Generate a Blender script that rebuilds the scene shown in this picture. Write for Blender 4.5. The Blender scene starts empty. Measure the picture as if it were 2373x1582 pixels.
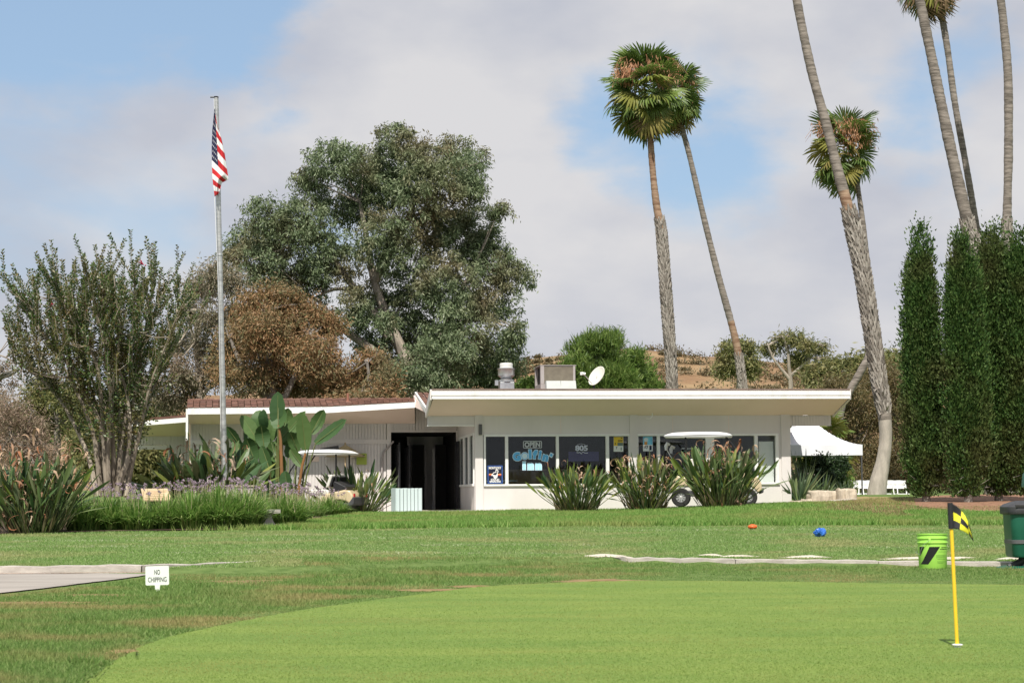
import bpy, math, random
import numpy as np
from mathutils import Vector, Matrix, Quaternion

# ------------------------------------------------------------------ camera, sky, sun, exposure
S = bpy.context.scene
COL = S.collection
FPX, IW, IH = 4400.0, 2373.0, 1582.0          # focal length in photo pixels, photo size
CAMZ = 0.78                                    # low viewpoint beside the putting green
PITCH = math.atan((1155 - 791) / FPX)
ROLL = math.radians(-0.45)
cam_d = bpy.data.cameras.new('camera')
cam = bpy.data.objects.new('camera', cam_d)
COL.objects.link(cam)
S.camera = cam
cam_d.sensor_width = 36.0
cam_d.lens = FPX / IW * 36.0
cam_d.clip_start = 0.1
cam_d.clip_end = 6000
cam.location = (0, 0, CAMZ)
RC = Matrix.Rotation(math.pi / 2 + PITCH, 3, 'X') @ Matrix.Rotation(ROLL, 3, 'Z')
cam.rotation_euler = RC.to_euler()
cam_d.dof.use_dof = True
cam_d.dof.focus_distance = 46
cam_d.dof.aperture_fstop = 9.0

SUN_EL, SUN_AZ = math.radians(54), math.radians(-5.5)   # behind the camera, a little to its left
TO_SUN = Vector((math.sin(SUN_AZ) * math.cos(SUN_EL), -math.cos(SUN_AZ) * math.cos(SUN_EL), math.sin(SUN_EL)))
sun_d = bpy.data.lights.new('sun', 'SUN')
sun_d.energy = 5.0
sun_d.angle = math.radians(0.55)
sun_d.color = (1.0, 0.95, 0.87)
sun = bpy.data.objects.new('sun', sun_d)
COL.objects.link(sun)
sun.rotation_euler = TO_SUN.to_track_quat('Z', 'Y').to_euler()
sun.location = (10, -20, 40)

S.view_settings.view_transform = 'Standard'
S.view_settings.look = 'None'
S.view_settings.gamma = 1
S.view_settings.use_curve_mapping = False
S.view_settings.exposure = 0.22
S.cycles.max_bounces = 6
S.cycles.transparent_max_bounces = 12
S.cycles.sample_clamp_indirect = 6


def ray(px, py):
    return RC @ Vector(((px - IW / 2) / FPX, (IH / 2 - py) / FPX, -1.0))


def at(px, py, Y):
    """world point seen at photo pixel (px, py) at distance Y"""
    d = ray(px, py)
    return Vector((0, 0, CAMZ)) + d * (Y / d.y)


def onz(px, py, z=0.0):
    d = ray(px, py)
    return Vector((0, 0, CAMZ)) + d * ((z - CAMZ) / d.z)


RCn = np.array(RC)


def proj(P):
    q = (np.asarray(P, float) - np.array([0, 0, CAMZ])) @ RCn
    return IW / 2 + FPX * q[..., 0] / -q[..., 2], IH / 2 - FPX * q[..., 1] / -q[..., 2]


# world: Nishita sky with broken cloud
world = bpy.data.worlds.new('World')
S.world = world
world.use_nodes = True
nt = world.node_tree
nt.nodes.clear()


def N(t, typ, **kw):
    n = t.nodes.new(typ)
    for k, v in kw.items():
        setattr(n, k, v)
    return n


def math_node(t, op, a, b=None, clamp=False):
    n = N(t, 'ShaderNodeMath', operation=op, use_clamp=clamp)
    for i, x in enumerate((a, b)):
        if x is None:
            continue
        if isinstance(x, (int, float)):
            n.inputs[i].default_value = x
        else:
            t.links.new(x, n.inputs[i])
    return n.outputs[0]


wo = N(nt, 'ShaderNodeOutputWorld')
bg = N(nt, 'ShaderNodeBackground')
bg.inputs['Strength'].default_value = 0.094
sky = N(nt, 'ShaderNodeTexSky', sky_type='NISHITA', sun_disc=False)
sky.sun_elevation = SUN_EL
sky.sun_rotation = math.radians(180) - SUN_AZ
sky.altitude = 100
sky.air_density = 1.0
sky.dust_density = 1.6
sky.ozone_density = 1.2
tc = N(nt, 'ShaderNodeTexCoord')
mp = N(nt, 'ShaderNodeMapping')
mp.inputs['Scale'].default_value = (1.0, 1.0, 1.9)
mp.inputs['Location'].default_value = (0.37, 0.2, 0.11)
nt.links.new(tc.outputs['Generated'], mp.inputs['Vector'])
n1 = N(nt, 'ShaderNodeTexNoise')
n1.inputs['Scale'].default_value = 5.2
n1.inputs['Detail'].default_value = 9
n1.inputs['Roughness'].default_value = 0.5
n1.inputs['Distortion'].default_value = 0.35
nt.links.new(mp.outputs[0], n1.inputs['Vector'])
n2 = N(nt, 'ShaderNodeTexNoise')
n2.inputs['Scale'].default_value = 8.0
n2.inputs['Detail'].default_value = 7
n2.inputs['Roughness'].default_value = 0.5
nt.links.new(mp.outputs[0], n2.inputs['Vector'])
cover = n1.outputs['Fac']
n3 = N(nt, 'ShaderNodeTexNoise')
n3.inputs['Scale'].default_value = 9.0
n3.inputs['Detail'].default_value = 6
n3.inputs['Roughness'].default_value = 0.55
nt.links.new(mp.outputs[0], n3.inputs['Vector'])
wsub = N(nt, 'ShaderNodeVectorMath', operation='SUBTRACT')
wsub.inputs[1].default_value = (.5, .5, .5)
nt.links.new(n3.outputs['Color'], wsub.inputs[0])
wsc = N(nt, 'ShaderNodeVectorMath', operation='SCALE')
wsc.inputs['Scale'].default_value = 0.13
nt.links.new(wsub.outputs[0], wsc.inputs[0])
wdir = N(nt, 'ShaderNodeVectorMath', operation='ADD')
nt.links.new(tc.outputs['Generated'], wdir.inputs[0])
nt.links.new(wsc.outputs[0], wdir.inputs[1])
# openings (blue) and banks (cloud) where this sky has them: photo pixel, radius in radians, weight
for px, py, rad, wgt in ((100, 0, .10, -.34), (400, 30, .085, -.33), (640, 50, .055, -.28), (20, 430, .045, -.14), (330, 500, .05, -.15),
                         (1570, 410, .05, -.23), (1470, 330, .03, -.12), (1690, 400, .03, -.12), (2240, 210, .045, -.27), (2110, 270, .03, -.14), (2350, 60, .025, -.10),
                         (1650, 520, .05, -.12), (160, 290, .05, .30), (450, 260, .05, .30), (760, 240, .06, .2), (1050, 200, .09, .18), (1150, 450, .08, .12),
                         (1300, 620, .08, .12), (1900, 100, .08, .16), (1700, 650, .07, .12), (2150, 450, .05, .18), (1250, 80, .1, .1)):
    d = ray(px, py).normalized()
    vm = N(nt, 'ShaderNodeVectorMath', operation='DISTANCE')
    vm.inputs[1].default_value = d
    nt.links.new(wdir.outputs[0], vm.inputs[0])
    mr = N(nt, 'ShaderNodeMapRange', interpolation_type='SMOOTHSTEP')
    mr.inputs['From Min'].default_value = 0
    mr.inputs['From Max'].default_value = rad * 1.6
    mr.inputs['To Min'].default_value = wgt
    mr.inputs['To Max'].default_value = 0
    nt.links.new(vm.outputs['Value'], mr.inputs['Value'])
    cover = math_node(nt, 'ADD', cover, mr.outputs[0])
cm = N(nt, 'ShaderNodeMapRange', interpolation_type='SMOOTHSTEP')
cm.inputs['From Min'].default_value = 0.25
cm.inputs['From Max'].default_value = 0.58
nt.links.new(cover, cm.inputs['Value'])
cr = N(nt, 'ShaderNodeValToRGB')
cr.color_ramp.elements[0].position = 0.36
cr.color_ramp.elements[0].color = (4.9, 5.1, 5.75, 1)
cr.color_ramp.elements[1].position = 0.62
cr.color_ramp.elements[1].color = (6.5, 6.45, 6.6, 1)
nt.links.new(n2.outputs['Fac'], cr.inputs['Fac'])
haze = N(nt, 'ShaderNodeMix', data_type='RGBA')
haze.inputs['Factor'].default_value = 0.42
haze.inputs['B'].default_value = (4.7, 6.7, 9.2, 1)
nt.links.new(sky.outputs[0], haze.inputs['A'])
mx = N(nt, 'ShaderNodeMix', data_type='RGBA')
nt.links.new(cm.outputs[0], mx.inputs['Factor'])
nt.links.new(haze.outputs['Result'], mx.inputs['A'])
nt.links.new(cr.outputs[0], mx.inputs['B'])
nt.links.new(mx.outputs['Result'], bg.inputs['Color'])
nt.links.new(bg.outputs[0], wo.inputs['Surface'])

# ------------------------------------------------------------------ helpers
rnd = random.Random(7)
rng = np.random.default_rng(7)


def tag(o, label=None, cat=None, group=None, kind=None):
    if label:
        o['label'] = label
    if cat:
        o['category'] = cat
    if group:
        o['group'] = group
    if kind:
        o['kind'] = kind
    return o


def empty(name, loc=(0, 0, 0), rz=0.0):
    o = bpy.data.objects.new(name, None)
    o.empty_display_size = 0.2
    COL.objects.link(o)
    o.location = loc
    o.rotation_euler = (0, 0, rz)
    return o


def link(name, me, parent=None, mat=None):
    o = bpy.data.objects.new(name, me)
    COL.objects.link(o)
    if parent is not None:
        o.parent = parent
    if mat is not None and not me.materials:
        me.materials.append(mat)
    return o


class MB:
    """collects faces, then links them as one mesh object"""
    def __init__(s):
        s.v, s.f, s.m = [], [], []
        s.cur = 0

    def face(s, pts):
        i = len(s.v)
        s.v += [tuple(p) for p in pts]
        s.f.append(tuple(range(i, i + len(pts))))
        s.m.append(s.cur)
        return s

    def raw(s, verts, faces):
        i = len(s.v)
        s.v += [tuple(p) for p in verts]
        for f in faces:
            s.f.append(tuple(k + i for k in f))
            s.m.append(s.cur)
        return s

    def box(s, x0, x1, y0, y1, z0, z1):
        return s.raw([(x0, y0, z0), (x1, y0, z0), (x1, y1, z0), (x0, y1, z0), (x0, y0, z1), (x1, y0, z1), (x1, y1, z1), (x0, y1, z1)],
                     [(0, 3, 2, 1), (4, 5, 6, 7), (0, 1, 5, 4), (1, 2, 6, 5), (2, 3, 7, 6), (3, 0, 4, 7)])

    def hexa(s, p):
        """8 points: bottom 4 counter-clockwise, then top 4"""
        return s.raw(p, [(0, 3, 2, 1), (4, 5, 6, 7), (0, 1, 5, 4), (1, 2, 6, 5), (2, 3, 7, 6), (3, 0, 4, 7)])

    def bar(s, a, b, w, h, up=(0, 0, 1)):
        a, b, up = Vector(a), Vector(b), Vector(up)
        d = (b - a).normalized()
        sx = d.cross(up)
        if sx.length < 1e-4:
            sx = d.cross(Vector((1, 0, 0)))
        sx.normalize()
        uz = sx.cross(d)
        p = []
        for c in (a, b):
            for i, j in ((-1, -1), (1, -1), (1, 1), (-1, 1)):
                p.append(c + sx * (w / 2 * i) + uz * (h / 2 * j))
        return s.raw(p, [(0, 1, 2, 3), (7, 6, 5, 4), (0, 4, 5, 1), (1, 5, 6, 2), (2, 6, 7, 3), (3, 7, 4, 0)])

    def tube(s, pts, rads, n=8, cap=True):
        pts = [Vector(p) for p in pts]
        if isinstance(rads, (int, float)):
            rads = [rads] * len(pts)
        vs, fs = [], []
        ref = None
        for i, p in enumerate(pts):
            d = (pts[min(i + 1, len(pts) - 1)] - pts[max(i - 1, 0)])
            d = d.normalized() if d.length > 1e-9 else Vector((0, 0, 1))
            if ref is None:
                ref = d.cross(Vector((0, 1, 0)) if abs(d.y) < .9 else Vector((1, 0, 0))).normalized()
            ref = (ref - d * ref.dot(d)).normalized()
            e2 = d.cross(ref)
            for k in range(n):
                a = 2 * math.pi * k / n
                vs.append(p + (ref * math.cos(a) + e2 * math.sin(a)) * rads[i])
        for i in range(len(pts) - 1):
            for k in range(n):
                a, b = i * n + k, i * n + (k + 1) % n
                fs.append((a, b, b + n, a + n))
        if cap:
            fs.append(tuple(range(n))[::-1])
            fs.append(tuple(range((len(pts) - 1) * n, len(pts) * n)))
        return s.raw(vs, fs)

    def lathe(s, prof, n=24, c=(0, 0, 0), sy=1.0, cap=True):
        vs, fs = [], []
        for r, z in prof:
            for k in range(n):
                a = 2 * math.pi * k / n
                vs.append((c[0] + r * math.cos(a), c[1] + r * sy * math.sin(a), c[2] + z))
        for i in range(len(prof) - 1):
            for k in range(n):
                a, b = i * n + k, i * n + (k + 1) % n
                fs.append((a, b, b + n, a + n))
        if cap:
            fs.append(tuple(range(n))[::-1])
            fs.append(tuple(range((len(prof) - 1) * n, len(prof) * n)))
        return s.raw(vs, fs)

    def prism(s, poly, fn, d0, d1):
        """polygon (a, b) pairs extruded between depths; fn(a, b, d) gives the point"""
        n = len(poly)
        i = len(s.v)
        s.v += [tuple(fn(a, b, d0)) for a, b in poly] + [tuple(fn(a, b, d1)) for a, b in poly]
        fs = [tuple(range(i, i + n)), tuple(range(i + 2 * n - 1, i + n - 1, -1))]
        for k in range(n):
            j = (k + 1) % n
            fs.append((i + k, i + n + k, i + n + j, i + j))
        s.f += fs
        s.m += [s.cur] * len(fs)
        return s

    def grid(s, fn, nu, nv):
        vs = [fn(i / nu, j / nv) for j in range(nv + 1) for i in range(nu + 1)]
        fs = [(j * (nu + 1) + i, j * (nu + 1) + i + 1, (j + 1) * (nu + 1) + i + 1, (j + 1) * (nu + 1) + i) for j in range(nv) for i in range(nu)]
        return s.raw(vs, fs)

    def mesh(s, me, mtx):
        i = len(s.v)
        s.v += [tuple(mtx @ v.co) for v in me.vertices]
        for p in me.polygons:
            s.f.append(tuple(k + i for k in p.vertices))
            s.m.append(s.cur)
        return s

    def build(s, name, mat, parent=None, smooth=False, loc=None, bevel=0):
        me = bpy.data.meshes.new(name)
        me.from_pydata(s.v, [], s.f)
        mats = mat if isinstance(mat, (list, tuple)) else [mat]
        for m in mats:
            me.materials.append(m)
        if len(mats) > 1:
            me.polygons.foreach_set('material_index', s.m)
        if smooth:
            me.polygons.foreach_set('use_smooth', [True] * len(me.polygons))
        me.update()
        o = link(name, me, parent)
        if loc is not None:
            o.location = loc
        if smooth:
            try:
                me.set_sharp_from_angle(angle=math.radians(40))
            except Exception:
                pass
        if bevel:
            b = o.modifiers.new('bevel', 'BEVEL')
            b.width = bevel
            b.segments = 2
            b.limit_method = 'ANGLE'
        return o


def npmesh(name, V, Fc, mat, parent=None):
    """fast mesh from arrays; Fc is (m, k)"""
    me = bpy.data.meshes.new(name)
    V = np.ascontiguousarray(V, np.float32)
    Fc = np.ascontiguousarray(Fc, np.int32)
    m, k = Fc.shape
    me.vertices.add(len(V))
    me.vertices.foreach_set('co', V.ravel())
    me.loops.add(m * k)
    me.loops.foreach_set('vertex_index', Fc.ravel())
    me.polygons.add(m)
    me.polygons.foreach_set('loop_start', np.arange(0, m * k, k, dtype=np.int32))
    me.polygons.foreach_set('loop_total', np.full(m, k, np.int32))
    me.update(calc_edges=True)
    return link(name, me, parent, mat)


def copy_tree(o, parent=None):
    c = o.copy()
    COL.objects.link(c)
    c.parent = parent
    for ch in o.children:
        copy_tree(ch, c)
    return c


def unit(v):
    return v / np.maximum(np.linalg.norm(v, axis=-1, keepdims=True), 1e-9)


def leaf_arrays(P, D, L, Wd, r=None):
    """rhombic leaves: P base points, D axes, L lengths, Wd widths -> verts, quads"""
    r = r or rng
    n = len(P)
    D = unit(D)
    side = unit(np.cross(D, r.normal(size=(n, 3))))
    L = np.broadcast_to(L, (n,))[:, None]
    Wd = np.broadcast_to(Wd, (n,))[:, None]
    V = np.stack([P, P + D * L * .45 + side * Wd * .5, P + D * L, P + D * L * .45 - side * Wd * .5], 1).reshape(-1, 3)
    Fq = np.arange(n * 4).reshape(n, 4)
    return V, Fq


def sstep(a, b, x):
    t = np.clip((np.asarray(x, float) - a) / (b - a), 0, 1)
    return t * t * (3 - 2 * t)


_vn = np.random.default_rng(3).random((64, 64))


def vnoise(x, y):
    x, y = np.asarray(x, float), np.asarray(y, float)
    i, j = np.floor(x).astype(int), np.floor(y).astype(int)
    fx, fy = x - i, y - j
    fx, fy = fx * fx * (3 - 2 * fx), fy * fy * (3 - 2 * fy)
    a, b = _vn[i % 64, j % 64], _vn[(i + 1) % 64, j % 64]
    c, d = _vn[i % 64, (j + 1) % 64], _vn[(i + 1) % 64, (j + 1) % 64]
    return (a * (1 - fx) + b * fx) * (1 - fy) + (c * (1 - fx) + d * fx) * fy


# ------------------------------------------------------------------ materials
def new_mat(name):
    m = bpy.data.materials.new(name)
    m.use_nodes = True
    t = m.node_tree
    b = t.nodes['Principled BSDF']
    return m, t, b


def pm(name, c, c2=None, scale=6.0, rough=.6, bump=0.0, bscale=None, metal=0.0, spec=.4, stretch=(1, 1, 1), detail=6, lo=.35, hi=.65, coat=0):
    """principled with noise colour variation and fine relief"""
    m, t, b = new_mat(name)
    b.inputs['Roughness'].default_value = rough
    b.inputs['Metallic'].default_value = metal
    b.inputs['Specular IOR Level'].default_value = spec
    if coat:
        b.inputs['Coat Weight'].default_value = coat
    b.inputs['Base Color'].default_value = (*c, 1)
    if c2 or bump:
        co = N(t, 'ShaderNodeTexCoord')
        mpn = N(t, 'ShaderNodeMapping')
        mpn.inputs['Scale'].default_value = stretch
        t.links.new(co.outputs['Object'], mpn.inputs[0])
    if c2:
        nz = N(t, 'ShaderNodeTexNoise')
        nz.inputs['Scale'].default_value = scale
        nz.inputs['Detail'].default_value = detail
        nz.inputs['Roughness'].default_value = .6
        t.links.new(mpn.outputs[0], nz.inputs['Vector'])
        rp = N(t, 'ShaderNodeValToRGB')
        rp.color_ramp.elements[0].position = lo
        rp.color_ramp.elements[0].color = (*c, 1)
        rp.color_ramp.elements[1].position = hi
        rp.color_ramp.elements[1].color = (*c2, 1)
        t.links.new(nz.outputs['Fac'], rp.inputs[0])
        t.links.new(rp.outputs[0], b.inputs['Base Color'])
    if bump:
        nb = N(t, 'ShaderNodeTexNoise')
        nb.inputs['Scale'].default_value = bscale or scale * 4
        nb.inputs['Detail'].default_value = 5
        t.links.new(mpn.outputs[0], nb.inputs['Vector'])
        bp = N(t, 'ShaderNodeBump')
        bp.inputs['Strength'].default_value = bump
        bp.inputs['Distance'].default_value = .02
        t.links.new(nb.outputs['Fac'], bp.inputs['Height'])
        t.links.new(bp.outputs[0], b.inputs['Normal'])
    return m


def leafmat(name, cols, transl=.25, nscale=.8, ncol=None, namt=.5, rough=.5, spec=.3, objrand=False):
    """foliage: hue by leaf, drifts of a second hue by noise, some light through"""
    m, t, b = new_mat(name)
    g = N(t, 'ShaderNodeNewGeometry')
    rp = N(t, 'ShaderNodeValToRGB')
    cr_ = rp.color_ramp
    cr_.interpolation = 'LINEAR'
    n = len(cols)
    while len(cr_.elements) < n:
        cr_.elements.new(.5)
    for i, c in enumerate(cols):
        cr_.elements[i].position = i / max(1, n - 1)
        cr_.elements[i].color = (*c, 1)
    if objrand:
        oi = N(t, 'ShaderNodeObjectInfo')
        t.links.new(oi.outputs['Random'], rp.inputs[0])
    else:
        t.links.new(g.outputs['Random Per Island'], rp.inputs[0])
    colr = rp.outputs[0]
    if ncol:
        nz = N(t, 'ShaderNodeTexNoise')
        nz.inputs['Scale'].default_value = nscale
        nz.inputs['Detail'].default_value = 6
        t.links.new(g.outputs['Position'], nz.inputs['Vector'])
        mr_ = N(t, 'ShaderNodeMapRange')
        mr_.inputs['From Min'].default_value = .48
        mr_.inputs['From Max'].default_value = .66
        mr_.inputs['To Max'].default_value = namt
        t.links.new(nz.outputs['Fac'], mr_.inputs['Value'])
        mi = N(t, 'ShaderNodeMix', data_type='RGBA')
        t.links.new(mr_.outputs[0], mi.inputs['Factor'])
        t.links.new(colr, mi.inputs['A'])
        mi.inputs['B'].default_value = (*ncol, 1)
        colr = mi.outputs['Result']
    t.links.new(colr, b.inputs['Base Color'])
    b.inputs['Roughness'].default_value = rough
    b.inputs['Specular IOR Level'].default_value = spec
    if transl:
        tr = N(t, 'ShaderNodeBsdfTranslucent')
        t.links.new(colr, tr.inputs['Color'])
        ms = N(t, 'ShaderNodeMixShader')
        ms.inputs[0].default_value = transl
        t.links.new(b.outputs[0], ms.inputs[1])
        t.links.new(tr.outputs[0], ms.inputs[2])
        t.links.new(ms.outputs[0], t.nodes['Material Output'].inputs['Surface'])
    return m


def glassmat(name, tint, refl=.035):
    m, t, b = new_mat(name)
    t.nodes.remove(b)
    tr = N(t, 'ShaderNodeBsdfTransparent')
    tr.inputs['Color'].default_value = (*tint, 1)
    gl = N(t, 'ShaderNodeBsdfGlossy')
    gl.inputs['Roughness'].default_value = .015
    gl.inputs['Color'].default_value = (.62, .64, .66, 1)
    fr = N(t, 'ShaderNodeLayerWeight')          # same on both faces of a thin pane
    fr.inputs['Blend'].default_value = .5
    f5 = math_node(t, 'POWER', fr.outputs['Facing'], 5.0)
    fac = math_node(t, 'ADD', math_node(t, 'MULTIPLY', f5, .85), refl, True)
    ms = N(t, 'ShaderNodeMixShader')
    t.links.new(fac, ms.inputs[0])
    t.links.new(tr.outputs[0], ms.inputs[1])
    t.links.new(gl.outputs[0], ms.inputs[2])
    t.links.new(ms.outputs[0], t.nodes['Material Output'].inputs['Surface'])
    return m


M = {}
M['cream'] = pm('cream_paint', (.62, .587, .565), (.695, .655, .63), .9, .55, .06, 40, stretch=(1, 1, .35), lo=.3, hi=.6)
M['soffit'] = pm('soffit_paint', (.80, .63, .55), (.84, .67, .59), 1.2, .65, .05, 30)
M['trim'] = pm('white_trim', (.80, .80, .78), (.74, .74, .71), 4, .45)
M['fascia'] = pm('fascia_paint', (.84, .84, .82), (.66, .63, .57), 2.2, .45, .05, 30, stretch=(1.5, 1, .6), lo=.52, hi=.82)
M['shingle'] = pm('shingle', (.11, .058, .042), (.23, .125, .092), 3.2, .85, .5, 60, stretch=(3, 3, 9), lo=.3, hi=.7)
M['roofedge'] = pm('roof_edge', (.16, .11, .09), (.24, .17, .14), 5, .8)
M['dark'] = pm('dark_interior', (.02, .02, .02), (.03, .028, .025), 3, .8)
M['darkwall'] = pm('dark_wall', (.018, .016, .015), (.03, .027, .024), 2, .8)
M['black'] = pm('black_metal', (.012, .012, .013), None, rough=.45)
M['blackplastic'] = pm('black_plastic', (.02, .02, .022), (.03, .03, .032), 8, .5)
M['glass'] = glassmat('tinted_glass', (.93, .94, .935))
M['clear'] = glassmat('clear_plastic', (.75, .78, .78))
M['concrete'] = pm('concrete', (.40, .36, .32), (.50, .46, .41), 5, .85, .3, 60)
M['kerb'] = pm('kerb_concrete', (.36, .32, .285), (.50, .455, .40), 6, .9, .4, 50, stretch=(1, 1, 3))
M['pathmat'] = pm('path_concrete', (.27, .242, .212), (.37, .335, .295), 1.6, .85, .2, 80, stretch=(.4, 1.5, 1))
M['soil'] = pm('soil', (.045, .028, .018), (.10, .062, .04), 6, .95, .8, 25)
M['mulch'] = pm('mulch', (.16, .08, .045), (.34, .19, .115), 9, .95, .9, 30)
M['sand'] = pm('sand', (.46, .41, .33), (.60, .55, .46), 9, .9, .3, 50)
M['dirt'] = pm('bare_dirt', (.20, .12, .055), (.27, .20, .085), 5, .95, .7, 40)
M['steel'] = pm('galvanised', (.46, .47, .48), (.66, .67, .68), 5, .38, .15, 12, metal=.85)
M['alu'] = pm('pole_metal', (.40, .40, .39), (.62, .62, .60), 4, .42, .2, 9, metal=.7, stretch=(1, 1, 3))
M['acgrey'] = pm('unit_grey', (.34, .31, .30), (.38, .35, .34), 4, .6)
M['accoil'] = pm('coil_tan', (.19, .165, .125), (.24, .21, .16), 8, .7)
M['acdark'] = pm('coil_dark', (.03, .028, .025), None, rough=.7)
M['whiteplastic'] = pm('white_plastic', (.82, .82, .80), (.78, .78, .76), 6, .35)
M['tent'] = pm('tent_cloth', (.80, .81, .84), (.76, .77, .81), 3, .7)
M['cartbody'] = pm('cart_beige', (.58, .47, .30), (.63, .52, .34), 4, .3, coat=.3)
M['cartdark'] = pm('cart_charcoal', (.06, .062, .068), (.08, .08, .085), 6, .55)
M['tyre'] = pm('tyre', (.018, .018, .018), (.03, .03, .028), 12, .8)
M['rim'] = pm('wheel_rim', (.62, .62, .62), None, rough=.3, metal=.4)
M['seat'] = pm('seat_vinyl', (.72, .70, .64), (.67, .65, .59), 5, .5)
M['barkgrey'] = pm('bark_grey', (.13, .115, .10), (.30, .265, .23), 4, .9, .5, 14, stretch=(1, 1, .35))
M['barkeuc'] = pm('bark_eucalyptus', (.17, .145, .12), (.42, .36, .29), 2.2, .85, .4, 10, stretch=(1, 1, .35), lo=.4, hi=.6)
M['barkcrape'] = pm('bark_crape', (.20, .165, .125), (.42, .36, .28), 5, .75, .3, 10, stretch=(1, 1, .3))
M['palmtrunk'] = pm('palm_trunk', (.10, .085, .07), (.29, .25, .215), 5, .9, .5, 14, stretch=(.5, .5, 3.5))
M['palmbrown'] = pm('palm_trunk_brown', (.16, .085, .05), (.36, .25, .17), 4, .9, .5, 14, stretch=(.5, .5, 3))
M['palmpale'] = pm('palm_trunk_pale', (.30, .27, .23), (.46, .41, .35), 3, .9, .4, 20, stretch=(2, 2, .5))
M['boots'] = leafmat('palm_boots', [(.10, .085, .07), (.30, .27, .235), (.42, .385, .34), (.22, .19, .16)], 0, rough=.85)
M['stone'] = pm('stone', (.36, .31, .24), (.58, .50, .39), 5, .9, .5, 20, stretch=(2, 2, .6))
M['wood'] = pm('weathered_wood', (.42, .30, .17), (.56, .43, .27), 4, .7, .3, 20, stretch=(1, 4, 1))
M['orange'] = pm('orange_marker', (.75, .13, .03), None, rough=.35)
M['bluebag'] = pm('blue_bag', (.02, .10, .42), (.04, .17, .58), 8, .3)
M['lime'] = pm('lime_plastic', (.385, .72, .115), (.30, .56, .10), 7, .45, .05, 40, lo=.5, hi=.85)
M['print'] = pm('black_print', (.012, .012, .012), None, rough=.5)
M['printdim'] = pm('dim_print', (.13, .30, .05), None, rough=.5)
M['yellowpole'] = pm('yellow_pole', (.86, .56, .03), (.80, .50, .03), 8, .4)
M['yellow'] = pm('flag_yellow', (.80, .74, .04), None, rough=.7)
M['flagblack'] = pm('flag_black', (.016, .016, .02), None, rough=.7)
M['red'] = pm('flag_red', (.52, .02, .025), None, rough=.8)
M['flagwhite'] = pm('flag_white', (.80, .79, .79), None, rough=.8)
M['navy'] = pm('flag_navy', (.018, .02, .06), None, rough=.8)
M['bingreen'] = pm('bin_green', (.010, .085, .052), (.014, .11, .068), 4, .4)
M['binblack'] = pm('bin_black', (.035, .035, .038), (.05, .05, .052), 8, .5)
M['signwhite'] = pm('sign_white', (.76, .80, .73), (.72, .77, .70), 5, .5)
M['slatblue'] = pm('slat_paint', (.50, .60, .60), (.58, .67, .665), 6, .6, .2, 20, stretch=(1, 1, .3))

# ------------------------------------------------------------------ ground
_gy = np.array([0, 20.95, 21.15, 33.0, 36.0, 44.0, 50.0, 60.0, 110.0, 400.0])
_gz = np.array([0, 0.0, .05, .245, .31, .425, .45, .47, 1.2, 2.0])


def G(x, y):
    """height of the ground"""
    x, y = np.asarray(x, float), np.asarray(y, float)
    # the kerb lines: left at about 20.9 m, right running from 23.3 m at the middle to 20.6 m at the frame edge
    yk = np.interp(x, [-20, -2.3, -1.2, 0.9, 1.35, 2.75, 3.95, 5.4, 14], [20.9, 20.9, 22.0, 23.4, 23.25, 22.3, 21.4, 20.75, 18.5])
    yw = np.where(y < 33, 33 - (33 - y) * (33 - 20.95) / (33 - yk), y)
    z = np.interp(yw, _gy, _gz)
    z = z + .17 * sstep(1.5, 8, x) * sstep(36, 46, y) * (1 - .35 * sstep(48, 50, y) * (1 - sstep(7.5, 9, x)))
    z = z + .20 * sstep(6.5, 10.5, x) * sstep(45, 53, y) - .45 * sstep(6.5, 9, x) * sstep(55.5, 59, y)
    z = z - .17 * sstep(-2.0, -4.2, x) * sstep(45.5, 50, y) * sstep(-12, -8, x)
    z = z + .25 * sstep(-10, -16, x) * sstep(50, 75, y)
    z = z + .05 * (vnoise(x * .22 + 9, y * .16) - .5) * sstep(21.5, 27, y)
    z = z + .02 * (vnoise(x * .5 + 3, y * .5) - .5) * sstep(-.3, -1.5, x + 0 * y) * sstep(20.4, 18, y) * sstep(8, 11, y)
    return z


def gp(px, Y):
    """ground point under photo column px at distance Y"""
    p = at(px, 1150, Y)
    for _ in range(3):
        z = float(G(p.x, Y))
        # column leans slightly with the camera roll, so follow the ray at the ground's own height
        py = proj((p.x, Y, z))[1]
        p = at(px, float(py), Y)
    return Vector((p.x, Y, float(G(p.x, Y))))


def ramp_mix(t, fac, a, b):
    mi = N(t, 'ShaderNodeMix', data_type='RGBA')
    t.links.new(fac, mi.inputs['Factor'])
    for s_, k in ((a, 'A'), (b, 'B')):
        if isinstance(s_, tuple):
            mi.inputs[k].default_value = (*s_, 1)
        else:
            t.links.new(s_, mi.inputs[k])
    return mi.outputs['Result']


def noise_fac(t, scale, stretch=(1, 1, 1), lo=.4, hi=.6, detail=5, rot=0, loc=(0, 0, 0)):
    g = N(t, 'ShaderNodeNewGeometry')
    mpn = N(t, 'ShaderNodeMapping')
    mpn.inputs['Scale'].default_value = stretch
    mpn.inputs['Rotation'].default_value = (0, 0, rot)
    mpn.inputs['Location'].default_value = loc
    t.links.new(g.outputs['Position'], mpn.inputs[0])
    nz = N(t, 'ShaderNodeTexNoise')
    nz.inputs['Scale'].default_value = scale
    nz.inputs['Detail'].default_value = detail
    nz.inputs['Roughness'].default_value = .62
    t.links.new(mpn.outputs[0], nz.inputs['Vector'])
    mr_ = N(t, 'ShaderNodeMapRange', interpolation_type='SMOOTHSTEP')
    mr_.inputs['From Min'].default_value = lo
    mr_.inputs['From Max'].default_value = hi
    t.links.new(nz.outputs['Fac'], mr_.inputs['Value'])
    return mr_.outputs[0]


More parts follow.
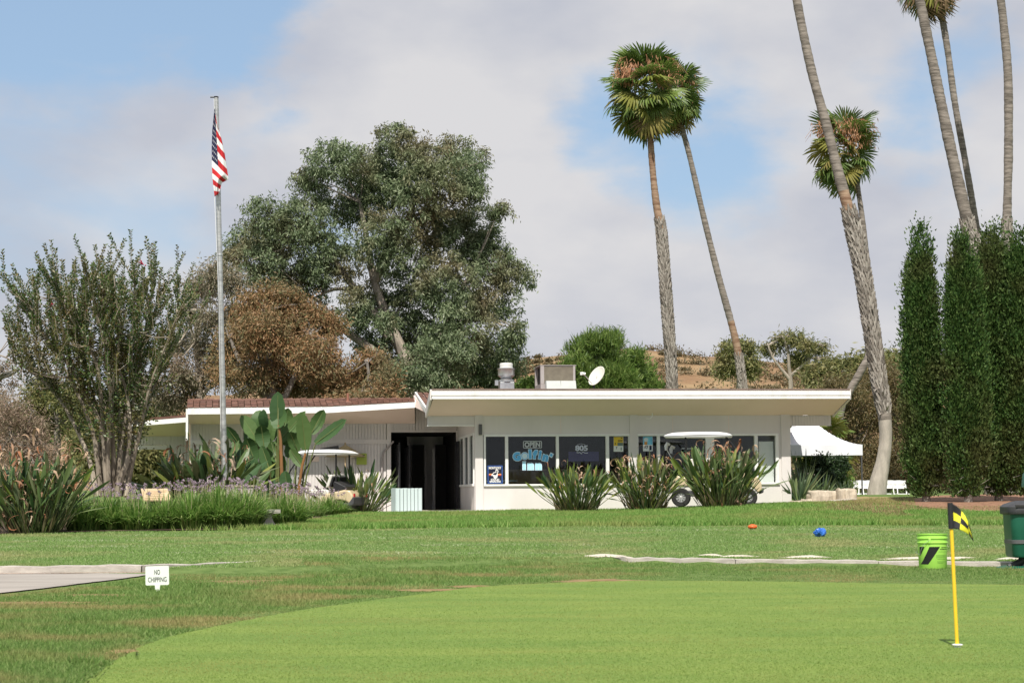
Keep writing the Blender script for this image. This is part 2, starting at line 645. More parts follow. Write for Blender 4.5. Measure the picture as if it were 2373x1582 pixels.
def bump_noise(t, b, scale, strength, dist=.02, stretch=(1, 1, 1)):
    g = N(t, 'ShaderNodeNewGeometry')
    mpn = N(t, 'ShaderNodeMapping')
    mpn.inputs['Scale'].default_value = stretch
    t.links.new(g.outputs['Position'], mpn.inputs[0])
    nz = N(t, 'ShaderNodeTexNoise')
    nz.inputs['Scale'].default_value = scale
    nz.inputs['Detail'].default_value = 4
    t.links.new(mpn.outputs[0], nz.inputs['Vector'])
    bp = N(t, 'ShaderNodeBump')
    bp.inputs['Strength'].default_value = strength
    bp.inputs['Distance'].default_value = dist
    t.links.new(nz.outputs['Fac'], bp.inputs['Height'])
    t.links.new(bp.outputs[0], b.inputs['Normal'])


def ground_material():
    m, t, b = new_mat('rough_turf')
    c = ramp_mix(t, noise_fac(t, 5, (1, 1, 1), .3, .7), (.085, .14, .035), (.15, .21, .065))
    c = ramp_mix(t, noise_fac(t, .8, (.5, 1, 1), .55, .75), c, (.20, .175, .07))
    t.links.new(c, b.inputs['Base Color'])
    b.inputs['Roughness'].default_value = .9
    b.inputs['Specular IOR Level'].default_value = .1
    bump_noise(t, b, 30, .9, .03)
    return m


def green_material():
    m, t, b = new_mat('putting_turf')
    c = ramp_mix(t, noise_fac(t, 1.6, (.35, 1, 1), .32, .68, 6), (.118, .205, .043), (.19, .26, .057))
    c = ramp_mix(t, noise_fac(t, .9, (.4, 1, 1), .55, .8, 5, loc=(4, 2, 0)), c, (.25, .245, .065))
    c = ramp_mix(t, noise_fac(t, 4.5, (.5, 1, 1), .56, .78, 6, loc=(1, 7, 0)), c, (.10, .185, .048))
    c = ramp_mix(t, noise_fac(t, 90, (1, 1, 1), .35, .75, 4), c, ramp_mix(t, noise_fac(t, 60, (1, 1, 1), .45, .6, 3), (.10, .155, .03), (.25, .28, .085)))
    t.links.new(c, b.inputs['Base Color'])
    b.inputs['Roughness'].default_value = .85
    b.inputs['Specular IOR Level'].default_value = .12
    bump_noise(t, b, 120, .55, .006)
    return m


M['ground'] = ground_material()
M['green'] = green_material()
M['drygrass'] = pm('dry_turf', (.20, .17, .07), (.36, .27, .12), 2.5, .95, .8, 25, lo=.3, hi=.7)

ys = np.concatenate([np.arange(2.0, 26, .4), np.arange(26, 62, .7), np.arange(62, 130, 4), np.array([130, 160, 220, 320, 480, 700, 1000, 1600, 2500])])
xs = np.concatenate([-np.array([2500, 1500, 900, 500, 300, 180, 110, 70, 50, 40, 34, 30]), np.arange(-28, 28.01, .6), np.array([30, 34, 40, 50, 70, 110, 180, 300, 500, 900, 1500, 2500])])
XX, YY = np.meshgrid(xs, ys)
V = np.stack([XX, YY, G(XX, YY)], -1).reshape(-1, 3)
nx, ny = len(xs), len(ys)
ii = (np.arange(ny - 1)[:, None] * nx + np.arange(nx - 1)[None, :]).ravel()
Fq = np.stack([ii, ii + 1, ii + nx + 1, ii + nx], 1)
tag(npmesh('ground', V, Fq, M['ground']), kind='structure')


def resample(pts, n):
    pts = [Vector(p) for p in pts]
    d = [0]
    for a, b in zip(pts, pts[1:]):
        d.append(d[-1] + (b - a).length)
    out = []
    for k in range(n):
        s_ = d[-1] * k / (n - 1)
        i = max(j for j in range(len(d)) if d[j] <= s_ + 1e-9)
        i = min(i, len(pts) - 2)
        f = (s_ - d[i]) / max(d[i + 1] - d[i], 1e-9)
        out.append(pts[i].lerp(pts[i + 1], f))
    return out


def smooth_poly(pts, n, jit=0.0, seed=1):
    """Catmull-Rom through the points"""
    pts = [Vector((p[0], p[1], 0)) for p in pts]
    r = random.Random(seed)
    P = [pts[0] * 2 - pts[1]] + pts + [pts[-1] * 2 - pts[-2]]
    out = []
    m = len(pts) - 1
    for k in range(n):
        s_ = m * k / (n - 1)
        i = min(int(s_), m - 1)
        t = s_ - i
        a, b, c, d = P[i], P[i + 1], P[i + 2], P[i + 3]
        q = .5 * ((2 * b) + (c - a) * t + (2 * a - 5 * b + 4 * c - d) * t * t + (3 * b - a - 3 * c + d) * t ** 3)
        out.append(q + Vector((r.uniform(-jit, jit), r.uniform(-jit, jit), 0)))
    return out


def ruled(name, A, B, m, dz, mat, kind='structure'):
    """sheet between two edge curves, laid on the ground dz above it"""
    n = len(A)
    V = []
    for a, b in zip(A, B):
        for k in range(m + 1):
            q = a.lerp(b, k / m)
            V.append((q.x, q.y, float(G(q.x, q.y)) + dz))
    Fs = [(i * (m + 1) + k, (i + 1) * (m + 1) + k, (i + 1) * (m + 1) + k + 1, i * (m + 1) + k + 1) for i in range(n - 1) for k in range(m)]
    o = npmesh(name, np.array(V), np.array(Fs), mat)
    if kind:
        tag(o, kind=kind)
    return o


def blob_sheet(name, cx, cy, rx, ry, dz, mat, seed=0, n=40, kind='structure', rough=.35):
    """irregular flat patch on the ground"""
    r = random.Random(seed)
    ph = [r.uniform(0, 6.28) for _ in range(6)]
    V = [(cx, cy, float(G(cx, cy)) + dz)]
    for ring in (.5, 1.0):
        for k in range(n):
            a = 2 * math.pi * k / n
            q = ring * (1 + rough * (.5 * math.sin(2 * a + ph[0]) + .4 * math.sin(3 * a + ph[1]) + .35 * math.sin(5 * a + ph[2]) + .3 * math.sin(9 * a + ph[3]) + .2 * math.sin(14 * a + ph[4])) * ring)
            x, y = cx + rx * q * math.cos(a), cy + ry * q * math.sin(a)
            V.append((x, y, float(G(x, y)) + dz * (1 if ring < 1 else .3)))
    fs = [(0, 1 + k, 1 + (k + 1) % n) for k in range(n)]
    q4 = []
    for k in range(n):
        a, b = 1 + k, 1 + (k + 1) % n
        q4 += [(a, a + n, b + n), (a, b + n, b)]
    o = npmesh(name, np.array(V), np.array(fs + q4), mat)
    if kind:
        tag(o, kind=kind)
    return o


# putting green: its far and left edge as the photo shows it, laid out on the level ground
GE_PX = [(150, 1640), (250, 1545), (357, 1486), (510, 1450), (680, 1417), (800, 1400), (936, 1383), (1106, 1361), (1293, 1351), (1480, 1346), (1800, 1348), (2050, 1352), (2373, 1356), (2800, 1362)]
ge_world = [onz(a, b) for a, b in GE_PX]
ge = smooth_poly(ge_world, 240, .012, 5)
ge_b = [Vector((-2.0 + 12 * k / 239, 2.2, 0)) for k in range(240)]
ruled('putting_green', ge, ge_b, 26, .006, M['green'])
_gepx, _gepy = proj(np.array([tuple(p) for p in ge]))
_o = np.argsort(_gepx)
GEX, GEY = _gepx[_o], _gepy[_o]


def on_green(x, y):
    px, py = proj(np.stack([x, y, np.zeros_like(x)], -1))
    return py > np.interp(px, GEX, GEY)


# concrete cart path at the left, in front of the left kerb
pa = [onz(-420, 1331), onz(-100, 1331), onz(150, 1330), onz(345, 1331)]
pb = [onz(-420, 1420), onz(-100, 1388), onz(150, 1360), onz(345, 1333)]
PATH_A, PATH_B = smooth_poly(pa, 40), smooth_poly(pb, 40, .01)
ruled('cart_path', PATH_A, PATH_B, 8, .012, M['pathmat'])


def on_path(x, y):
    px, py = proj(np.stack([x, y, np.zeros_like(x)], -1))
    lo = np.interp(px, [-420, -100, 0, 150, 345], [1424, 1394, 1382, 1367, 1338])
    return (px < 350) & (py < lo)


# kerbs: cast lengths with open joints
def kerb(px0, px1, line, hl, hr, depth=.17):
    n = 10
    mb = MB()
    for k in range(n):
        q0, q1 = px0 + (px1 - px0) * k / n, px0 + (px1 - px0) * (k + 1) / n
        P = []
        for q, h in ((q0, hl + (hr - hl) * k / n), (q1, hl + (hr - hl) * (k + 1) / n)):
            a = onz(q, float(np.interp(q, [l[0] for l in line], [l[1] for l in line])))
            wob = .006 * math.sin(q * .11) + .004 * math.sin(q * .31)
            P.append((a, h + wob))
        (a, ha), (b, hb) = P
        mb.hexa([(a.x, a.y, -.1), (b.x, b.y, -.1), (b.x, b.y + depth, -.1), (a.x, a.y + depth, -.1),
                 (a.x, a.y + .015, ha), (b.x, b.y + .015, hb), (b.x, b.y + depth, hb + .006), (a.x, a.y + depth, ha + .006)])
    return tag(mb.build('kerb', M['kerb']), kind='structure')


KR = [(1355, 1296), (1450, 1302), (1700, 1306), (2000, 1310), (2330, 1314), (2900, 1320)]
for a, b in ((1400, 1452), (1454, 1704), (1706, 2036), (2038, 2480), (2482, 2800)):
    kerb(a, b, KR, .05, .055)
KL = [(-500, 1332), (0, 1331), (330, 1328), (500, 1320), (700, 1309)]
for a, b, ha, hb in ((-500, -60, .085, .085), (-58, 326, .085, .085), (329, 700, .085, .06)):
    kerb(a, b, KL, ha, hb)

# dry leaf litter gathered against the left kerb
la = [onz(q, float(np.interp(q, [l[0] for l in KL], [l[1] for l in KL])) + .6) for q in np.linspace(-60, 340, 60)]
lb = [p + Vector((0, -(.05 + .10 * float(vnoise(p.x * 3.1, 1.5))), 0)) for p in la]
ruled('leaf_litter', la, lb, 2, .02, M['mulch'])

# planting bed on the left, walkway by the entrance, mulch below the cypresses, dry turf mound
ba = smooth_poly([gp(-420, 31.6), gp(-60, 32.4), gp(150, 33.2), gp(330, 33.6), gp(560, 34.0), gp(655, 35.0), gp(720, 39.0), gp(800, 43.5), gp(828, 46.0)], 70, .05, 3)
bb = smooth_poly([gp(-420, 47), gp(-60, 47), gp(150, 48.5), gp(330, 49.5), gp(560, 50.5), gp(655, 50.5), gp(720, 50.5), gp(800, 49.5), gp(829, 48)], 70)
ruled('planting_bed', ba, bb, 24, .02, M['soil'])
BED = ba
wa = smooth_poly([gp(700, 52.0), gp(830, 50.8), gp(930, 48.6), gp(1050, 47.6), gp(1130, 48.2), gp(1180, 49.0)], 40)
wb = smooth_poly([gp(700, 55.4), gp(830, 54.9), gp(930, 55.2), gp(1050, 55.6), gp(1130, 51.0), gp(1180, 50.3)], 40)
ruled('walkway', wa, wb, 10, .03, M['concrete'])
ma_ = smooth_poly([gp(2090, 43.5), gp(2160, 41.6), gp(2260, 40.2), gp(2400, 39.6), gp(2700, 39.2)], 40, .06, 8)
mb_ = smooth_poly([gp(2095, 47), gp(2160, 50), gp(2260, 51), gp(2400, 51), gp(2700, 51)], 40)
ruled('mulch_bed', ma_, mb_, 12, .025, M['mulch'])
ra_ = smooth_poly([gp(1825, 48.2), gp(1880, 47.9), gp(1960, 48.6), gp(1985, 49.2)], 24, .03, 4)
rb_ = smooth_poly([gp(1825, 50.4), gp(1880, 50.6), gp(1960, 50.4), gp(1985, 50.0)], 24)
ruled('gravel_strip', ra_, rb_, 8, .02, M['concrete'])
for cx_, Y_, rx_, ry_, sd in ((2010, 45.5, 1.0, 1.5, 1), (2075, 47.5, 1.1, 1.8, 2), (1985, 50, .9, 1.4, 3), (2060, 43, .7, .5, 6)):
    q = gp(cx_, Y_)
    blob_sheet('dry_turf', q.x, q.y, rx_, ry_, .018, M['drygrass'], sd)
# bare earth along the green's edge and by the path
for px_, py_, rx_, ry_, sd in ((990, 1368, .24, .20, 1), (1085, 1359, .16, .16, 2), (1390, 1345, .30, .34, 3), (280, 1508, .07, .16, 4), (210, 1381, .42, .14, 5), (560, 1347, .5, .35, 6), (60, 1400, .5, .2, 8)):
    q = onz(px_, py_)
    blob_sheet('bare_soil', q.x, q.y, rx_, ry_, .011, M['dirt'], sd, rough=.6)
BARE = [(onz(a, b), c, d) for a, b, c, d in ((990, 1368, .24, .2), (1085, 1359, .15, .15), (1390, 1345, .28, .3), (280, 1508, .08, .16), (210, 1381, .45, .14), (560, 1347, .4, .28), (60, 1400, .5, .2))]
for cx_, Y_, rx_, ry_, sd in ((1430, 43.6, .28, .5, 6), (1565, 43.8, .7, .7, 7)):
    q = gp(cx_, Y_)
    blob_sheet('bare_soil', q.x, q.y, rx_, ry_, .03, M['dirt'], sd)
# pale sand spilled along the kerb
for px_, Y_, rx_, ry_, sd in ((1405, 23.9, .21, .42, 11), (1650, 23.5, .10, .16, 17), (1710, 23.1, .16, .12, 12), (1872, 22.6, .16, .26, 13), (2110, 21.8, .19, .16, 14), (2205, 21.7, .20, .15, 15), (2345, 21.4, .14, .15, 16)):
    q = gp(px_, Y_)
    blob_sheet('sand_patch', q.x, q.y, rx_, ry_, .022, M['sand'], sd, rough=.75)

# far hill
HPX = [-900, 300, 900, 1130, 1195, 1250, 1330, 1440, 1520, 1580, 1640, 1700, 1760, 1850, 1950, 2060, 2150, 2400, 3000]
HPY = [1010, 930, 880, 858, 842, 828, 822, 812, 814, 818, 822, 826, 834, 842, 840, 822, 815, 830, 900]
hx = np.linspace(-900, 3000, 150)
hd = np.linspace(0, 1, 22)
HV = []
for f in hd:
    Y = 135 + 165 * f
    for q in hx:
        top = at(q, float(np.interp(q, HPX, HPY)), 300)
        x = top.x * Y / 300
        zt = top.z
        base = float(G(x, 135)) - .5
        e = f ** 1.25
        z = base + (zt - base) * e + 2.2 * (float(vnoise(x * .05, Y * .05)) - .5) * math.sin(math.pi * f) + .7 * (float(vnoise(x * .2 + 5, Y * .1)) - .5) * f
        HV.append((x, Y, z))
for q in hx:                                   # back slope
    top = at(q, float(np.interp(q, HPX, HPY)), 300)
    HV.append((top.x * 1.6, 480, -5))
nh = len(hx)
HF = [(j * nh + i, j * nh + i + 1, (j + 1) * nh + i + 1, (j + 1) * nh + i) for j in range(len(hd)) for i in range(nh - 1)]


def hill_material():
    m, t, b = new_mat('dry_hillside')
    c = ramp_mix(t, noise_fac(t, .09, (1, 1, 1), .35, .65, 7), (.22, .125, .06), (.30, .20, .10))
    c = ramp_mix(t, noise_fac(t, .35, (1, 1, 1), .55, .7, 6), c, (.10, .085, .045))
    t.links.new(c, b.inputs['Base Color'])
    b.inputs['Roughness'].default_value = .95
    bump_noise(t, b, 2, 1, .4)
    return m


M['hill'] = hill_material()
o = npmesh('hill', np.array(HV), np.array(HF), M['hill'])
o.data.polygons.foreach_set('use_smooth', [True] * len(o.data.polygons))
tag(o, kind='structure')


def hillz(px, f):
    Y = 135 + 165 * f
    i = int(round((px + 900) / 3900 * (nh - 1)))
    j = int(round(f * 21))
    return Vector(HV[min(j, 21) * nh + min(max(i, 0), nh - 1)])


# ------------------------------------------------------------------ grass blades
def blades(name, x, y, h, w, mat, label, lean=.5, seed=1):
    r = np.random.default_rng(seed)
    n = len(x)
    z = G(x, y)
    a = r.uniform(0, 2 * np.pi, n)
    sx, sy = np.cos(a) * w / 2, np.sin(a) * w / 2
    hh = h * r.uniform(.55, 1.25, n)
    lx, ly = r.normal(0, lean, n) * hh, r.normal(0, lean, n) * hh
    V = np.empty((n, 3, 3))
    V[:, 0] = np.stack([x - sx, y - sy, z], -1)
    V[:, 1] = np.stack([x + sx, y + sy, z], -1)
    V[:, 2] = np.stack([x + lx, y + ly, z + hh], -1)
    o = npmesh(name, V.reshape(-1, 3), np.arange(n * 3).reshape(n, 3), mat)
    return tag(o, label, 'grass', kind='stuff')


M['blade_rough'] = leafmat('rough_blades', [(0.099, 0.195, 0.043), (0.153, 0.260, 0.061), (0.211, 0.319, 0.085), (0.292, 0.355, 0.133)], .42, .8, (0.388, 0.310, 0.137), .85, rough=.6, spec=.25)
M['blade_lawn'] = leafmat('lawn_blades', [(0.142, 0.269, 0.055), (0.197, 0.333, 0.083), (0.273, 0.390, 0.122), (0.393, 0.470, 0.233)], .42, .55, (0.440, 0.408, 0.194), .75, rough=.6, spec=.25)
M['blade_berm'] = leafmat('berm_blades', [(0.112, 0.250, 0.043), (0.164, 0.312, 0.061), (0.227, 0.375, 0.087), (0.328, 0.413, 0.135)], .4, .5, (0.363, 0.350, 0.127), .7, rough=.6, spec=.25)


def frustum(n, y0, y1, power, seed, margin=1.22):
    r = np.random.default_rng(seed)
    u = r.random(n)
    k = 1 - power
    y = (y0 ** k + u * (y1 ** k - y0 ** k)) ** (1 / k)
    hw = (IW / 2) / FPX * y * margin + .3
    return r.uniform(-1, 1, n) * hw, y, r


x, y, r_ = frustum(620000, 7.6, 23.5, 1.55, 11)
k = ~on_green(x, y) & ~on_path(x, y)
_pk = proj(np.stack([x, y, 0 * x], -1))[0]
k &= (y < 20.6) | (_pk > 690)
k &= y < np.interp(_pk, [690, 1300, 1395, 1450, 1700, 2000, 2330, 2900], [23.4, 23.5, 23.5, 23.2, 22.3, 21.4, 20.7, 19.7]) - .04
for c_, rx_, ry_ in BARE:
    d_ = ((x - c_.x) / rx_) ** 2 + ((y - c_.y) / ry_) ** 2
    k &= (d_ * (.6 + .9 * vnoise(x * 6, y * 4)) > 1) | (r_.random(len(x)) < .42)
k &= (vnoise(x * 2.1 + 4, y * 1.6) < .82) | (r_.random(len(x)) < .45)
x, y = x[k], y[k]
tall = 1 + .5 * (vnoise(x * 1.3, y * 1.0) - .5) + 1.3 * (vnoise(x * 2.5 + 20, y * 2.5) > .86)
px_, _py = proj(np.stack([x, y, 0 * x], -1))
right = sstep(1350, 1700, px_)
dedge = np.interp(px_, GEX, GEY) - _py
collar = .3 + .7 * sstep(0, 34, dedge + 14 * (vnoise(x * 2.3, y * 2.3) - .5))
left_strip = (px_ > 330) & (px_ < 705) & (y > 19.6)
blades('rough_grass', x, y, .029 * tall * (1 - .3 * right) * collar * np.where(left_strip, .35, 1), .0075, M['blade_rough'], 'longer dark rough grass between the putting green and the kerb', .5, 12)

x, y, r_ = frustum(330000, 20.9, 33.6, 1.3, 21)
px_, _py = proj(np.stack([x, y, 0 * x], -1))
kl = np.interp(px_, [-500, 690, 705, 1350, 1360, 2900], [21.08, 21.1, 23.3, 23.4, 23.4, 20.4])
kr = (px_ > 1395)
ky = np.interp(px_, [1395, 1450, 1700, 2000, 2330, 2900], [23.7, 23.42, 22.5, 21.62, 20.92, 19.9])
k = np.where(kr, y > ky, y > kl)
x, y = x[k], y[k]
blades('mown_lawn', x, y, .019 + .018 * sstep(.6, .9, vnoise(x * .9, y * 1.7)), .0105, M['blade_lawn'], 'short mown lawn strip behind the kerb', .6, 22)

x, y, r_ = frustum(330000, 33.0, 49.5, 1.5, 31, 1.3)
px_, _py = proj(np.stack([x, y, G(x, y)], -1))
edge = 33.6 + .25 * (vnoise(x * .8, y * 0 + 2) - .5)
bed_y = np.interp(px_, [-500, -60, 150, 330, 560, 655, 720, 800, 828, 829], [31.6, 32.2, 33.0, 33.4, 33.9, 34.8, 38.8, 43.3, 45.8, 60])
walk_y = np.interp(px_, [820, 830, 930, 1050, 1130, 1180, 1182], [60, 50.6, 48.4, 47.4, 48.1, 48.9, 60])
k = (y > edge) & (y < bed_y) & (y < walk_y)
k &= ~((px_ > 2120) & (y > np.interp(px_, [2090, 2160, 2260, 2400, 2700], [43.5, 41.6, 40.2, 39.6, 39.2])))
dry = (px_ > 1860) & (y > 38.0 + 4 * vnoise(x * .9, y * .5)) & (r_.random(len(x)) < .9 * sstep(1860, 1960, px_))
xd, yd = x[dry & ~((px_ > 2120) & (y > 42))], y[dry & ~((px_ > 2120) & (y > 42))]
k &= ~dry
k &= ~((px_ > 1822) & (px_ < 1988) & (y > 47.9))
x, y = x[k], y[k]
blades('tall_lawn', x, y, .07 + .05 * (1 - sstep(33.6, 34.6, y)), .02, M['blade_berm'], 'longer green grass on the rise up to the clubhouse', .45, 32)

M['blade_dry'] = leafmat('dry_blades', [(.28, .21, .10), (.36, .28, .14), (.22, .19, .08), (.42, .34, .18)], .3, .8, (.20, .22, .08), .5, rough=.7, spec=.2)
blades('dry_grass', xd, yd, .05, .018, M['blade_dry'], 'sparse straw-coloured grass on the mound below the cypresses', .6, 33)

# pale clippings left in lines by the mower
x, y, r_ = frustum(60000, 22, 33, 1.2, 41)
px_, _py = proj(np.stack([x, y, G(x, y)], -1))
band = np.zeros(len(x), bool)
for yc, wd, seed_ in ((31.6, .28, 1), (29.2, .22, 2), (27.0, .3, 3), (24.6, .2, 4), (31.0, .2, 5)):
    line = yc + .25 * (vnoise(x * .25 + seed_ * 7, 0 * x) - .5)
    band |= (np.abs(y - line) < wd * r_.random(len(x))) & (vnoise(x * .35 + seed_ * 3, y * .3) > .42)
x, y = x[band], y[band]
blades('grass_clippings', x, y, .032, .013, leafmat('clippings', [(.42, .46, .27), (.52, .54, .36), (.34, .42, .20)], .35, rough=.7), 'pale lines of grass clippings across the mown lawn', .8, 42)

# the close-mown green itself: very short leaf tips
x, y, r_ = frustum(360000, 7.4, 18.6, 1.5, 51)
k = on_green(x, y)
x, y = x[k], y[k]
n = len(x)
a = r_.uniform(0, 2 * np.pi, n)
h_ = .0040 * r_.uniform(.5, 1.4, n)
V = np.empty((n, 3, 3))
V[:, 0] = np.stack([x - np.cos(a) * .0028, y - np.sin(a) * .0028, G(x, y) + .004], -1)
V[:, 1] = np.stack([x + np.cos(a) * .0028, y + np.sin(a) * .0028, G(x, y) + .004], -1)
V[:, 2] = np.stack([x + r_.normal(0, .005, n), y + r_.normal(0, .005, n), G(x, y) + .006 + h_], -1)
M['blade_green'] = leafmat('green_blades', [(0.142, 0.230, 0.046), (0.172, 0.265, 0.055), (0.202, 0.294, 0.066), (0.258, 0.338, 0.101)], .35, 1.1, (0.310, 0.304, 0.092), .85, rough=.7, spec=.2)
tag(npmesh('green_turf', V.reshape(-1, 3), np.arange(n * 3).reshape(n, 3), M['blade_green']), 'very short turf covering the putting green', 'grass', kind='stuff')

# ------------------------------------------------------------------ clubhouse
TH = math.radians(7.5)
O_ = at(1101, 1184, 50.0)
ZB = O_.z
CH = empty('clubhouse', O_, TH)
tag(CH, 'low cream clubhouse with folded overhanging roofs, brown shingles and wide tinted windows', 'building')
BM = Matrix.Translation(O_) @ Matrix.Rotation(TH, 4, 'Z')
BMI = BM.inverted()


def L(px, py, v):
    """clubhouse-local point seen at the photo pixel in the plane v metres behind the front wall"""
    c = BMI @ Vector((0, 0, CAMZ))
    d = BMI.to_3x3() @ ray(px, py)
    return c + d * ((v - c.y) / d.y)


def lu(px, v, py=1080):
    return L(px, py, v).x


def lw(py, px, v):
    return L(px, py, v).z


def wbox(mb, px0, px1, w0, w1, v0, v1, ref=0.0):
    mb.box(lu(px0, ref), lu(px1, ref), v0, v1, w0, w1)


W_SILL, W_HEAD, W_SOF = lw(1124, 1300, 0), lw(1006.5, 1300, 0), lw(963, 1300, 0)
W_B = -.35
# front wall of the right wing
mb = MB(); wbox(mb, 1119, 1460, W_B, W_SILL, 0, .14); mb.build('lower_wall', M['cream'], CH)
mb = MB(); wbox(mb, 1478, 1811, W_B, W_SILL, 0, .14); mb.build('lower_wall', M['cream'], CH)
mb = MB(); wbox(mb, 1119, 1460, W_HEAD, W_SOF + .1, 0, .14); mb.build('upper_wall', M['cream'], CH)
mb = MB(); wbox(mb, 1478, 1811, W_HEAD, W_SOF + .1, 0, .14); mb.build('upper_wall', M['cream'], CH)
mb = MB(); wbox(mb, 1805, 1811.2, W_SILL, W_HEAD, .003, .14); mb.build('wall_strip', M['cream'], CH)
for a, b in ((1101, 1119.2), (1459.8, 1478), (1811, 1832)):
    mb = MB(); wbox(mb, a, b, W_B, W_SOF + .12, -.035, .16); mb.build('column', M['cream'], CH)
for a in (1300, 1560, 1690):
    mb = MB(); wbox(mb, a, a + .7, W_HEAD + .03, W_SOF, -.006, .01); mb.build('wall_seam', M['soffit'], CH)

# windows: white frames with recessed panes
panes1 = [(1126, 1171), (1178, 1289), (1295.5, 1404.5), (1412, 1457)]
panes2 = [(1480, 1523), (1530, 1636), (1656, 1749), (1757, 1798)]
W_G0, W_G1 = lw(1120.5, 1300, 0), lw(1010.5, 1300, 0)
GV = .075


def window_group(x0, x1, panes):
    out = []
    edges = [x0] + [e for p in panes for e in p] + [x1]
    fr = MB()
    fr.box(lu(x0, 0), lu(x1, 0), -.025, .10, W_G1, W_HEAD + .012)
    fr.box(lu(x0, 0) - .01, lu(x1, 0) + .01, -.05, .10, W_SILL - .012, W_G0)
    for k in range(0, len(edges), 2):
        fr.box(lu(edges[k], 0), lu(edges[k + 1], 0), -.02, .095, W_G0, W_G1)
    f = fr.build('window_frame', M['trim'], CH, bevel=.006)
    for a, b in panes:
        pn = MB()
        pn.box(lu(a, 0), lu(b, 0), GV, GV + .006, W_G0, W_G1)
        out.append(pn.build('pane', M['glass'], f))
    return f, out


wf1, pn1 = window_group(1121, 1459.7, panes1)
wf2, pn2 = window_group(1478.2, 1805, panes2)
# roller blind behind the last pane
mb = MB(); mb.box(lu(1762, 0), lu(1796, 0), .13, .135, W_G0, lw(1022, 1780, 0)); mb.build('roller_blind', pm('blind', (.74, .78, .74), (.78, .81, .77), 5, .7), CH)

# beam carrying the roof past the left corner, siding valance past the right one
BU0, BU1 = lu(992, 0), lu(1101, 0)
BW0, BW1 = lw(987, 1040, 0), lw(965, 1040, 0)
mb = MB(); mb.box(BU0, BU1, .02, .16, BW0 + .03, BW1 + .08); b_ = mb.build('corner_beam', M['cream'], CH)
mb = MB(); mb.box(BU0 - .012, BU1, 0, .18, BW0, BW0 + .03); mb.build('drip_trim', M['trim'], b_)
mb = MB()
u0, u1 = lu(1832.5, 0), lu(1929, 0)
w0, w1 = lw(984.5, 1880, 0), lw(962, 1880, 0)
nb = 14
for k in range(nb):
    a, b = u0 + (u1 - u0) * k / nb, u0 + (u1 - u0) * (k + 1) / nb
    mb.box(a, b - .012, .03, .1, w0, w1)
mb.box(u0, u1, .045, .09, w0 + .004, w1)
mb.box(u0, u1 + .01, .025, .12, w0 - .02, w0 - .001)
mb.build('siding_valance', M['cream'], CH)

# side wall of the right wing (faces the entrance) with its own window
mb = MB(); mb.box(0, .14, .162, 4.5, W_B, .72); mb.build('side_wall', M['cream'], CH)
mb = MB(); mb.box(0, .14, .162, 4.5, W_HEAD + .06, W_SOF + .7); mb.build('side_wall', M['cream'], CH)
mb = MB(); mb.box(0, .14, 3.95, 4.5, .72, W_HEAD + .06); mb.build('side_wall', M['cream'], CH)
sf = MB()
sf.box(-.02, .10, .162, 3.95, W_HEAD, W_HEAD + .06)
sf.box(-.05, .10, .162, 3.95, .66, .72)
for v, w_ in ((.162, .10), (1.15, .34), (2.37, .34), (3.59, .36)):
    sf.box(-.03, .10, v, v + w_, .72, W_HEAD)
f_ = sf.build('window_frame', M['trim'], CH)
for v in (.262, 1.49, 2.71):
    mb = MB(); mb.box(-.004, .002, v, v + .88, .72, W_HEAD); mb.build('pane', M['glass'], f_)
# room behind the windows
UR = lu(1832, 0)
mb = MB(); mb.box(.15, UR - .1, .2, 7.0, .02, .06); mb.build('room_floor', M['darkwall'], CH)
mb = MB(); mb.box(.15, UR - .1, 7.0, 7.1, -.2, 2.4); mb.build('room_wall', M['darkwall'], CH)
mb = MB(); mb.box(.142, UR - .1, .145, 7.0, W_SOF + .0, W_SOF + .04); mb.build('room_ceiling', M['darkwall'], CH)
mb = MB(); mb.box(UR - .14, UR - .003, .162, 7.1, W_B, W_SOF + .08); mb.build('end_wall', M['cream'], CH)
# bar counter and tables seen dimly inside
mb = MB()
mb.box(1.0, 5.4, 4.2, 4.8, .06, 1.1)
mb.box(.9, 5.5, 4.1, 4.9, 1.1, 1.15)
mb.build('bar_counter', M['wood'], CH)
for q, v in ((.9, 1.5), (2.8, 1.9), (5.2, 1.6), (7.0, 2.0)):
    mb = MB()
    mb.lathe([(.42, .78), (.42, .82)], 20, (q, v, 0))
    mb.tube([(q, v, .06), (q, v, .78)], .035, 8)
    mb.lathe([(.25, .06), (.22, .08)], 16, (q, v, 0))
    mb.build('cafe_table', M['slatblue'], CH)

# ---- roof of the right wing: front plate rising outwards, main plate rising back
OV = 1.05
FL, FR = lu(1001, -OV, 910), lu(1968.5, -OV, 910)
VL, VR = lu(990.5, 0, 965), lu(1930, 0, 965)
FT, FB = lw(900.5, 1480, -OV), lw(923.5, 1480, -OV)          # fascia top, bottom
WV = W_SOF                                                     # underside at the wall
mb = MB(); mb.face([(FL + .03, -OV + .03, FB), (FR - .02, -OV + .03, FB), (VR, .01, WV), (VL, .01, WV)]); mb.build('soffit', M['soffit'], CH)
mb = MB()
mb.face([(FL, -OV, FT), (FR, -OV, FT), (VR, .12, WV + .2), (VL, .12, WV + .2)])
mb.build('front_roof', M['shingle'], CH)
hf = FT - FB
mb = MB(); mb.box(FL, FR, -OV - .05, -OV + .03, FB + hf * .86, FB + hf * 1.0); mb.build('roof_edging', M['roofedge'], CH)
mb = MB(); mb.box(FL - .01, FR + .01, -OV - .035, -OV + .03, FB + hf * .70, FB + hf * .86); mb.build('fascia_cap', M['cream'], CH)
mb = MB(); mb.box(FL - .02, FR + .015, -OV - .06, -OV + .028, FB + hf * .34, FB + hf * .70); mb.build('fascia_board', M['fascia'], CH)
mb = MB(); mb.box(FL, FR, -OV - .025, -OV + .029, FB + hf * .26, FB + hf * .34); mb.build('fascia_groove', M['soffit'], CH)
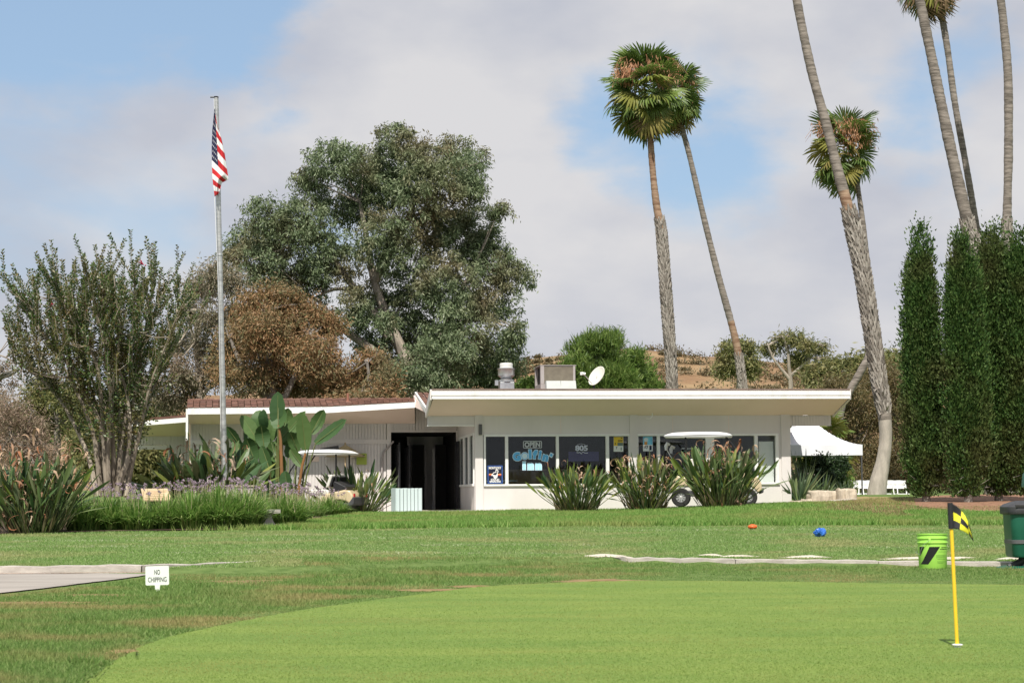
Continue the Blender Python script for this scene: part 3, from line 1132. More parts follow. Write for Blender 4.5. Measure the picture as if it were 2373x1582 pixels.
mb = MB(); mb.box(FL, FR, -OV - .05, -OV + .027, FB - .005, FB + hf * .26); mb.build('fascia_board', M['fascia'], CH)
# rakes at the two ends
for e, (ua, ub) in enumerate(((FL, VL), (FR, VR))):
    sg = -1 if e == 0 else 1
    mb = MB()
    q = .05 * sg
    a, b = (ua, ua + q) if sg > 0 else (ua + q, ua)
    c, d = (ub, ub + q) if sg > 0 else (ub + q, ub)
    mb.hexa([(a, -OV + .031, FB - .02), (b, -OV + .031, FB - .02), (d, .06, WV - .05), (c, .06, WV - .05),
             (a, -OV + .031, FT - .01), (b, -OV + .031, FT - .01), (d, .06, WV + .17), (c, .06, WV + .17)])
    mb.build('rake_board', M['cream'], CH)
# main plate behind the valley, laid in shingle courses
PK = L(965, 911, 4.4)
rise = (PK.z - (WV + .1)) / 4.4


def courses(name, A, B, C_, D, n, th=.022, jitter=.006, seed=3):
    """shingle courses between eave edge A-B and ridge edge D-C"""
    r = random.Random(seed)
    A, B, C_, D = map(Vector, (A, B, C_, D))
    nrm = (B - A).cross(D - A).normalized()
    if nrm.z < 0:
        nrm = -nrm
    mb = MB()
    for k in range(n):
        f0, f1 = k / n, min(1.0, (k + 1.25) / n)
        a0, b0, a1, b1 = A.lerp(D, f0), B.lerp(C_, f0), A.lerp(D, f1), B.lerp(C_, f1)
        m_ = max(3, int((b0 - a0).length / .17))
        for j in range(m_):
            s0, s1 = j / m_, (j + 1) / m_
            t_ = th + r.uniform(-jitter, jitter)
            mb.cur = r.choice((0, 0, 1, 2))
            p = [a0.lerp(b0, s0), a0.lerp(b0, s1 - .004), a1.lerp(b1, s1 - .004), a1.lerp(b1, s0)]
            q0 = [p[0] + nrm * .002, p[1] + nrm * .002, p[2] + nrm * .001, p[3] + nrm * .001]
            q1 = [p[0] + nrm * t_, p[1] + nrm * t_, p[2] + nrm * .006, p[3] + nrm * .006]
            mb.raw(q0 + q1, [(4, 5, 6, 7), (0, 1, 5, 4), (1, 2, 6, 5), (3, 0, 4, 7)])
    sm = [M['shingle'], pm('shingle_b', (.19, .10, .072), (.27, .145, .11), 6, .85, .4, 60), pm('shingle_c', (.10, .052, .04), (.17, .09, .07), 6, .85, .4, 60)]
    o = mb.build(name, sm, CH)
    return tag(o, kind='stuff')


mrL = PK.x + .02
courses('shingles', (VL + .02, .12, WV + .19), (VR, .12, WV + .19), (VR, 4.4, PK.z + .02), (mrL, 4.4, PK.z + .02), 16, seed=4)
mb = MB(); mb.face([(VL + .01, .1, WV + .1), (VR, .1, WV + .1), (VR, 4.4, PK.z - .03), (mrL, 4.4, PK.z - .03)]); mb.build('ceiling_board', M['soffit'], CH)
mb = MB()
mb.face([(mrL, 4.4, PK.z + .02), (VR, 4.4, PK.z + .02), (VR, 10.5, PK.z - 1.0), (mrL, 10.5, PK.z - 1.0)])
mb.build('rear_roof', M['shingle'], CH)
mb = MB(); mb.box(mrL, VR, 8.3, 8.45, -.3, PK.z - .7); mb.build('rear_wall', M['cream'], CH)
# thin rake on the left end of the main plate
mb = MB()
a, b = Vector((VL + .01, .1, WV + .12)), Vector((mrL - .02, 4.4, PK.z))
mb.hexa([(a.x - .05, a.y, a.z - .05), (a.x, a.y, a.z - .05), (b.x, b.y, b.z - .10), (b.x - .05, b.y, b.z - .10), (a.x - .05, a.y, a.z + .10), (a.x, a.y, a.z + .10), (b.x, b.y, b.z + .04), (b.x - .05, b.y, b.z + .04)])
mb.build('rake_board', M['trim'], CH)

# ---- left wing
VF, VW = 3.35, 4.5
f0t, f0b = L(435, 945, VF), L(435, 960, VF)
f1t, f1b = L(961, 931, VF), L(961, 944.5, VF)
mid_t, mid_b = L(760, 942, VF), L(760, 956.5, VF)
r0, r1 = L(435, 926, 5.2), L(950, 923.5, 5.2)
mb = MB()
for (t0, b0), (t1, b1) in (((f0t, f0b), (mid_t, mid_b)), ((mid_t, mid_b), (f1t, f1b))):
    mb.hexa([(b0.x, VF - .05, b0.z), (b1.x, VF - .05, b1.z), (b1.x, VF, b1.z), (b0.x, VF, b0.z), (t0.x, VF - .05, t0.z), (t1.x, VF - .05, t1.z), (t1.x, VF, t1.z), (t0.x, VF, t0.z)])
mb.build('fascia_board', M['fascia'], CH)
mid_r = r0.lerp(r1, (mid_t.x - f0t.x) / (f1t.x - f0t.x))
courses('shingles', (f0t.x - .02, VF - .06, f0t.z), (mid_t.x, VF - .06, mid_t.z), mid_r, r0, 11, seed=6)
courses('shingles', (mid_t.x, VF - .06, mid_t.z), (f1t.x, VF - .06, f1t.z), (r1.x + .15, 5.2, r1.z), mid_r, 11, seed=7)
mb = MB(); mb.face([(r0.x, 5.2, r0.z), (r1.x + .15, 5.2, r1.z), (r1.x + .15, 10, r1.z - .9), (r0.x, 10, r0.z - .9)]); mb.build('rear_roof', M['shingle'], CH)
# ridge caps, slightly uneven
mb = MB()
for k in range(34):
    a, b = r0.lerp(r1, k / 34), r0.lerp(r1, (k + .96) / 34)
    zz = .012 + .012 * (k % 2)
    mb.hexa([(a.x, 5.08, a.z - .03), (b.x, 5.08, b.z - .03), (b.x, 5.3, b.z - .03), (a.x, 5.3, a.z - .03), (a.x, 5.12, a.z + zz), (b.x, 5.12, b.z + zz + .012), (b.x, 5.26, b.z + zz + .012), (a.x, 5.26, a.z + zz)])
tag(mb.build('ridge_caps', M['shingle'], CH), kind='stuff')
# soffit and boards over the entrance
W_LW = lw(983, 820, VW)
e1 = L(1062, 983, VW)
mb = MB()
mb.face([(f0b.x, VF, f0b.z), (mid_b.x, VF, mid_b.z), (mid_b.x, VW, W_LW + .02), (f0b.x, VW, W_LW + .02)])
mb.face([(mid_b.x, VF, mid_b.z), (f1b.x, VF, f1b.z), (f1b.x + .1, VW, W_LW + .02), (mid_b.x, VW, W_LW + .02)])
mb.build('soffit', M['soffit'], CH)
mb = MB(); mb.face([(f1b.x, VF, f1b.z + .02), (f1b.x + .05, 4.4, PK.z - .06), (0.1, 4.4, PK.z - .06), (.1, .1, WV + .08), (VL, .1, WV + .08)]); mb.build('entrance_ceiling', M['soffit'], CH)
mb = MB()
mb.hexa([(f1b.x, VF - .04, f1b.z), (f1b.x + .05, VF - .04, f1b.z), (PK.x + .05, 4.4, PK.z - .22), (PK.x, 4.4, PK.z - .22), (f1t.x, VF - .04, f1t.z), (f1t.x + .05, VF - .04, f1t.z), (PK.x + .05, 4.4, PK.z + .03), (PK.x, 4.4, PK.z + .03)])
mb.build('rake_board', M['cream'], CH)


def siding(name, u0, u1, w0, w1, v, pitch=.088, th=.05):
    """vertical boards with open grooves"""
    mb = MB()
    n = max(1, round((u1 - u0) / pitch))
    for k in range(n):
        a, b = u0 + (u1 - u0) * k / n, u0 + (u1 - u0) * (k + 1) / n
        mb.box(a, b - .02, v, v + th, w0, w1)
    mb.box(u0, u1 - .016, v + .030, v + th + .02, w0 + .002, w1 - .002)
    return mb.build(name, M['cream'], CH)


UD0, UD1 = lu(906, VW), lu(1056, VW)
W_DH = lw(1001, 980, VW)
WT = lw(1028, 820, VW)
WTT = lw(1018, 820, VW)
UL = lu(440, VW)
siding('siding', UL, UD0 - .12, WTT, W_LW + .1, VW)
siding('siding', UL, UD0 - .12, W_B, WT, VW)
mb = MB(); mb.box(UL, UD0 - .12, VW - .02, VW + .05, WT, WTT); mb.build('trim_board', M['cream'], CH)
mb = MB(); mb.box(UD0 - .12, UD0, VW - .03, VW + .12, W_B, W_LW + .1); mb.build('column', M['cream'], CH)
siding('siding', UD0, f1t.x + .12, W_DH + .05, W_LW + .1, VW + .002)
siding('siding', f1t.x + .12, 0.0, W_DH + .05, PK.z - .12, VW + .002)
mb = MB(); mb.box(UD0, UD1 + .1, VW - .03, VW + .08, W_DH, W_DH + .05); mb.build('door_header', M['cream'], CH)
mb = MB(); mb.box(UD1 + .02, 0.0, VW - .02, VW + .08, W_B, W_DH); mb.build('door_jamb', M['cream'], CH)
# dark passage behind the opening
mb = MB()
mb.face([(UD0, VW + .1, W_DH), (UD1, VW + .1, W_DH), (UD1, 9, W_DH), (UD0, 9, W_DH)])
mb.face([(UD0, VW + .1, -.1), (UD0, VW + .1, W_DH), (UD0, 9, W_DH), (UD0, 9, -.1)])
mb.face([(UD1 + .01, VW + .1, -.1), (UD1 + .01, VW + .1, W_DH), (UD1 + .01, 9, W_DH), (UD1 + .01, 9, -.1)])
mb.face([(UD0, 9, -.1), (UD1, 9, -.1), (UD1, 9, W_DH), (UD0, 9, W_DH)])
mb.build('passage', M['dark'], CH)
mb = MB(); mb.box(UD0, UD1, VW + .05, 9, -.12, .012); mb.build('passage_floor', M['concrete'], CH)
for a, b, tp, hw in ((984, 988, 1040, .3), (1002, 1008, 1040, .4)):
    mb = MB(); mb.box(lu(a, 7.4), lu(b, 7.4), 7.4, 7.46, .02, lw(tp, 990, 7.4)); mb.build('door_stile', M['cream'] if a > 990 else M['acgrey'], CH)
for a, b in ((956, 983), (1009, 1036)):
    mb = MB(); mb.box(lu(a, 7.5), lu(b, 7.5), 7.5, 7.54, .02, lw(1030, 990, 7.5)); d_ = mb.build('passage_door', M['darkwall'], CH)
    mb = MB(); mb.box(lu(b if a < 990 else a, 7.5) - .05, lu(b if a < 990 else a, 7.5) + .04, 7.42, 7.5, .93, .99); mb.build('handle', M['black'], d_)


def mesh_gate(u, v0, v1, w1, left):
    """folded-back security gate: frame with expanded-metal infill"""
    mb = MB()
    for v in (v0, v1):
        mb.box(u - .02, u + .02, v - .02, v + .02, .06, w1)
    for w in (.06, w1 - .04):
        mb.box(u - .018, u + .018, v0, v1, w, w + .04)
    f = mb.build('security_gate', M['black'], CH)
    mb = MB()
    n = 16
    for k in range(-26, n):
        w0, wE = .08 + k * .085, .08 + k * .085 + (v1 - v0) * 1.3
        for sgn in (1, -1):
            a, b = (v0, w0), (v1, wE)
            if sgn < 0:
                a, b = (v0, wE), (v1, w0)
            za, zb = a[1], b[1]
            if max(za, zb) < .1 or min(za, zb) > w1 - .05:
                continue
            pa, pb = Vector((u, a[0], za)), Vector((u, b[0], zb))
            # clip to the frame
            def clip(p, q):
                if p.z < .08:
                    p = p.lerp(q, (.08 - p.z) / (q.z - p.z))
                if p.z > w1 - .02:
                    p = p.lerp(q, (w1 - .02 - p.z) / (q.z - p.z))
                return p
            pa, pb = clip(pa, pb), clip(pb, pa)
            if (pb - pa).length > .02:
                mb.bar(pa, pb, .006, .012, (1, 0, 0))
    mb.build('mesh_infill', pm('gate_mesh', (.10, .10, .11), None, rough=.35, metal=.6), f)


mesh_gate(UD0 + .22, VW - .35, VW + 1.4, lw(1025, 930, VW), True)
mesh_gate(UD0 + .55, VW + .3, VW + 1.9, lw(1030, 930, VW), True)
mesh_gate(UD1 + .0, VW - .95, VW + .05, lw(1024, 1050, VW), False)
# bent conduit by the opening and small wall boxes
mb = MB()
P = [L(x_, y_, VW - .06) for x_, y_ in ((885, 1183), (885, 1110), (885.5, 1060), (889, 1046), (898, 1037), (912, 1022))]
mb.tube(P, .028, 10)
mb.build('conduit', M['acgrey'], CH, smooth=True)
mb = MB(); q = L(1113, 995, -.05); mb.box(q.x - .045, q.x + .045, -.10, -.036, q.z - .14, q.z + .14); mb.build('wall_light', pm('lamp_grey', (.10, .10, .10), None, rough=.5), CH, bevel=.012)
mb = MB()
P = [L(x_, y_, -.25) for x_, y_ in ((1512, 957), (1511, 965), (1506, 970), (1497, 970))]
mb.tube(P, .012, 8)
mb.build('camera_bracket', M['whiteplastic'], CH)

# left end of the left wing: dropped end board, valance; then the far-left carport wing
a = L(436, 945, VF - .02)
mb = MB()
mb.box(a.x - .06, a.x, VF - .03, VW, lw(1000, 436, VF), a.z - .02)
mb.box(a.x - .055, a.x - .004, VF - .08, VF + .02, lw(1021, 436, VF), lw(1000, 436, VF))
mb.build('end_board', M['trim'], CH)
VC = 5.3
c0t, c0b, c1t, c1b = L(306, 977.5, VC), L(306, 988, VC), L(437, 966.5, VC), L(437, 977.5, VC)
mb = MB()
mb.hexa([(c0b.x, VC - .05, c0b.z), (c1b.x, VC - .05, c1b.z), (c1b.x, VC, c1b.z), (c0b.x, VC, c0b.z), (c0t.x, VC - .05, c0t.z), (c1t.x, VC - .05, c1t.z), (c1t.x, VC, c1t.z), (c0t.x, VC, c0t.z)])
mb.build('fascia_board', M['fascia'], CH)
cr0, cr1 = L(322, 970, 6.6), L(437, 961, 6.6)
courses('shingles', (c0t.x, VC - .05, c0t.z), (c1t.x, VC - .05, c1t.z), cr1, cr0, 6, seed=9)
VCW = 6.3
wt = lw(1012, 350, VCW)
mb = MB(); mb.face([(c0b.x, VC, c0b.z), (c1b.x, VC, c1b.z), (c1b.x, VCW, wt + .02), (c0b.x + .08, VCW, wt + .02)]); mb.build('soffit', M['soffit'], CH)
siding('siding', lu(312, VCW), lu(390, VCW), lw(1030, 350, VCW), wt + .05, VCW)
mb = MB(); mb.box(lu(312, VCW), lu(388, VCW), VCW - .02, VCW + .1, lw(1041, 350, VCW), lw(1031, 350, VCW)); mb.build('carport_beam', M['cream'], CH)
siding('siding', lu(389, VCW), lu(440, VCW), W_B, wt + .05, VCW)

# ---- lettering and signs on the glass
_fonts = {}


def text_mesh(body, size=1.0, offset=0.0, extrude=.0, outline=0.0):
    cu = bpy.data.curves.new('text', 'FONT')
    cu.body = body
    cu.size = size
    cu.align_x = 'CENTER'
    cu.align_y = 'CENTER'
    cu.resolution_u = 3
    if outline:
        cu.fill_mode = 'NONE'
        cu.bevel_depth = outline
        cu.bevel_resolution = 1
    else:
        cu.offset = offset
        cu.extrude = extrude
    ob = bpy.data.objects.new('text', cu)
    COL.objects.link(ob)
    dg = bpy.context.evaluated_depsgraph_get()
    me = bpy.data.meshes.new_from_object(ob.evaluated_get(dg))
    bpy.data.objects.remove(ob)
    return me


def fit(me, w, h):
    """centre a text mesh and scale it to width w, height h"""
    co = np.array([v.co for v in me.vertices])
    lo, hi = co.min(0), co.max(0)
    s_ = np.array([w / max(hi[0] - lo[0], 1e-6), h / max(hi[1] - lo[1], 1e-6), 1])
    co = (co - (lo + hi) / 2 * np.array([1, 1, 0])) * s_
    me.vertices.foreach_set('co', co.astype(np.float32).ravel())
    return me


def facade(px, py, v, rot=0.0, sx=1.0, sy=1.0):
    """matrix that stands x-y artwork upright on the facade at the photo pixel"""
    p = L(px, py, v)
    return Matrix.Translation(p) @ Matrix.Rotation(math.pi / 2, 4, 'X') @ Matrix.Rotation(rot, 4, 'Z') @ Matrix.Diagonal((sx, sy, 1, 1))


PXM = 4400 / 50.0
M['vinyl_rim'] = pm('vinyl_rim', (.62, .78, .88), None, rough=.5)
M['vinyl_blue'] = pm('vinyl_blue', (.10, .42, .76), (.12, .46, .80), 6, .5)
M['vinyl_light'] = pm('vinyl_light', (.38, .72, .93), (.46, .78, .95), 6, .5)
rim, fill, fill2 = MB(), MB(), MB()
for ch, px, py, rot, sz in (('G', 1197.5, 1057.5, .2, (18, 20)), ('l', 1228.5, 1052, .02, (6.5, 21)), ('f', 1240, 1052.5, -.08, (10.5, 21)), ('i', 1251.5, 1053.5, -.16, (6, 20)), ('n', 1264, 1060.5, -.26, (13.5, 15.5))):
    w_, h_ = sz
    rim.mesh(fit(text_mesh(ch, .35, .034), (w_ + 2.6) / PXM, (h_ + 2.6) / PXM), facade(px, py, GV - .003, rot))
    fill.mesh(fit(text_mesh(ch, .35, .024), w_ / PXM, h_ / PXM), facade(px, py, GV - .006, rot))
# the o is a golf ball
for r_, mbx, dv in ((.105, rim, -.003), (.088, fill, -.006)):
    p = L(1216, 1056, GV + dv)
    mbx.face([(p.x + r_ * math.cos(a), p.y, p.z + r_ * math.sin(a)) for a in [2 * math.pi * k / 28 for k in range(28)]])
p = L(1216, 1056, GV - .009)
rim.face([(p.x + .072 * math.cos(a), p.y, p.z + .072 * math.sin(a)) for a in [2 * math.pi * k / 28 for k in range(28)]])
for mbx, q, dv in ((rim, 1.0, -.003), (fill, .55, -.006)):
    p = L(1277.5, 1054, GV + dv)
    w_, h_ = .042 * q + .008, .06 * q
    d = Vector((math.cos(-.5), 0, math.sin(-.5))); e = Vector((math.sin(.5), 0, math.cos(.5)))
    mbx.face([p - d * w_ - e * h_, p + d * w_ - e * h_, p + d * w_ + e * h_, p - d * w_ + e * h_])
for ch, px, py, w_, h_ in (('I', 1214.7, 1078.5, 6.5, 19), ('n', 1230, 1080.3, 14, 15.5), ('n', 1248, 1080.3, 14, 15.5)):
    rim.mesh(fit(text_mesh(ch, .35, .034), (w_ + 2.4) / PXM, (h_ + 2.4) / PXM), facade(px, py, GV - .003))
    fill2.mesh(fit(text_mesh(ch, .35, .024), w_ / PXM, h_ / PXM), facade(px, py, GV - .006))
rim.build('lettering_rim', M['vinyl_rim'], wf1)
fill.build('lettering', M['vinyl_blue'], wf1)
fill2.build('lettering', M['vinyl_light'], wf1)


def hang(name, parts, label, cat):
    """a sign as a thing of its own, placed in the clubhouse's frame"""
    e = empty(name, O_, TH)
    tag(e, label, cat)
    for nm, mbx, mat in parts:
        mbx.build(nm, mat, e)
    return e


M['neon'] = pm('neon_tube_off', (.92, .93, .94), None, rough=.3)
M['lilac'] = pm('lilac_tube', (.85, .85, .98), None, rough=.3)
mb = MB(); mb.mesh(fit(text_mesh('OPEN', 18.5 / PXM, outline=.008), 37 / PXM, 12.5 / PXM), facade(1233.7, 1029.8, GV + .05))
fr = MB()
pa = [L(x_, y_, GV + .05) for x_, y_ in ((1213, 1023), (1214, 1022), (1254, 1022), (1255, 1023), (1255, 1036.5), (1254, 1037.5), (1214, 1037.5), (1213, 1036.5), (1213, 1023))]
fr.tube(pa, .008, 6)
hang('open_sign', [('tube_letters', mb, M['neon']), ('border_tube', fr, M['neon'])], 'unlit tube sign reading OPEN above the blue window lettering', 'sign')
mb = MB(); mb.mesh(fit(text_mesh('805', 20 / PXM, outline=.010), 30 / PXM, 13.5 / PXM), facade(1347.5, 1037.8, GV + .05))
sw = MB()
for k in range(6):
    p = L(1336 + 4.4 * k, 1047.5 + (k % 3), GV + .05)
    sw.bar(p, p + Vector((.05, 0, .012 * (1 if k % 2 else -1))), .012, .016)
sw.tube([L(1338, 1029.5, GV + .05), L(1347, 1027.5, GV + .05), L(1356, 1029.5, GV + .05)], .004, 6)
hang('number_sign', [('tube_letters', mb, M['lilac']), ('script_tube', sw, M['lilac'])], 'pale lilac tube sign reading 805 behind the third pane', 'sign')
# purple cloth low in the same pane, part of the room
mb = MB(); mb.box(lu(1318, .5), lu(1388, .5), .5, .52, lw(1068, 1350, .5), lw(1046, 1350, .5)); mb.build('banner', pm('purple_cloth', (.05, .045, .16), None, rough=.8), CH)


def rectf(mb, x0, x1, y0, y1, v):
    a, b, c, d = L(x0, y1, v), L(x1, y1, v), L(x1, y0, v), L(x0, y0, v)
    mb.face([a, b, c, d])


# bird poster with blue border
bd, fd, wh, og = MB(), MB(), MB(), MB()
a, b = L(1130, 1119.5, GV), L(1164.5, 1078, GV)
bd.box(a.x, b.x, GV - .012, GV - .002, a.z, b.z)
rectf(fd, 1132, 1162.5, 1080, 1117.5, GV - .015)
rectf(og, 1133, 1161.5, 1097, 1099, GV - .018)
og.cur = 1
rectf(og, 1133, 1161.5, 1099, 1101.5, GV - .018)
wh.mesh(fit(text_mesh('MONTUCKY', 7.6 / PXM, .003), 29 / PXM, 5.6 / PXM), facade(1147.2, 1083.6, GV - .02))
wh.mesh(fit(text_mesh('COLD', 6.4 / PXM, .003), 20 / PXM, 4.3 / PXM), facade(1147.2, 1110.5, GV - .02))
wh.mesh(fit(text_mesh('SNACKS', 6.4 / PXM, .003), 26 / PXM, 4.3 / PXM), facade(1147.5, 1115.2, GV - .02))


def polyw(mb, pts, v):
    mb.face([L(1100 + x_ / 10.69, 990 + y_ / 10.69, v) for x_, y_ in pts])


birdo = [(405, 1190), (470, 1110), (520, 1100), (515, 1060), (545, 1025), (585, 1065), (590, 1105), (565, 1110), (575, 1160), (560, 1240), (530, 1265), (480, 1260), (460, 1200)]
polyw(wh, birdo[::-1], GV - .0195)
polyw(fd, [(445, 1165), (480, 1125), (535, 1115), (535, 1070), (550, 1050), (572, 1090), (555, 1100), (550, 1150), (520, 1180), (470, 1170)][::-1], GV - .022)
hang('bird_poster', [('border', bd, pm('poster_blue', (.04, .10, .33), None, rough=.4)), ('field', fd, pm('poster_navy', (.012, .014, .035), None, rough=.4)),
                     ('stripe', og, [pm('poster_orange', (.75, .33, .10), None), pm('poster_red', (.50, .06, .05), None)]), ('lettering', wh, M['flagwhite'])],
     'small blue bordered poster with a white bird reading MONTUCKY COLD SNACKS', 'poster')
# yellow price poster
a, b, c, d = MB(), MB(), MB(), MB()
rectf(a, 1422, 1444.5, 1011.5, 1046, GV - .004)
rectf(b, 1422.5, 1444, 1012, 1032.5, GV - .007)
rectf(c, 1431, 1443.5, 1025, 1032.3, GV - .010)
rectf(c, 1438.5, 1440.5, 1036, 1043, GV - .010)
d.mesh(fit(text_mesh('7', 9 / PXM, .003), 3.6 / PXM, 5.5 / PXM), facade(1429, 1037.5, GV - .011))
d.mesh(text_mesh('5', 6 / PXM, .002), facade(1426, 1028, GV - .011))
for yy in (1019, 1021.5):
    rectf(d, 1432, 1442.5, yy, yy + 1.3, GV - .011)
rectf(d, 1439, 1442, 1013.3, 1015.5, GV - .011)
hang('price_poster', [('sheet', a, pm('poster_sheet', (.72, .74, .70), None)), ('yellow_field', b, pm('poster_yellow', (.72, .50, .04), None)), ('photo_block', c, pm('poster_teal', (.06, .16, .22), (.20, .22, .10), 30)), ('lettering', d, M['print'])],
     'yellow and white price poster with a 7, in the fourth window pane', 'poster')
# blue drink poster
a, b, c, d, e_ = MB(), MB(), MB(), MB(), MB()
rectf(a, 1490, 1512.5, 1010.8, 1045, GV - .004)
rectf(b, 1490.5, 1512, 1011, 1030, GV - .007)
rectf(c, 1493.5, 1500, 1023, 1030, GV - .010)
e_.face([L(1497 + 5 * math.cos(t_), 1018.5 + 5 * math.sin(t_), GV - .009) for t_ in [2 * math.pi * k / 16 for k in range(16)]][::-1])
d.mesh(fit(text_mesh('$7', 10.5 / PXM, .004), 9.5 / PXM, 8.5 / PXM), facade(1497.5, 1036.5, GV - .011))
rectf(d, 1505, 1510, 1032, 1042.5, GV - .011)
hang('drink_poster', [('sheet', a, pm('poster_sheet2', (.74, .77, .79), None)), ('blue_field', b, pm('poster_bluef', (.06, .35, .62), (.25, .62, .80), 8)), ('drink', c, pm('poster_drink', (.62, .28, .06), None)), ('foam', e_, pm('poster_foam', (.62, .68, .70), None)), ('lettering', d, pm('poster_ink', (.01, .02, .06), None))],
     'blue and white drink poster reading $7 in the fifth window pane', 'poster')
# dark neon with green arch
a, b = MB(), MB()
a.tube([L(x_, y_, GV + .05) for x_, y_ in ((1577, 1053), (1581, 1047), (1588, 1043), (1595, 1043.5), (1601, 1048), (1605, 1056))], .007, 6)
b.mesh(fit(text_mesh('LOST HIGHWAY', 5.2 / PXM, .0015), 28 / PXM, 3.2 / PXM), facade(1592, 1039, GV + .05))
b.tube([L(x_, y_, GV + .05) for x_, y_ in ((1587, 1061), (1587, 1052), (1592, 1047), (1592, 1056), (1595, 1060))], .005, 6)
hang('arch_sign', [('arch_tube', a, pm('green_tube', (.03, .30, .16), None, rough=.3)), ('tube_letters', b, M['neon'])], 'dark window sign with a green arch behind the right golf cart', 'sign')

# ---- rooftop equipment
RV = 2.9
RW = WV + .1 + rise * RV


def roof_thing(name, label, cat):
    e = empty(name, O_, TH)
    return tag(e, label, cat)


e = roof_thing('exhaust_fan', 'round galvanised kitchen exhaust fan on a square base on the flat roof', 'fan')
p0 = L(1173.5, 900, RV)
c0 = (p0.x, RV, 0)
g = lambda y_: lw(y_, 1173, RV)
mb = MB(); mb.box(p0.x - .2, p0.x + .2, RV - .2, RV + .2, RW - .15, g(886)); mb.build('base_box', M['steel'], e, bevel=.01)
mb = MB(); mb.lathe([(.2, g(886)), (.23, g(885)), (.23, g(882)), (.15, g(878)), (.14, g(876.5))], 24, c0); mb.build('curb_cone', M['steel'], e, smooth=True)
mb = MB(); mb.lathe([(.13, g(877)), (.17, g(875)), (.235, g(870)), (.24, g(856)), (.25, g(855)), (.25, g(853.5)), (.2, g(853))], 28, c0); mb.build('fan_housing', M['steel'], e, smooth=True)
mb = MB(); mb.lathe([(.185, g(853.5)), (.19, g(852)), (.18, g(851)), (.185, g(844)), (.175, g(842)), (.15, g(841))], 28, c0); mb.build('fan_cap', pm('fan_cap', (.60, .60, .57), None, rough=.5), e, smooth=True)
mb = MB(); mb.box(p0.x - .33, p0.x - .24, RV - .1, RV, g(893), g(881)); mb.build('junction_box', M['steel'], e)

e = roof_thing('roof_unit', 'grey boxed air conditioner with tan louvred coil on the flat roof', 'air conditioner')
a, b = L(1252.5, 845.5, RV), L(1334.5, 845.5, RV)
ztop, zb = a.z, RW - .3
D_ = 1.15
mb = MB()
mb.box(a.x, b.x, RV, RV + D_, zb, g(889))
mb.box(a.x - .01, b.x + .01, RV - .01, RV + D_ + .01, ztop - .02, ztop)
for q in (a.x, b.x - .08):
    mb.box(q, q + (.10 if q == a.x else .06), RV - .004, RV + .1, g(889), ztop - .02)
    mb.box(q, q + .08, RV + D_ - .08, RV + D_, g(889), ztop - .02)
mb.build('casing', M['acgrey'], e)
mb = MB(); mb.box(a.x + .09, b.x - .05, RV + .03, RV + D_ - .03, g(889), ztop - .025); mb.build('coil_core', M['acdark'], e)
for k in range(17):
    z_ = g(889) + (ztop - .05 - g(889)) * (k + .5) / 17
    mb = MB(); mb.hexa([(a.x + .10, RV + .0, z_ - .012), (b.x - .06, RV + .0, z_ - .012), (b.x - .06, RV + .03, z_ - .012 + .01), (a.x + .10, RV + .03, z_ - .012 + .01),
                        (a.x + .10, RV + .0, z_ + .006), (b.x - .06, RV + .0, z_ + .006), (b.x - .06, RV + .03, z_ + .02), (a.x + .10, RV + .03, z_ + .02)])
    mb.build('louvre', M['accoil'], e)
for q, q1 in ((1268, 1300.5), (1301.5, 1336)):
    qa, qb = lu(q, RV - .3), lu(q1, RV - .3)
    mb = MB(); mb.hexa([(qa, RV - .45, zb), (qb + .05, RV - .45, zb), (qb + .05, RV - .02, zb), (qa, RV - .02, zb), (qa, RV - .30, g(883.5)), (qb, RV - .30, g(883.5)), (qb, RV - .02, g(883)), (qa, RV - .02, g(883))])
    mb.build('duct_hood', pm('hood', (.50, .54, .52), (.58, .60, .57), 4, .5), e)

e = roof_thing('satellite_dish', 'cream satellite dish tilted up on the flat roof beside the grey air conditioner', 'dish')
dv = 2.2
c = L(1383, 871, dv)
nrm = Vector((-.72, -.42, .45)).normalized()
mb = MB()
qt = nrm.to_track_quat('Z', 'Y').to_matrix()
prof = [(.0001, -.05), (.10, -.045), (.20, -.03), (.28, .0), (.30, .012)]
vs = []
n = 28
for r_, z_ in prof:
    for k in range(n):
        t_ = 2 * math.pi * k / n
        vs.append(c + qt @ Vector((r_ * math.cos(t_), r_ * 1.02 * math.sin(t_), z_)))
fs = [(i * n + k, i * n + (k + 1) % n, (i + 1) * n + (k + 1) % n, (i + 1) * n + k) for i in range(len(prof) - 1) for k in range(n)]
mb.raw(vs, fs)
dd = mb.build('reflector', pm('dish_cream', (.66, .64, .56), (.70, .68, .60), 4, .5), e, smooth=True)
sol = dd.modifiers.new('solid', 'SOLIDIFY'); sol.thickness = .012
lnb = L(1352, 866, dv - .25)
foot = L(1376, 893, dv)
mb = MB(); mb.tube([foot, lnb], .012, 8); mb.tube([foot, c - nrm * .05], .02, 8); mb.build('arm', M['steel'], e)
mb = MB(); mb.tube([lnb + Vector((-.05, 0, .02)), lnb + Vector((.05, 0, -.01))], [.035, .045], 10); mb.box(lnb.x - .09, lnb.x - .03, lnb.y - .03, lnb.y + .03, lnb.z - .03, lnb.z + .05); mb.build('feed_horn', M['whiteplastic'], e)
mb = MB(); mb.tube([(foot.x + .03, dv, WV + .1 + rise * dv - .05), foot + Vector((.0, 0, .02))], .025, 8); mb.build('mast', M['black'], e)

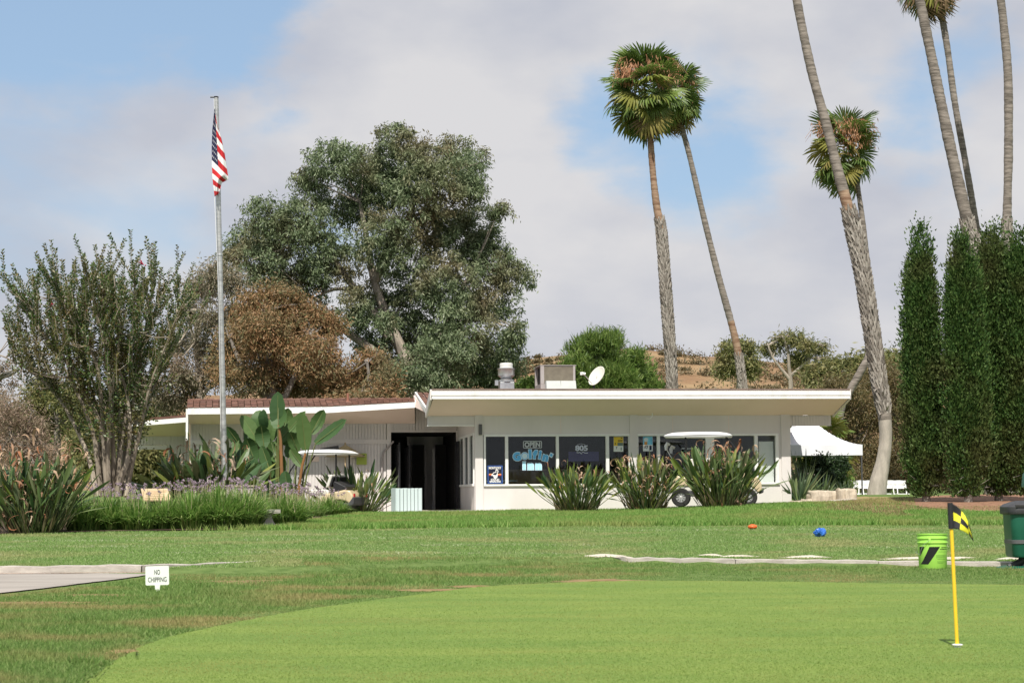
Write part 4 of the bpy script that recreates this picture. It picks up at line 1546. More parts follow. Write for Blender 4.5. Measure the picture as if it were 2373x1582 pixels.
e = roof_thing('vent_pipe', 'short red-brown plumbing vent pipe on the left shingle roof', 'pipe')
p = L(806, 930, 4.4)
mb = MB(); mb.lathe([(.10, p.z - .06), (.05, p.z + .02), (.035, p.z + .03), (.035, lw(911, 806, 4.4))], 14, (p.x, 4.4, 0)); mb.build('pipe', pm('pipe_red', (.28, .12, .08), None, rough=.7), e, smooth=True)
mb = MB(); mb.box(p.x - .18, p.x + .18, 4.22, 4.5, p.z - .10, p.z - .04); mb.build('flashing', pm('flashing', (.35, .18, .13), None, rough=.7), e)

# ------------------------------------------------------------------ trees
def px_blobs(blobs, Y, seed=0):
    """crown masses from photo ellipses: (px, py, rx, ry[, dY]) -> centre, radii in metres"""
    r = random.Random(seed)
    out = []
    for b in blobs:
        dy = b[4] if len(b) > 4 else r.uniform(-1.2, 1.2)
        yy = Y + dy
        c = at(b[0], b[1], yy)
        s_ = yy / FPX
        out.append((np.array(c), np.array([b[2] * s_, max(b[2], b[3]) * .8 * s_, b[3] * s_])))
    return out


def crown_leaves(blobs, n, leaf, wid, droop=.6, clump=.45, per=34, shell=.55, seed=1, up=False):
    """leaf clumps scattered through the crown masses, denser towards their skins"""
    r = np.random.default_rng(seed)
    vol = np.array([b[1][0] * b[1][2] for b in blobs])
    cnt = np.maximum(2, (vol / vol.sum() * n / per).astype(int))
    C = []
    for (c, rad), k in zip(blobs, cnt):
        d = unit(r.normal(size=(k, 3)))
        q = r.random(k) ** shell
        C.append(c + d * rad * q[:, None])
    C = np.concatenate(C)
    csz = clump * r.uniform(.55, 1.35, len(C))
    idx = np.repeat(np.arange(len(C)), per)
    off = r.normal(size=(len(idx), 3)) * csz[idx][:, None] * np.array([.5, .5, .42])
    P = C[idx] + off
    D = r.normal(size=(len(idx), 3)) * .6
    tilt = r.normal(size=(len(C), 3)) * .35
    D += tilt[idx]
    D[:, 2] += (droop if up else -droop)
    D += unit(off) * .35
    return leaf_arrays(P, D, leaf * r.uniform(.6, 1.3, len(P)), wid * r.uniform(.7, 1.3, len(P)), r)


def limb(mb, path, r0, r1, n=7, wob=.0, seed=0):
    r = random.Random(seed)
    pts = resample(path, max(5, len(path) * 4))
    # smooth
    for _ in range(2):
        pts = [pts[0]] + [(pts[i - 1] + pts[i] * 2 + pts[i + 1]) / 4 for i in range(1, len(pts) - 1)] + [pts[-1]]
    pts = [p + Vector((r.uniform(-wob, wob), r.uniform(-wob, wob), 0)) for p in pts]
    m = len(pts)
    mb.tube(pts, [r0 + (r1 - r0) * (k / (m - 1)) ** .8 for k in range(m)], n)


def make_tree(name, label, base_px, Y, limbs, blobs, leafn, leaf, wid, lmat, bark, group=None, droop=.6, clump=.45, per=34, seed=1, cat='tree', twigs=40, shell=.55, up=False, shrink=1.0, twr=.045):
    b = gp(base_px, Y)
    e = empty(name, b)
    tag(e, label, cat, group)
    inv = Vector(b)
    B = px_blobs([(q[0], q[1], q[2] * shrink, q[3] * shrink) + tuple(q[4:]) for q in blobs], Y, seed)
    mb = MB()
    r = random.Random(seed)
    for k, (pts, r0, r1) in enumerate(limbs):
        P = []
        for q in pts:
            P.append((at(q[0], q[1], Y + (q[2] if len(q) > 2 else 0))) - inv)
        limb(mb, P, r0, r1, 8, .02, seed + k)
    # finer limbs into the crown masses
    if limbs:
        ends = [at(q[0], q[1], Y + (q[2] if len(q) > 2 else 0)) for pts, _, _ in limbs for q in pts[1:]]
        for k in range(twigs):
            c, rad = r.choice(B)
            t_ = Vector(c) + Vector((r.uniform(-.6, .6) * rad[0], r.uniform(-.6, .6) * rad[1], r.uniform(-.2, .7) * rad[2]))
            s_ = min(ends, key=lambda q: (q - t_).length + .6 * max(0, q.z - t_.z) + r.uniform(0, .8))
            mid = s_.lerp(t_, .5) + Vector((r.uniform(-.2, .2), r.uniform(-.2, .2), r.uniform(-.1, .25)))
            limb(mb, [s_ - inv, mid - inv, t_ - inv], twr, twr * .27, 5, 0, k)
    if mb.v:
        mb.build('trunk', bark, e, smooth=True)
    Vv, Ff = crown_leaves(B, leafn, leaf, wid, droop, clump, per, shell, seed, up)
    npmesh('crown', Vv - np.array(b), Ff, lmat, e)
    return e


M['euc'] = leafmat('eucalyptus_leaves', [(0.076, 0.112, 0.055), (0.128, 0.177, 0.083), (0.189, 0.244, 0.122), (0.305, 0.348, 0.207)], .3, .55, (0.244, 0.140, 0.085), .5, rough=.5, spec=.35)
M['eucbrown'] = leafmat('russet_leaves', [(0.131, 0.141, 0.056), (0.224, 0.160, 0.075), (0.337, 0.187, 0.094), (0.430, 0.281, 0.141)], .3, .6, (0.141, 0.160, 0.084), .7)
M['eucgrey'] = leafmat('grey_olive_leaves', [(0.119, 0.128, 0.076), (0.187, 0.178, 0.111), (0.272, 0.230, 0.153), (0.357, 0.289, 0.212)], .3, .5, (0.272, 0.153, 0.102), .5)
M['olive'] = leafmat('olive_leaves', [(0.088, 0.112, 0.040), (0.144, 0.160, 0.056), (0.224, 0.224, 0.080), (0.304, 0.272, 0.120)], .3, .7, (0.224, 0.176, 0.080), .5)
M['dryshrub'] = leafmat('dry_shrub', [(0.195, 0.128, 0.090), (0.300, 0.210, 0.158), (0.375, 0.285, 0.210), (0.180, 0.165, 0.090)], .2, .6, (0.150, 0.135, 0.075), .5)
M['shrubgreen'] = leafmat('bright_shrub', [(0.068, 0.128, 0.027), (0.112, 0.195, 0.038), (0.173, 0.255, 0.053), (0.240, 0.315, 0.090)], .35, .9, (0.090, 0.135, 0.030), .5)
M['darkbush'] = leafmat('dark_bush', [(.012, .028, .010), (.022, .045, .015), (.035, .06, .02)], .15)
M['crape'] = leafmat('crape_leaves', [(0.035, 0.077, 0.019), (0.063, 0.120, 0.028), (0.106, 0.162, 0.042), (0.183, 0.141, 0.049)], .3, 1.1, (0.183, 0.106, 0.042), .55, rough=.4, spec=.45)
M['cypress'] = leafmat('cypress_sprays', [(0.025, 0.059, 0.015), (0.045, 0.096, 0.022), (0.072, 0.134, 0.030), (0.112, 0.170, 0.049)], .25, .9, (0.116, 0.099, 0.040), .55, rough=.6, spec=.2)

M['scrubmix'] = leafmat('scrub_mix', [(.10, .085, .035), (.16, .125, .055), (.23, .17, .08), (.13, .13, .055), (.27, .17, .085)], .3, .45, (.13, .125, .06), .7)
# large eucalyptus behind the clubhouse
make_tree('eucalyptus_tree', 'tallest grey-green eucalyptus with pale forked trunk behind the clubhouse roofs', 990, 66,
          [([(985, 1010), (950, 850), (905, 760), (868, 660), (850, 560), (835, 470)], .32, .07), ([(905, 780), (860, 720), (800, 640), (745, 560)], .2, .07),
           ([(990, 960), (930, 880), (850, 800), (790, 760), (740, 700)], .3, .08), ([(868, 650), (905, 560), (950, 500), (975, 430)], .2, .06),
           ([(985, 950), (1000, 840), (1025, 770), (1048, 725), (1075, 660)], .26, .08), ([(1025, 780), (1090, 735), (1150, 690)], .13, .04),
           ([(850, 700), (820, 672), (775, 668), (730, 690)], .1, .04), ([(868, 650), (905, 600), (930, 540)], .12, .05)],
          [(780, 370, 75, 55), (720, 430, 55, 50), (915, 335, 70, 52), (905, 420, 95, 70), (1060, 365, 75, 55), (1085, 420, 55, 70), (1000, 440, 90, 80), (820, 470, 90, 70),
           (620, 500, 60, 50), (700, 520, 75, 70), (575, 560, 55, 45), (610, 610, 80, 60), (535, 600, 28, 45), (760, 600, 95, 80), (690, 670, 80, 55), (900, 560, 95, 80),
           (1010, 540, 95, 80), (1100, 540, 70, 75), (1165, 490, 34, 26), (1120, 610, 80, 65), (1190, 640, 50, 45), (1030, 650, 90, 75), (930, 690, 95, 80), (1130, 700, 85, 60), (1200, 770, 42, 30),
           (1060, 760, 95, 70), (960, 800, 80, 75), (1150, 800, 60, 50), (1080, 850, 100, 60), (980, 890, 90, 50), (870, 800, 60, 70), (1185, 840, 35, 40), (830, 720, 60, 60), (1120, 880, 70, 45), (900, 880, 50, 50),
           (640, 560, 60, 60), (850, 400, 60, 60), (980, 370, 60, 55), (975, 840, 55, 55, -3), (930, 880, 50, 40, -3.5), (1010, 900, 60, 40, -3), (895, 745, 35, 30, -2.5), (1050, 820, 60, 60, -2.5)],
          190000, .15, .044, M['euc'], M['barkeuc'], droop=.8, clump=.235, per=58, seed=3, twigs=70, shell=.44, shrink=.98)
# pinkish torn branch stub on it is bark colour; russet trees in front of it
make_tree('russet_tree', 'broad russet-brown tree behind the left shingle roof', 640, 61,
          [([(640, 1000), (630, 900), (620, 800), (610, 720)], .2, .06), ([(640, 960), (690, 860), (720, 780)], .15, .05), ([(635, 940), (560, 850), (530, 780)], .14, .05)],
          [(600, 720, 70, 50), (640, 690, 55, 38), (690, 740, 70, 50), (745, 760, 55, 45), (560, 790, 60, 50), (650, 810, 80, 60), (730, 830, 70, 60), (580, 870, 80, 50), (680, 890, 90, 45), (770, 880, 50, 45), (520, 840, 40, 60), (610, 770, 60, 50)],
          70000, .135, .038, M['eucbrown'], M['barkgrey'], 'russet trees behind the clubhouse', droop=.7, clump=.30, per=44, seed=5, twigs=60, shell=.45)
make_tree('russet_tree', 'small russet tree directly left of the tallest eucalyptus trunk', 860, 60,
          [([(860, 1000), (858, 900), (850, 840)], .12, .04)], [(860, 850, 45, 40), (830, 890, 45, 35), (890, 890, 40, 40), (870, 930, 60, 30), (800, 930, 50, 25)],
          18000, .135, .038, M['eucbrown'], M['barkgrey'], 'russet trees behind the clubhouse', clump=.3, seed=6, twigs=20)
make_tree('grey_gum_tree', 'thin grey-brown gum tree behind the flagpole', 470, 64,
          [([(455, 1010), (465, 900), (455, 790), (470, 700), (490, 640)], .16, .05), ([(465, 880), (500, 800), (540, 720), (560, 660)], .1, .03), ([(460, 920), (505, 880), (530, 860)], .09, .04), ([(455, 800), (430, 720), (425, 680)], .06, .03)],
          [(500, 640, 50, 38), (460, 670, 45, 38), (540, 660, 38, 36), (440, 720, 30, 40), (480, 740, 40, 40), (530, 730, 36, 40), (430, 800, 32, 40), (410, 860, 40, 40), (445, 890, 45, 45), (500, 850, 35, 45), (470, 800, 26, 36), (400, 930, 50, 40), (350, 900, 40, 40)],
          26000, .14, .034, M['eucgrey'], M['barkeuc'], droop=.8, clump=.3, seed=8, twigs=70)
make_tree('olive_tree', 'rounded olive-green tree at far left behind the crape myrtle', 130, 68,
          [([(130, 1080), (135, 980), (125, 920)], .18, .06)], [(120, 900, 55, 36), (80, 930, 45, 40), (160, 930, 55, 45), (110, 980, 70, 45), (190, 990, 50, 50), (230, 1040, 60, 50), (320, 1000, 60, 60), (350, 1060, 60, 50), (280, 950, 50, 50), (300, 900, 45, 50), (370, 960, 50, 50), (60, 990, 60, 50)],
          42000, .15, .045, M['olive'], M['barkgrey'], clump=.32, per=44, seed=9, twigs=30)
make_tree('olive_tree', 'low dark green bush seen under the far left carport roof', 330, 60,
          [([(330, 1120), (332, 1080)], .08, .04)], [(330, 1065, 45, 32), (290, 1075, 50, 36), (370, 1070, 36, 34), (230, 1070, 60, 40), (340, 1105, 55, 26), (210, 1040, 50, 50)],
          13000, .16, .06, M['olive'], M['barkgrey'], clump=.28, seed=10, twigs=10, cat='bush')
make_tree('dry_shrub', 'leafless pinkish-brown shrub at the far left edge', 30, 56,
          [([(30, 1120), (25, 1010), (15, 930)], .06, .02), ([(30, 1100), (60, 1010), (75, 950)], .05, .02), ([(20, 1100), (-20, 1000), (-30, 930)], .05, .02)],
          [(20, 960, 50, 50), (70, 1000, 50, 50), (-20, 1000, 50, 60), (30, 1050, 80, 50), (100, 1060, 50, 50), (-40, 1060, 60, 60), (60, 1110, 80, 30)],
          22000, .14, .02, M['dryshrub'], M['barkgrey'], clump=.34, seed=11, twigs=120, droop=-.2, cat='shrub', twr=.014)
make_tree('wispy_tree', 'sparse grey wispy branch tips at the far left skyline', -30, 72,
          [([(-40, 1080), (-30, 960), (-10, 880)], .1, .03)], [(5, 850, 22, 16), (-20, 880, 30, 30), (25, 880, 18, 18), (-10, 920, 40, 30), (45, 860, 10, 10)],
          1700, .16, .045, M['eucgrey'], M['barkgrey'], clump=.28, seed=12, twigs=30)
# shrubs and trees behind the flat roof and to the right
make_tree('feathery_shrub', 'bright green feathery tree standing behind the satellite dish', 1385, 70,
          [([(1385, 1040), (1385, 900), (1380, 820)], .14, .04)], [(1390, 800, 42, 30), (1420, 790, 20, 22), (1350, 820, 34, 30), (1410, 840, 42, 36), (1340, 860, 34, 36), (1390, 880, 60, 36), (1330, 905, 40, 30), (1440, 890, 36, 36)],
          26000, .26, .03, M['shrubgreen'], M['barkgrey'], up=True, droop=1.1, clump=.26, seed=13, twigs=20, shell=.4)
make_tree('feathery_shrub', 'lower yellow-green feathery shrub between the dish and the left palm trunk', 1465, 74,
          [([(1465, 1040), (1465, 900)], .1, .04)], [(1470, 840, 28, 26), (1450, 870, 30, 30), (1490, 875, 26, 30), (1475, 905, 50, 26), (1510, 900, 30, 18)],
          10000, .26, .04, M['shrubgreen'], M['barkgrey'], up=True, droop=.8, clump=.28, seed=14, twigs=10)
make_tree('leafy_bush', 'small yellow-green bush between the exhaust fan and the roof unit', 1218, 70,
          [([(1218, 1040), (1218, 920)], .08, .04)], [(1212, 895, 22, 16), (1232, 893, 16, 16), (1220, 915, 34, 20)],
          5000, .16, .06, M['shrubgreen'], M['barkgrey'], clump=.22, seed=15, twigs=6, cat='bush')
make_tree('hillside_gum', 'grey-green gum tree on the hill behind the slender palm trunk', 1710, 110,
          [([(1715, 950), (1712, 880), (1700, 810)], .22, .06), ([(1712, 880), (1740, 830)], .1, .03)], [(1690, 810, 28, 22), (1730, 805, 22, 22), (1715, 840, 34, 26), (1680, 850, 30, 30), (1745, 850, 20, 30)],
          7500, .24, .07, M['olive'], M['barkeuc'], 'gum trees on the hillside', clump=.42, shrink=.85, seed=16, twigs=40)
make_tree('hillside_gum', 'tall airy gum tree on the skyline right of the slender palm trunk', 1830, 112,
          [([(1835, 950), (1832, 880), (1825, 810), (1815, 780)], .2, .05), ([(1832, 880), (1790, 830), (1780, 800)], .12, .04), ([(1832, 870), (1880, 830), (1900, 800)], .1, .03)],
          [(1840, 785, 34, 20), (1810, 790, 26, 22), (1785, 810, 26, 22), (1865, 800, 24, 24), (1850, 830, 36, 26), (1900, 810, 24, 20), (1920, 840, 26, 22)],
          6500, .24, .06, M['olive'], M['barkeuc'], 'gum trees on the hillside', clump=.42, shrink=.85, seed=17, twigs=70)
make_tree('scrub_tree', 'tangled brown scrub filling the slope behind the white tent', 2000, 78,
          [([(2000, 1120), (1990, 1000), (1960, 920)], .14, .04), ([(1960, 1120), (1950, 1060), (2010, 990), (2060, 960)], .1, .03), ([(2060, 1120), (2065, 1020), (2070, 950)], .1, .03)],
          [(1970, 900, 50, 40), (2040, 880, 60, 50), (1930, 900, 40, 34), (2090, 900, 50, 60), (1990, 960, 70, 50), (2060, 970, 70, 50), (1960, 1030, 60, 50), (2030, 1050, 70, 50), (2090, 1060, 60, 60), (2000, 1100, 90, 40), (1930, 990, 40, 50), (2080, 1110, 70, 40), (2160, 1080, 60, 60), (2220, 1100, 60, 50)],
          62000, .135, .036, M['scrubmix'], M['barkgrey'], clump=.34, per=40, seed=18, twigs=80, shell=.5)
make_tree('scrub_tree', 'olive scrub on the slope above the right end of the white fascia', 1920, 95,
          [([(1920, 1000), (1915, 900)], .1, .04)], [(1900, 870, 40, 24), (1950, 860, 40, 26), (1990, 850, 40, 30), (2020, 845, 40, 30), (1940, 900, 60, 26), (2060, 840, 40, 26)],
          15000, .28, .08, M['olive'], M['barkgrey'], clump=.5, seed=19, twigs=24)

# scattered scrub over the hill: reads as one mass
r = np.random.default_rng(40)
C, SZ = [], []
for k in range(520):
    px = r.uniform(1130, 2200)
    f = r.random() ** .8
    if px < 1320 and r.random() < .72:
        f = r.uniform(.85, 1.0)
        if r.random() < .5:
            continue
    p = hillz(px, f)
    C.append(p)
    SZ.append(r.uniform(.5, 1.5) * (1.25 if px > 1500 else .8))
C, SZ = np.array([tuple(c) for c in C]), np.array(SZ)
idx = np.repeat(np.arange(len(C)), 110)
off = r.normal(size=(len(idx), 3)) * SZ[idx][:, None] * np.array([.55, .55, .32])
off[:, 2] = np.abs(off[:, 2])
Vv, Ff = leaf_arrays(C[idx] + off, r.normal(size=(len(idx), 3)) + np.array([0, 0, .5]), .42 * r.uniform(.6, 1.3, len(idx)), .2, r)
tag(npmesh('hill_scrub', Vv, Ff, leafmat('scrub', [(.075, .065, .03), (.12, .10, .045), (.17, .13, .065), (.10, .095, .05)], .15, .06, (.17, .13, .075), .6)), 'low brown and olive scrub dotted over the dry hill', 'scrub', kind='stuff')


# ------------------------------------------------------------------ crape myrtle
def crape():
    Y = 44.5
    b = gp(262, Y)
    e = empty('crape_myrtle', b)
    tag(e, 'wide many-stemmed crape myrtle with upright leafy shoots at the left', 'tree')
    mb = MB()
    r = random.Random(21)
    main = [
        [(228, 1150), (208, 1045), (160, 935), (125, 880), (62, 825), (-5, 792)], [(236, 1150), (222, 1000), (190, 905), (135, 790), (70, 690)],
        [(246, 1150), (240, 1000), (214, 880), (180, 760), (140, 640)], [(252, 1150), (252, 990), (258, 880), (236, 740), (205, 610)],
        [(262, 1150), (262, 1000), (256, 900), (278, 760), (262, 600)], [(272, 1150), (280, 1010), (302, 880), (304, 740), (310, 600)],
        [(282, 1150), (292, 980), (318, 850), (335, 720), (352, 620)], [(288, 1150), (318, 1010), (338, 890), (380, 770), (412, 680)],
        [(256, 1150), (236, 960), (150, 800), (100, 700), (30, 640)], [(268, 1150), (300, 1040), (296, 900), (250, 760), (235, 620)],
        [(292, 1150), (300, 1060), (330, 960), (356, 860), (390, 800), (425, 740)], [(266, 1150), (284, 960), (320, 800), (350, 700), (375, 640)], [(250, 1150), (240, 950), (230, 820), (165, 700), (120, 600)], [(274, 1150), (276, 980), (270, 860), (285, 740), (240, 610)], [(284, 1150), (310, 960), (360, 840), (400, 720), (405, 650)], [(240, 1150), (228, 1060), (246, 930), (200, 820), (170, 700)]]
    limbs = []
    for k, pts in enumerate(main):
        dy0 = r.uniform(-.25, .25)
        dy1 = r.uniform(-1.7, 1.7)
        pts = [(262 + (x_ - 262) * 1.06, 1150 - (1150 - y_) * .94) for x_, y_ in pts]
        P = [at(x_, y_, Y + dy0 + (dy1 - dy0) * (i / (len(pts) - 1))) - b for i, (x_, y_) in enumerate(pts)]
        limb(mb, P, r.uniform(.055, .08), .014, 7, .012, k)
        limbs.append(P)
    shoots = []
    for P in limbs:
        R = resample(P, 40)
        for j in range(24):
            s_ = r.uniform(.34, 1.0)
            i = int(s_ * 39)
            o_ = R[i]
            out = Vector((o_.x * .16, o_.y * .12 + r.uniform(-.3, .3), 1.0)) + Vector((r.gauss(0, .34), r.gauss(0, .34), 0))
            ln = r.uniform(.4, 1.0) * (.7 + .6 * s_)
            if o_.z < 2.4:
                ln *= .6
            d = out.normalized()
            q = o_ + d * ln * .5 + Vector((r.uniform(-.06, .06), r.uniform(-.06, .06), 0))
            tip = o_ + d * ln + Vector((0, 0, .12 * ln))
            mb.tube([o_, q, tip], [.013, .008, .003], 4, False)
            shoots.append((o_, q, tip, ln))
    flat = [q for P in limbs for q in resample(P, 24)[8:]]
    for k in range(400):
        a = r.uniform(0, 6.283)
        q = math.sqrt(r.random())
        cx_, cy_ = 215 + 205 * q * math.cos(a), 735 + r.uniform(-90, 120) + 60 * q * q
        o_ = at(cx_, cy_, Y + 1.9 * q * math.sin(a)) - b
        s0 = min(flat, key=lambda w: (w - o_).length + (2 if w.z > o_.z else 0))
        d = Vector((o_.x * .14 + r.gauss(0, .3), o_.y * .12 + r.gauss(0, .3), 1)).normalized()
        ln = r.uniform(.35, .9)
        tip = o_ + d * ln
        mb.tube([s0, s0.lerp(o_, .6) + Vector((0, 0, -.05)), o_, tip], [.012, .009, .007, .003], 4, False)
        shoots.append((o_ - d * .15, o_ + d * ln * .5, tip, ln))
    mb.build('trunk', M['barkcrape'], e, smooth=True)
    P, D = [], []
    for a, q, t_, ln in shoots:
        m = int(ln / .034)
        for i in range(m):
            f = .1 + .9 * i / m
            p = a.lerp(q, f * 2) if f < .5 else q.lerp(t_, f * 2 - 1)
            d = (t_ - a).normalized()
            ph = i * 1.57 + r.uniform(-.4, .4)
            s1 = d.orthogonal().normalized()
            s2 = d.cross(s1)
            sd = s1 * math.cos(ph) + s2 * math.sin(ph)
            for sg in (1, -1):
                P.append(tuple(p))
                D.append(tuple(d * .55 + sd * sg * 1.0 + Vector((0, 0, .1))))
    # clusters lower along the stems
    for k in range(90):
        R = r.choice(limbs)
        c = resample(R, 20)[r.randint(5, 14)] + Vector((r.gauss(0, .25), r.gauss(0, .3), r.gauss(0, .2)))
        for _ in range(42):
            P.append(tuple(c + Vector((r.gauss(0, .16), r.gauss(0, .16), r.gauss(0, .12)))))
            D.append((r.gauss(0, 1), r.gauss(0, 1), r.gauss(0.2, .6)))
    P, D = np.array(P), np.array(D)
    rr = np.random.default_rng(5)
    Vv, Ff = leaf_arrays(P, D, .085 * rr.uniform(.6, 1.3, len(P)), .045, rr)
    npmesh('crown', Vv, Ff, M['crape'], e)
    fl = MB()
    for (x_, y_) in ((327, 608), (52, 700), (120, 705), (195, 715), (368, 775)):
        c = at(x_, y_, Y) - b
        for _ in range(14):
            fl.lathe([(.005, -.02), (.025, 0), (.004, .02)], 5, c + Vector((r.gauss(0, .05), r.gauss(0, .05), r.gauss(0, .05))))
    fl.build('blossoms', pm('crape_blossom', (.42, .03, .07), None, rough=.7), e)


crape()


# ------------------------------------------------------------------ palms
def fan_mesh(name, seed, nseg=26, droop=.55, rad=.82, pet=.62, dead=False):
    """fan leaf: petiole along +X, pleated segments that split and droop at their tips"""
    r = random.Random(seed)
    mb = MB()
    pd = []
    for k in range(5):
        f = k / 4
        pd.append(Vector((pet * f, 0, -.10 * f * f)))
    mb.tube(pd, [.02, .018, .015, .012, .012], 4, False)
    hub = pd[-1]
    for k in range(nseg):
        a = math.radians(-118 + 236 * k / (nseg - 1)) + r.uniform(-.03, .03)
        ln = rad * (1 - .22 * abs(a) / 2.1) * r.uniform(.88, 1.06)
        da = math.radians(236 / (nseg - 1)) * .52
        dr = droop * r.uniform(.6, 1.4)
        cone = .16

        def P(f, da_):
            rr_ = ln * f
            z = -cone * rr_ * (1 - math.cos(a)) * .6 - dr * max(0, f - .5) ** 1.6 * ln * 1.3
            rr_ *= (1 - .25 * max(0, f - .55) * dr)
            return hub + Vector((rr_ * math.cos(a + da_), rr_ * math.sin(a + da_), z + (.012 if da_ == 0 else -.006)))
        c = [P(f, 0) for f in (.04, .35, .62, .85, 1.0)]
        lft = [P(f, -da * w) for f, w in ((.04, 1), (.35, 1), (.62, .85), (.85, .45))]
        rgt = [P(f, da * w) for f, w in ((.04, 1), (.35, 1), (.62, .85), (.85, .45))]
        vs = c + lft + rgt
        fs = []
        for i in range(3):
            fs += [(5 + i, 5 + i + 1, i + 1, i), (i, i + 1, 9 + i + 1, 9 + i)]
        fs += [(8, 4, 3), (3, 4, 12)]
        mb.raw(vs, fs)
    me = bpy.data.meshes.new(name)
    me.from_pydata(mb.v, [], mb.f)
    me.update()
    return me


M['frond_a'] = leafmat('frond_green', [(0.085, 0.145, 0.031), (0.128, 0.196, 0.041), (0.170, 0.238, 0.051)], .35, objrand=True, rough=.42, spec=.45)
M['frond_b'] = leafmat('frond_yellow', [(0.210, 0.240, 0.053), (0.270, 0.255, 0.060), (0.300, 0.240, 0.083)], .35, objrand=True, rough=.45)
M['frond_c'] = leafmat('frond_dry', [(0.192, 0.134, 0.068), (0.264, 0.178, 0.101), (0.144, 0.095, 0.054)], .2, objrand=True, rough=.7)
M['infl'] = leafmat('spent_flowers', [(0.300, 0.135, 0.068), (0.450, 0.225, 0.120), (0.540, 0.315, 0.180)], .2)
FAN = []
for k, mn in enumerate(('frond_a', 'frond_a', 'frond_b', 'frond_c')):
    me = fan_mesh('fan_leaf', 60 + k, 26, (.55, .9, .7, 1.4)[k])
    me.materials.append(M[mn])
    FAN.append(me)


def palm_crown(e, c, n, scale, seed, infl=5, lo=-70):
    """fronds on all sides of the bud: young ones upright, old ones hanging"""
    r = random.Random(seed)
    for k in range(n):
        f = (k + .5) / n
        el = math.radians(80 + (lo - 80) * f ** .8 + r.uniform(-17, 17))
        az = k * 2.39996 + r.uniform(-.25, .25)
        kind = 0 if f < .5 else 1
        if f > .3 and r.random() < .33:
            kind = 2
        if f > .78 and r.random() < .22:
            kind = 3
        o = link('frond', FAN[kind], e)
        s_ = scale * r.uniform(.85, 1.15) * (.8 if f < .12 else 1)
        rot = Matrix.Rotation(az, 4, 'Z') @ Matrix.Rotation(-el, 4, 'Y') @ Matrix.Rotation(r.uniform(-.9, .9), 4, 'X')
        start = Vector((0, 0, .25 - .9 * f)) * scale
        o.matrix_local = Matrix.Translation(c + start) @ rot @ Matrix.Diagonal((s_, s_, s_, 1))
    P, D = [], []
    st = MB()
    for k in range(infl):
        az = r.uniform(0, 6.28) if k > 2 else (-1.57 + (k - 1) * .9)
        d = Vector((math.cos(az), math.sin(az), 0))
        q = [c + Vector((0, 0, .25)), c + d * .5 * scale + Vector((0, 0, .75)) * scale, c + d * 1.0 * scale + Vector((0, 0, .62)) * scale, c + d * 1.35 * scale + Vector((0, 0, .15)) * scale]
        st.tube(resample(q, 8), [.018, .016, .014, .012, .01, .008, .006, .004], 4, False)
        if k % 2 == 0:
            continue
    for k in range(infl):
        az = -1.57 + r.uniform(-1.5, 1.5)
        cc = c + Vector((math.cos(az) * .72, math.sin(az) * .72, r.uniform(.0, .55))) * scale
        for _ in range(130):
            P.append(tuple(cc + Vector((r.gauss(0, .17), r.gauss(0, .17), r.gauss(0, .2))) * scale))
            D.append((r.gauss(0, .4), r.gauss(0, .4), -1))
    if infl:
        st.build('flower_stalks', M['infl'], e)
        rr = np.random.default_rng(seed)
        Vv, Ff = leaf_arrays(np.array(P), np.array(D), .17 * scale, .03 * scale, rr)
        tag(npmesh('spent_flowers', Vv, Ff, M['infl'], e), kind='stuff')


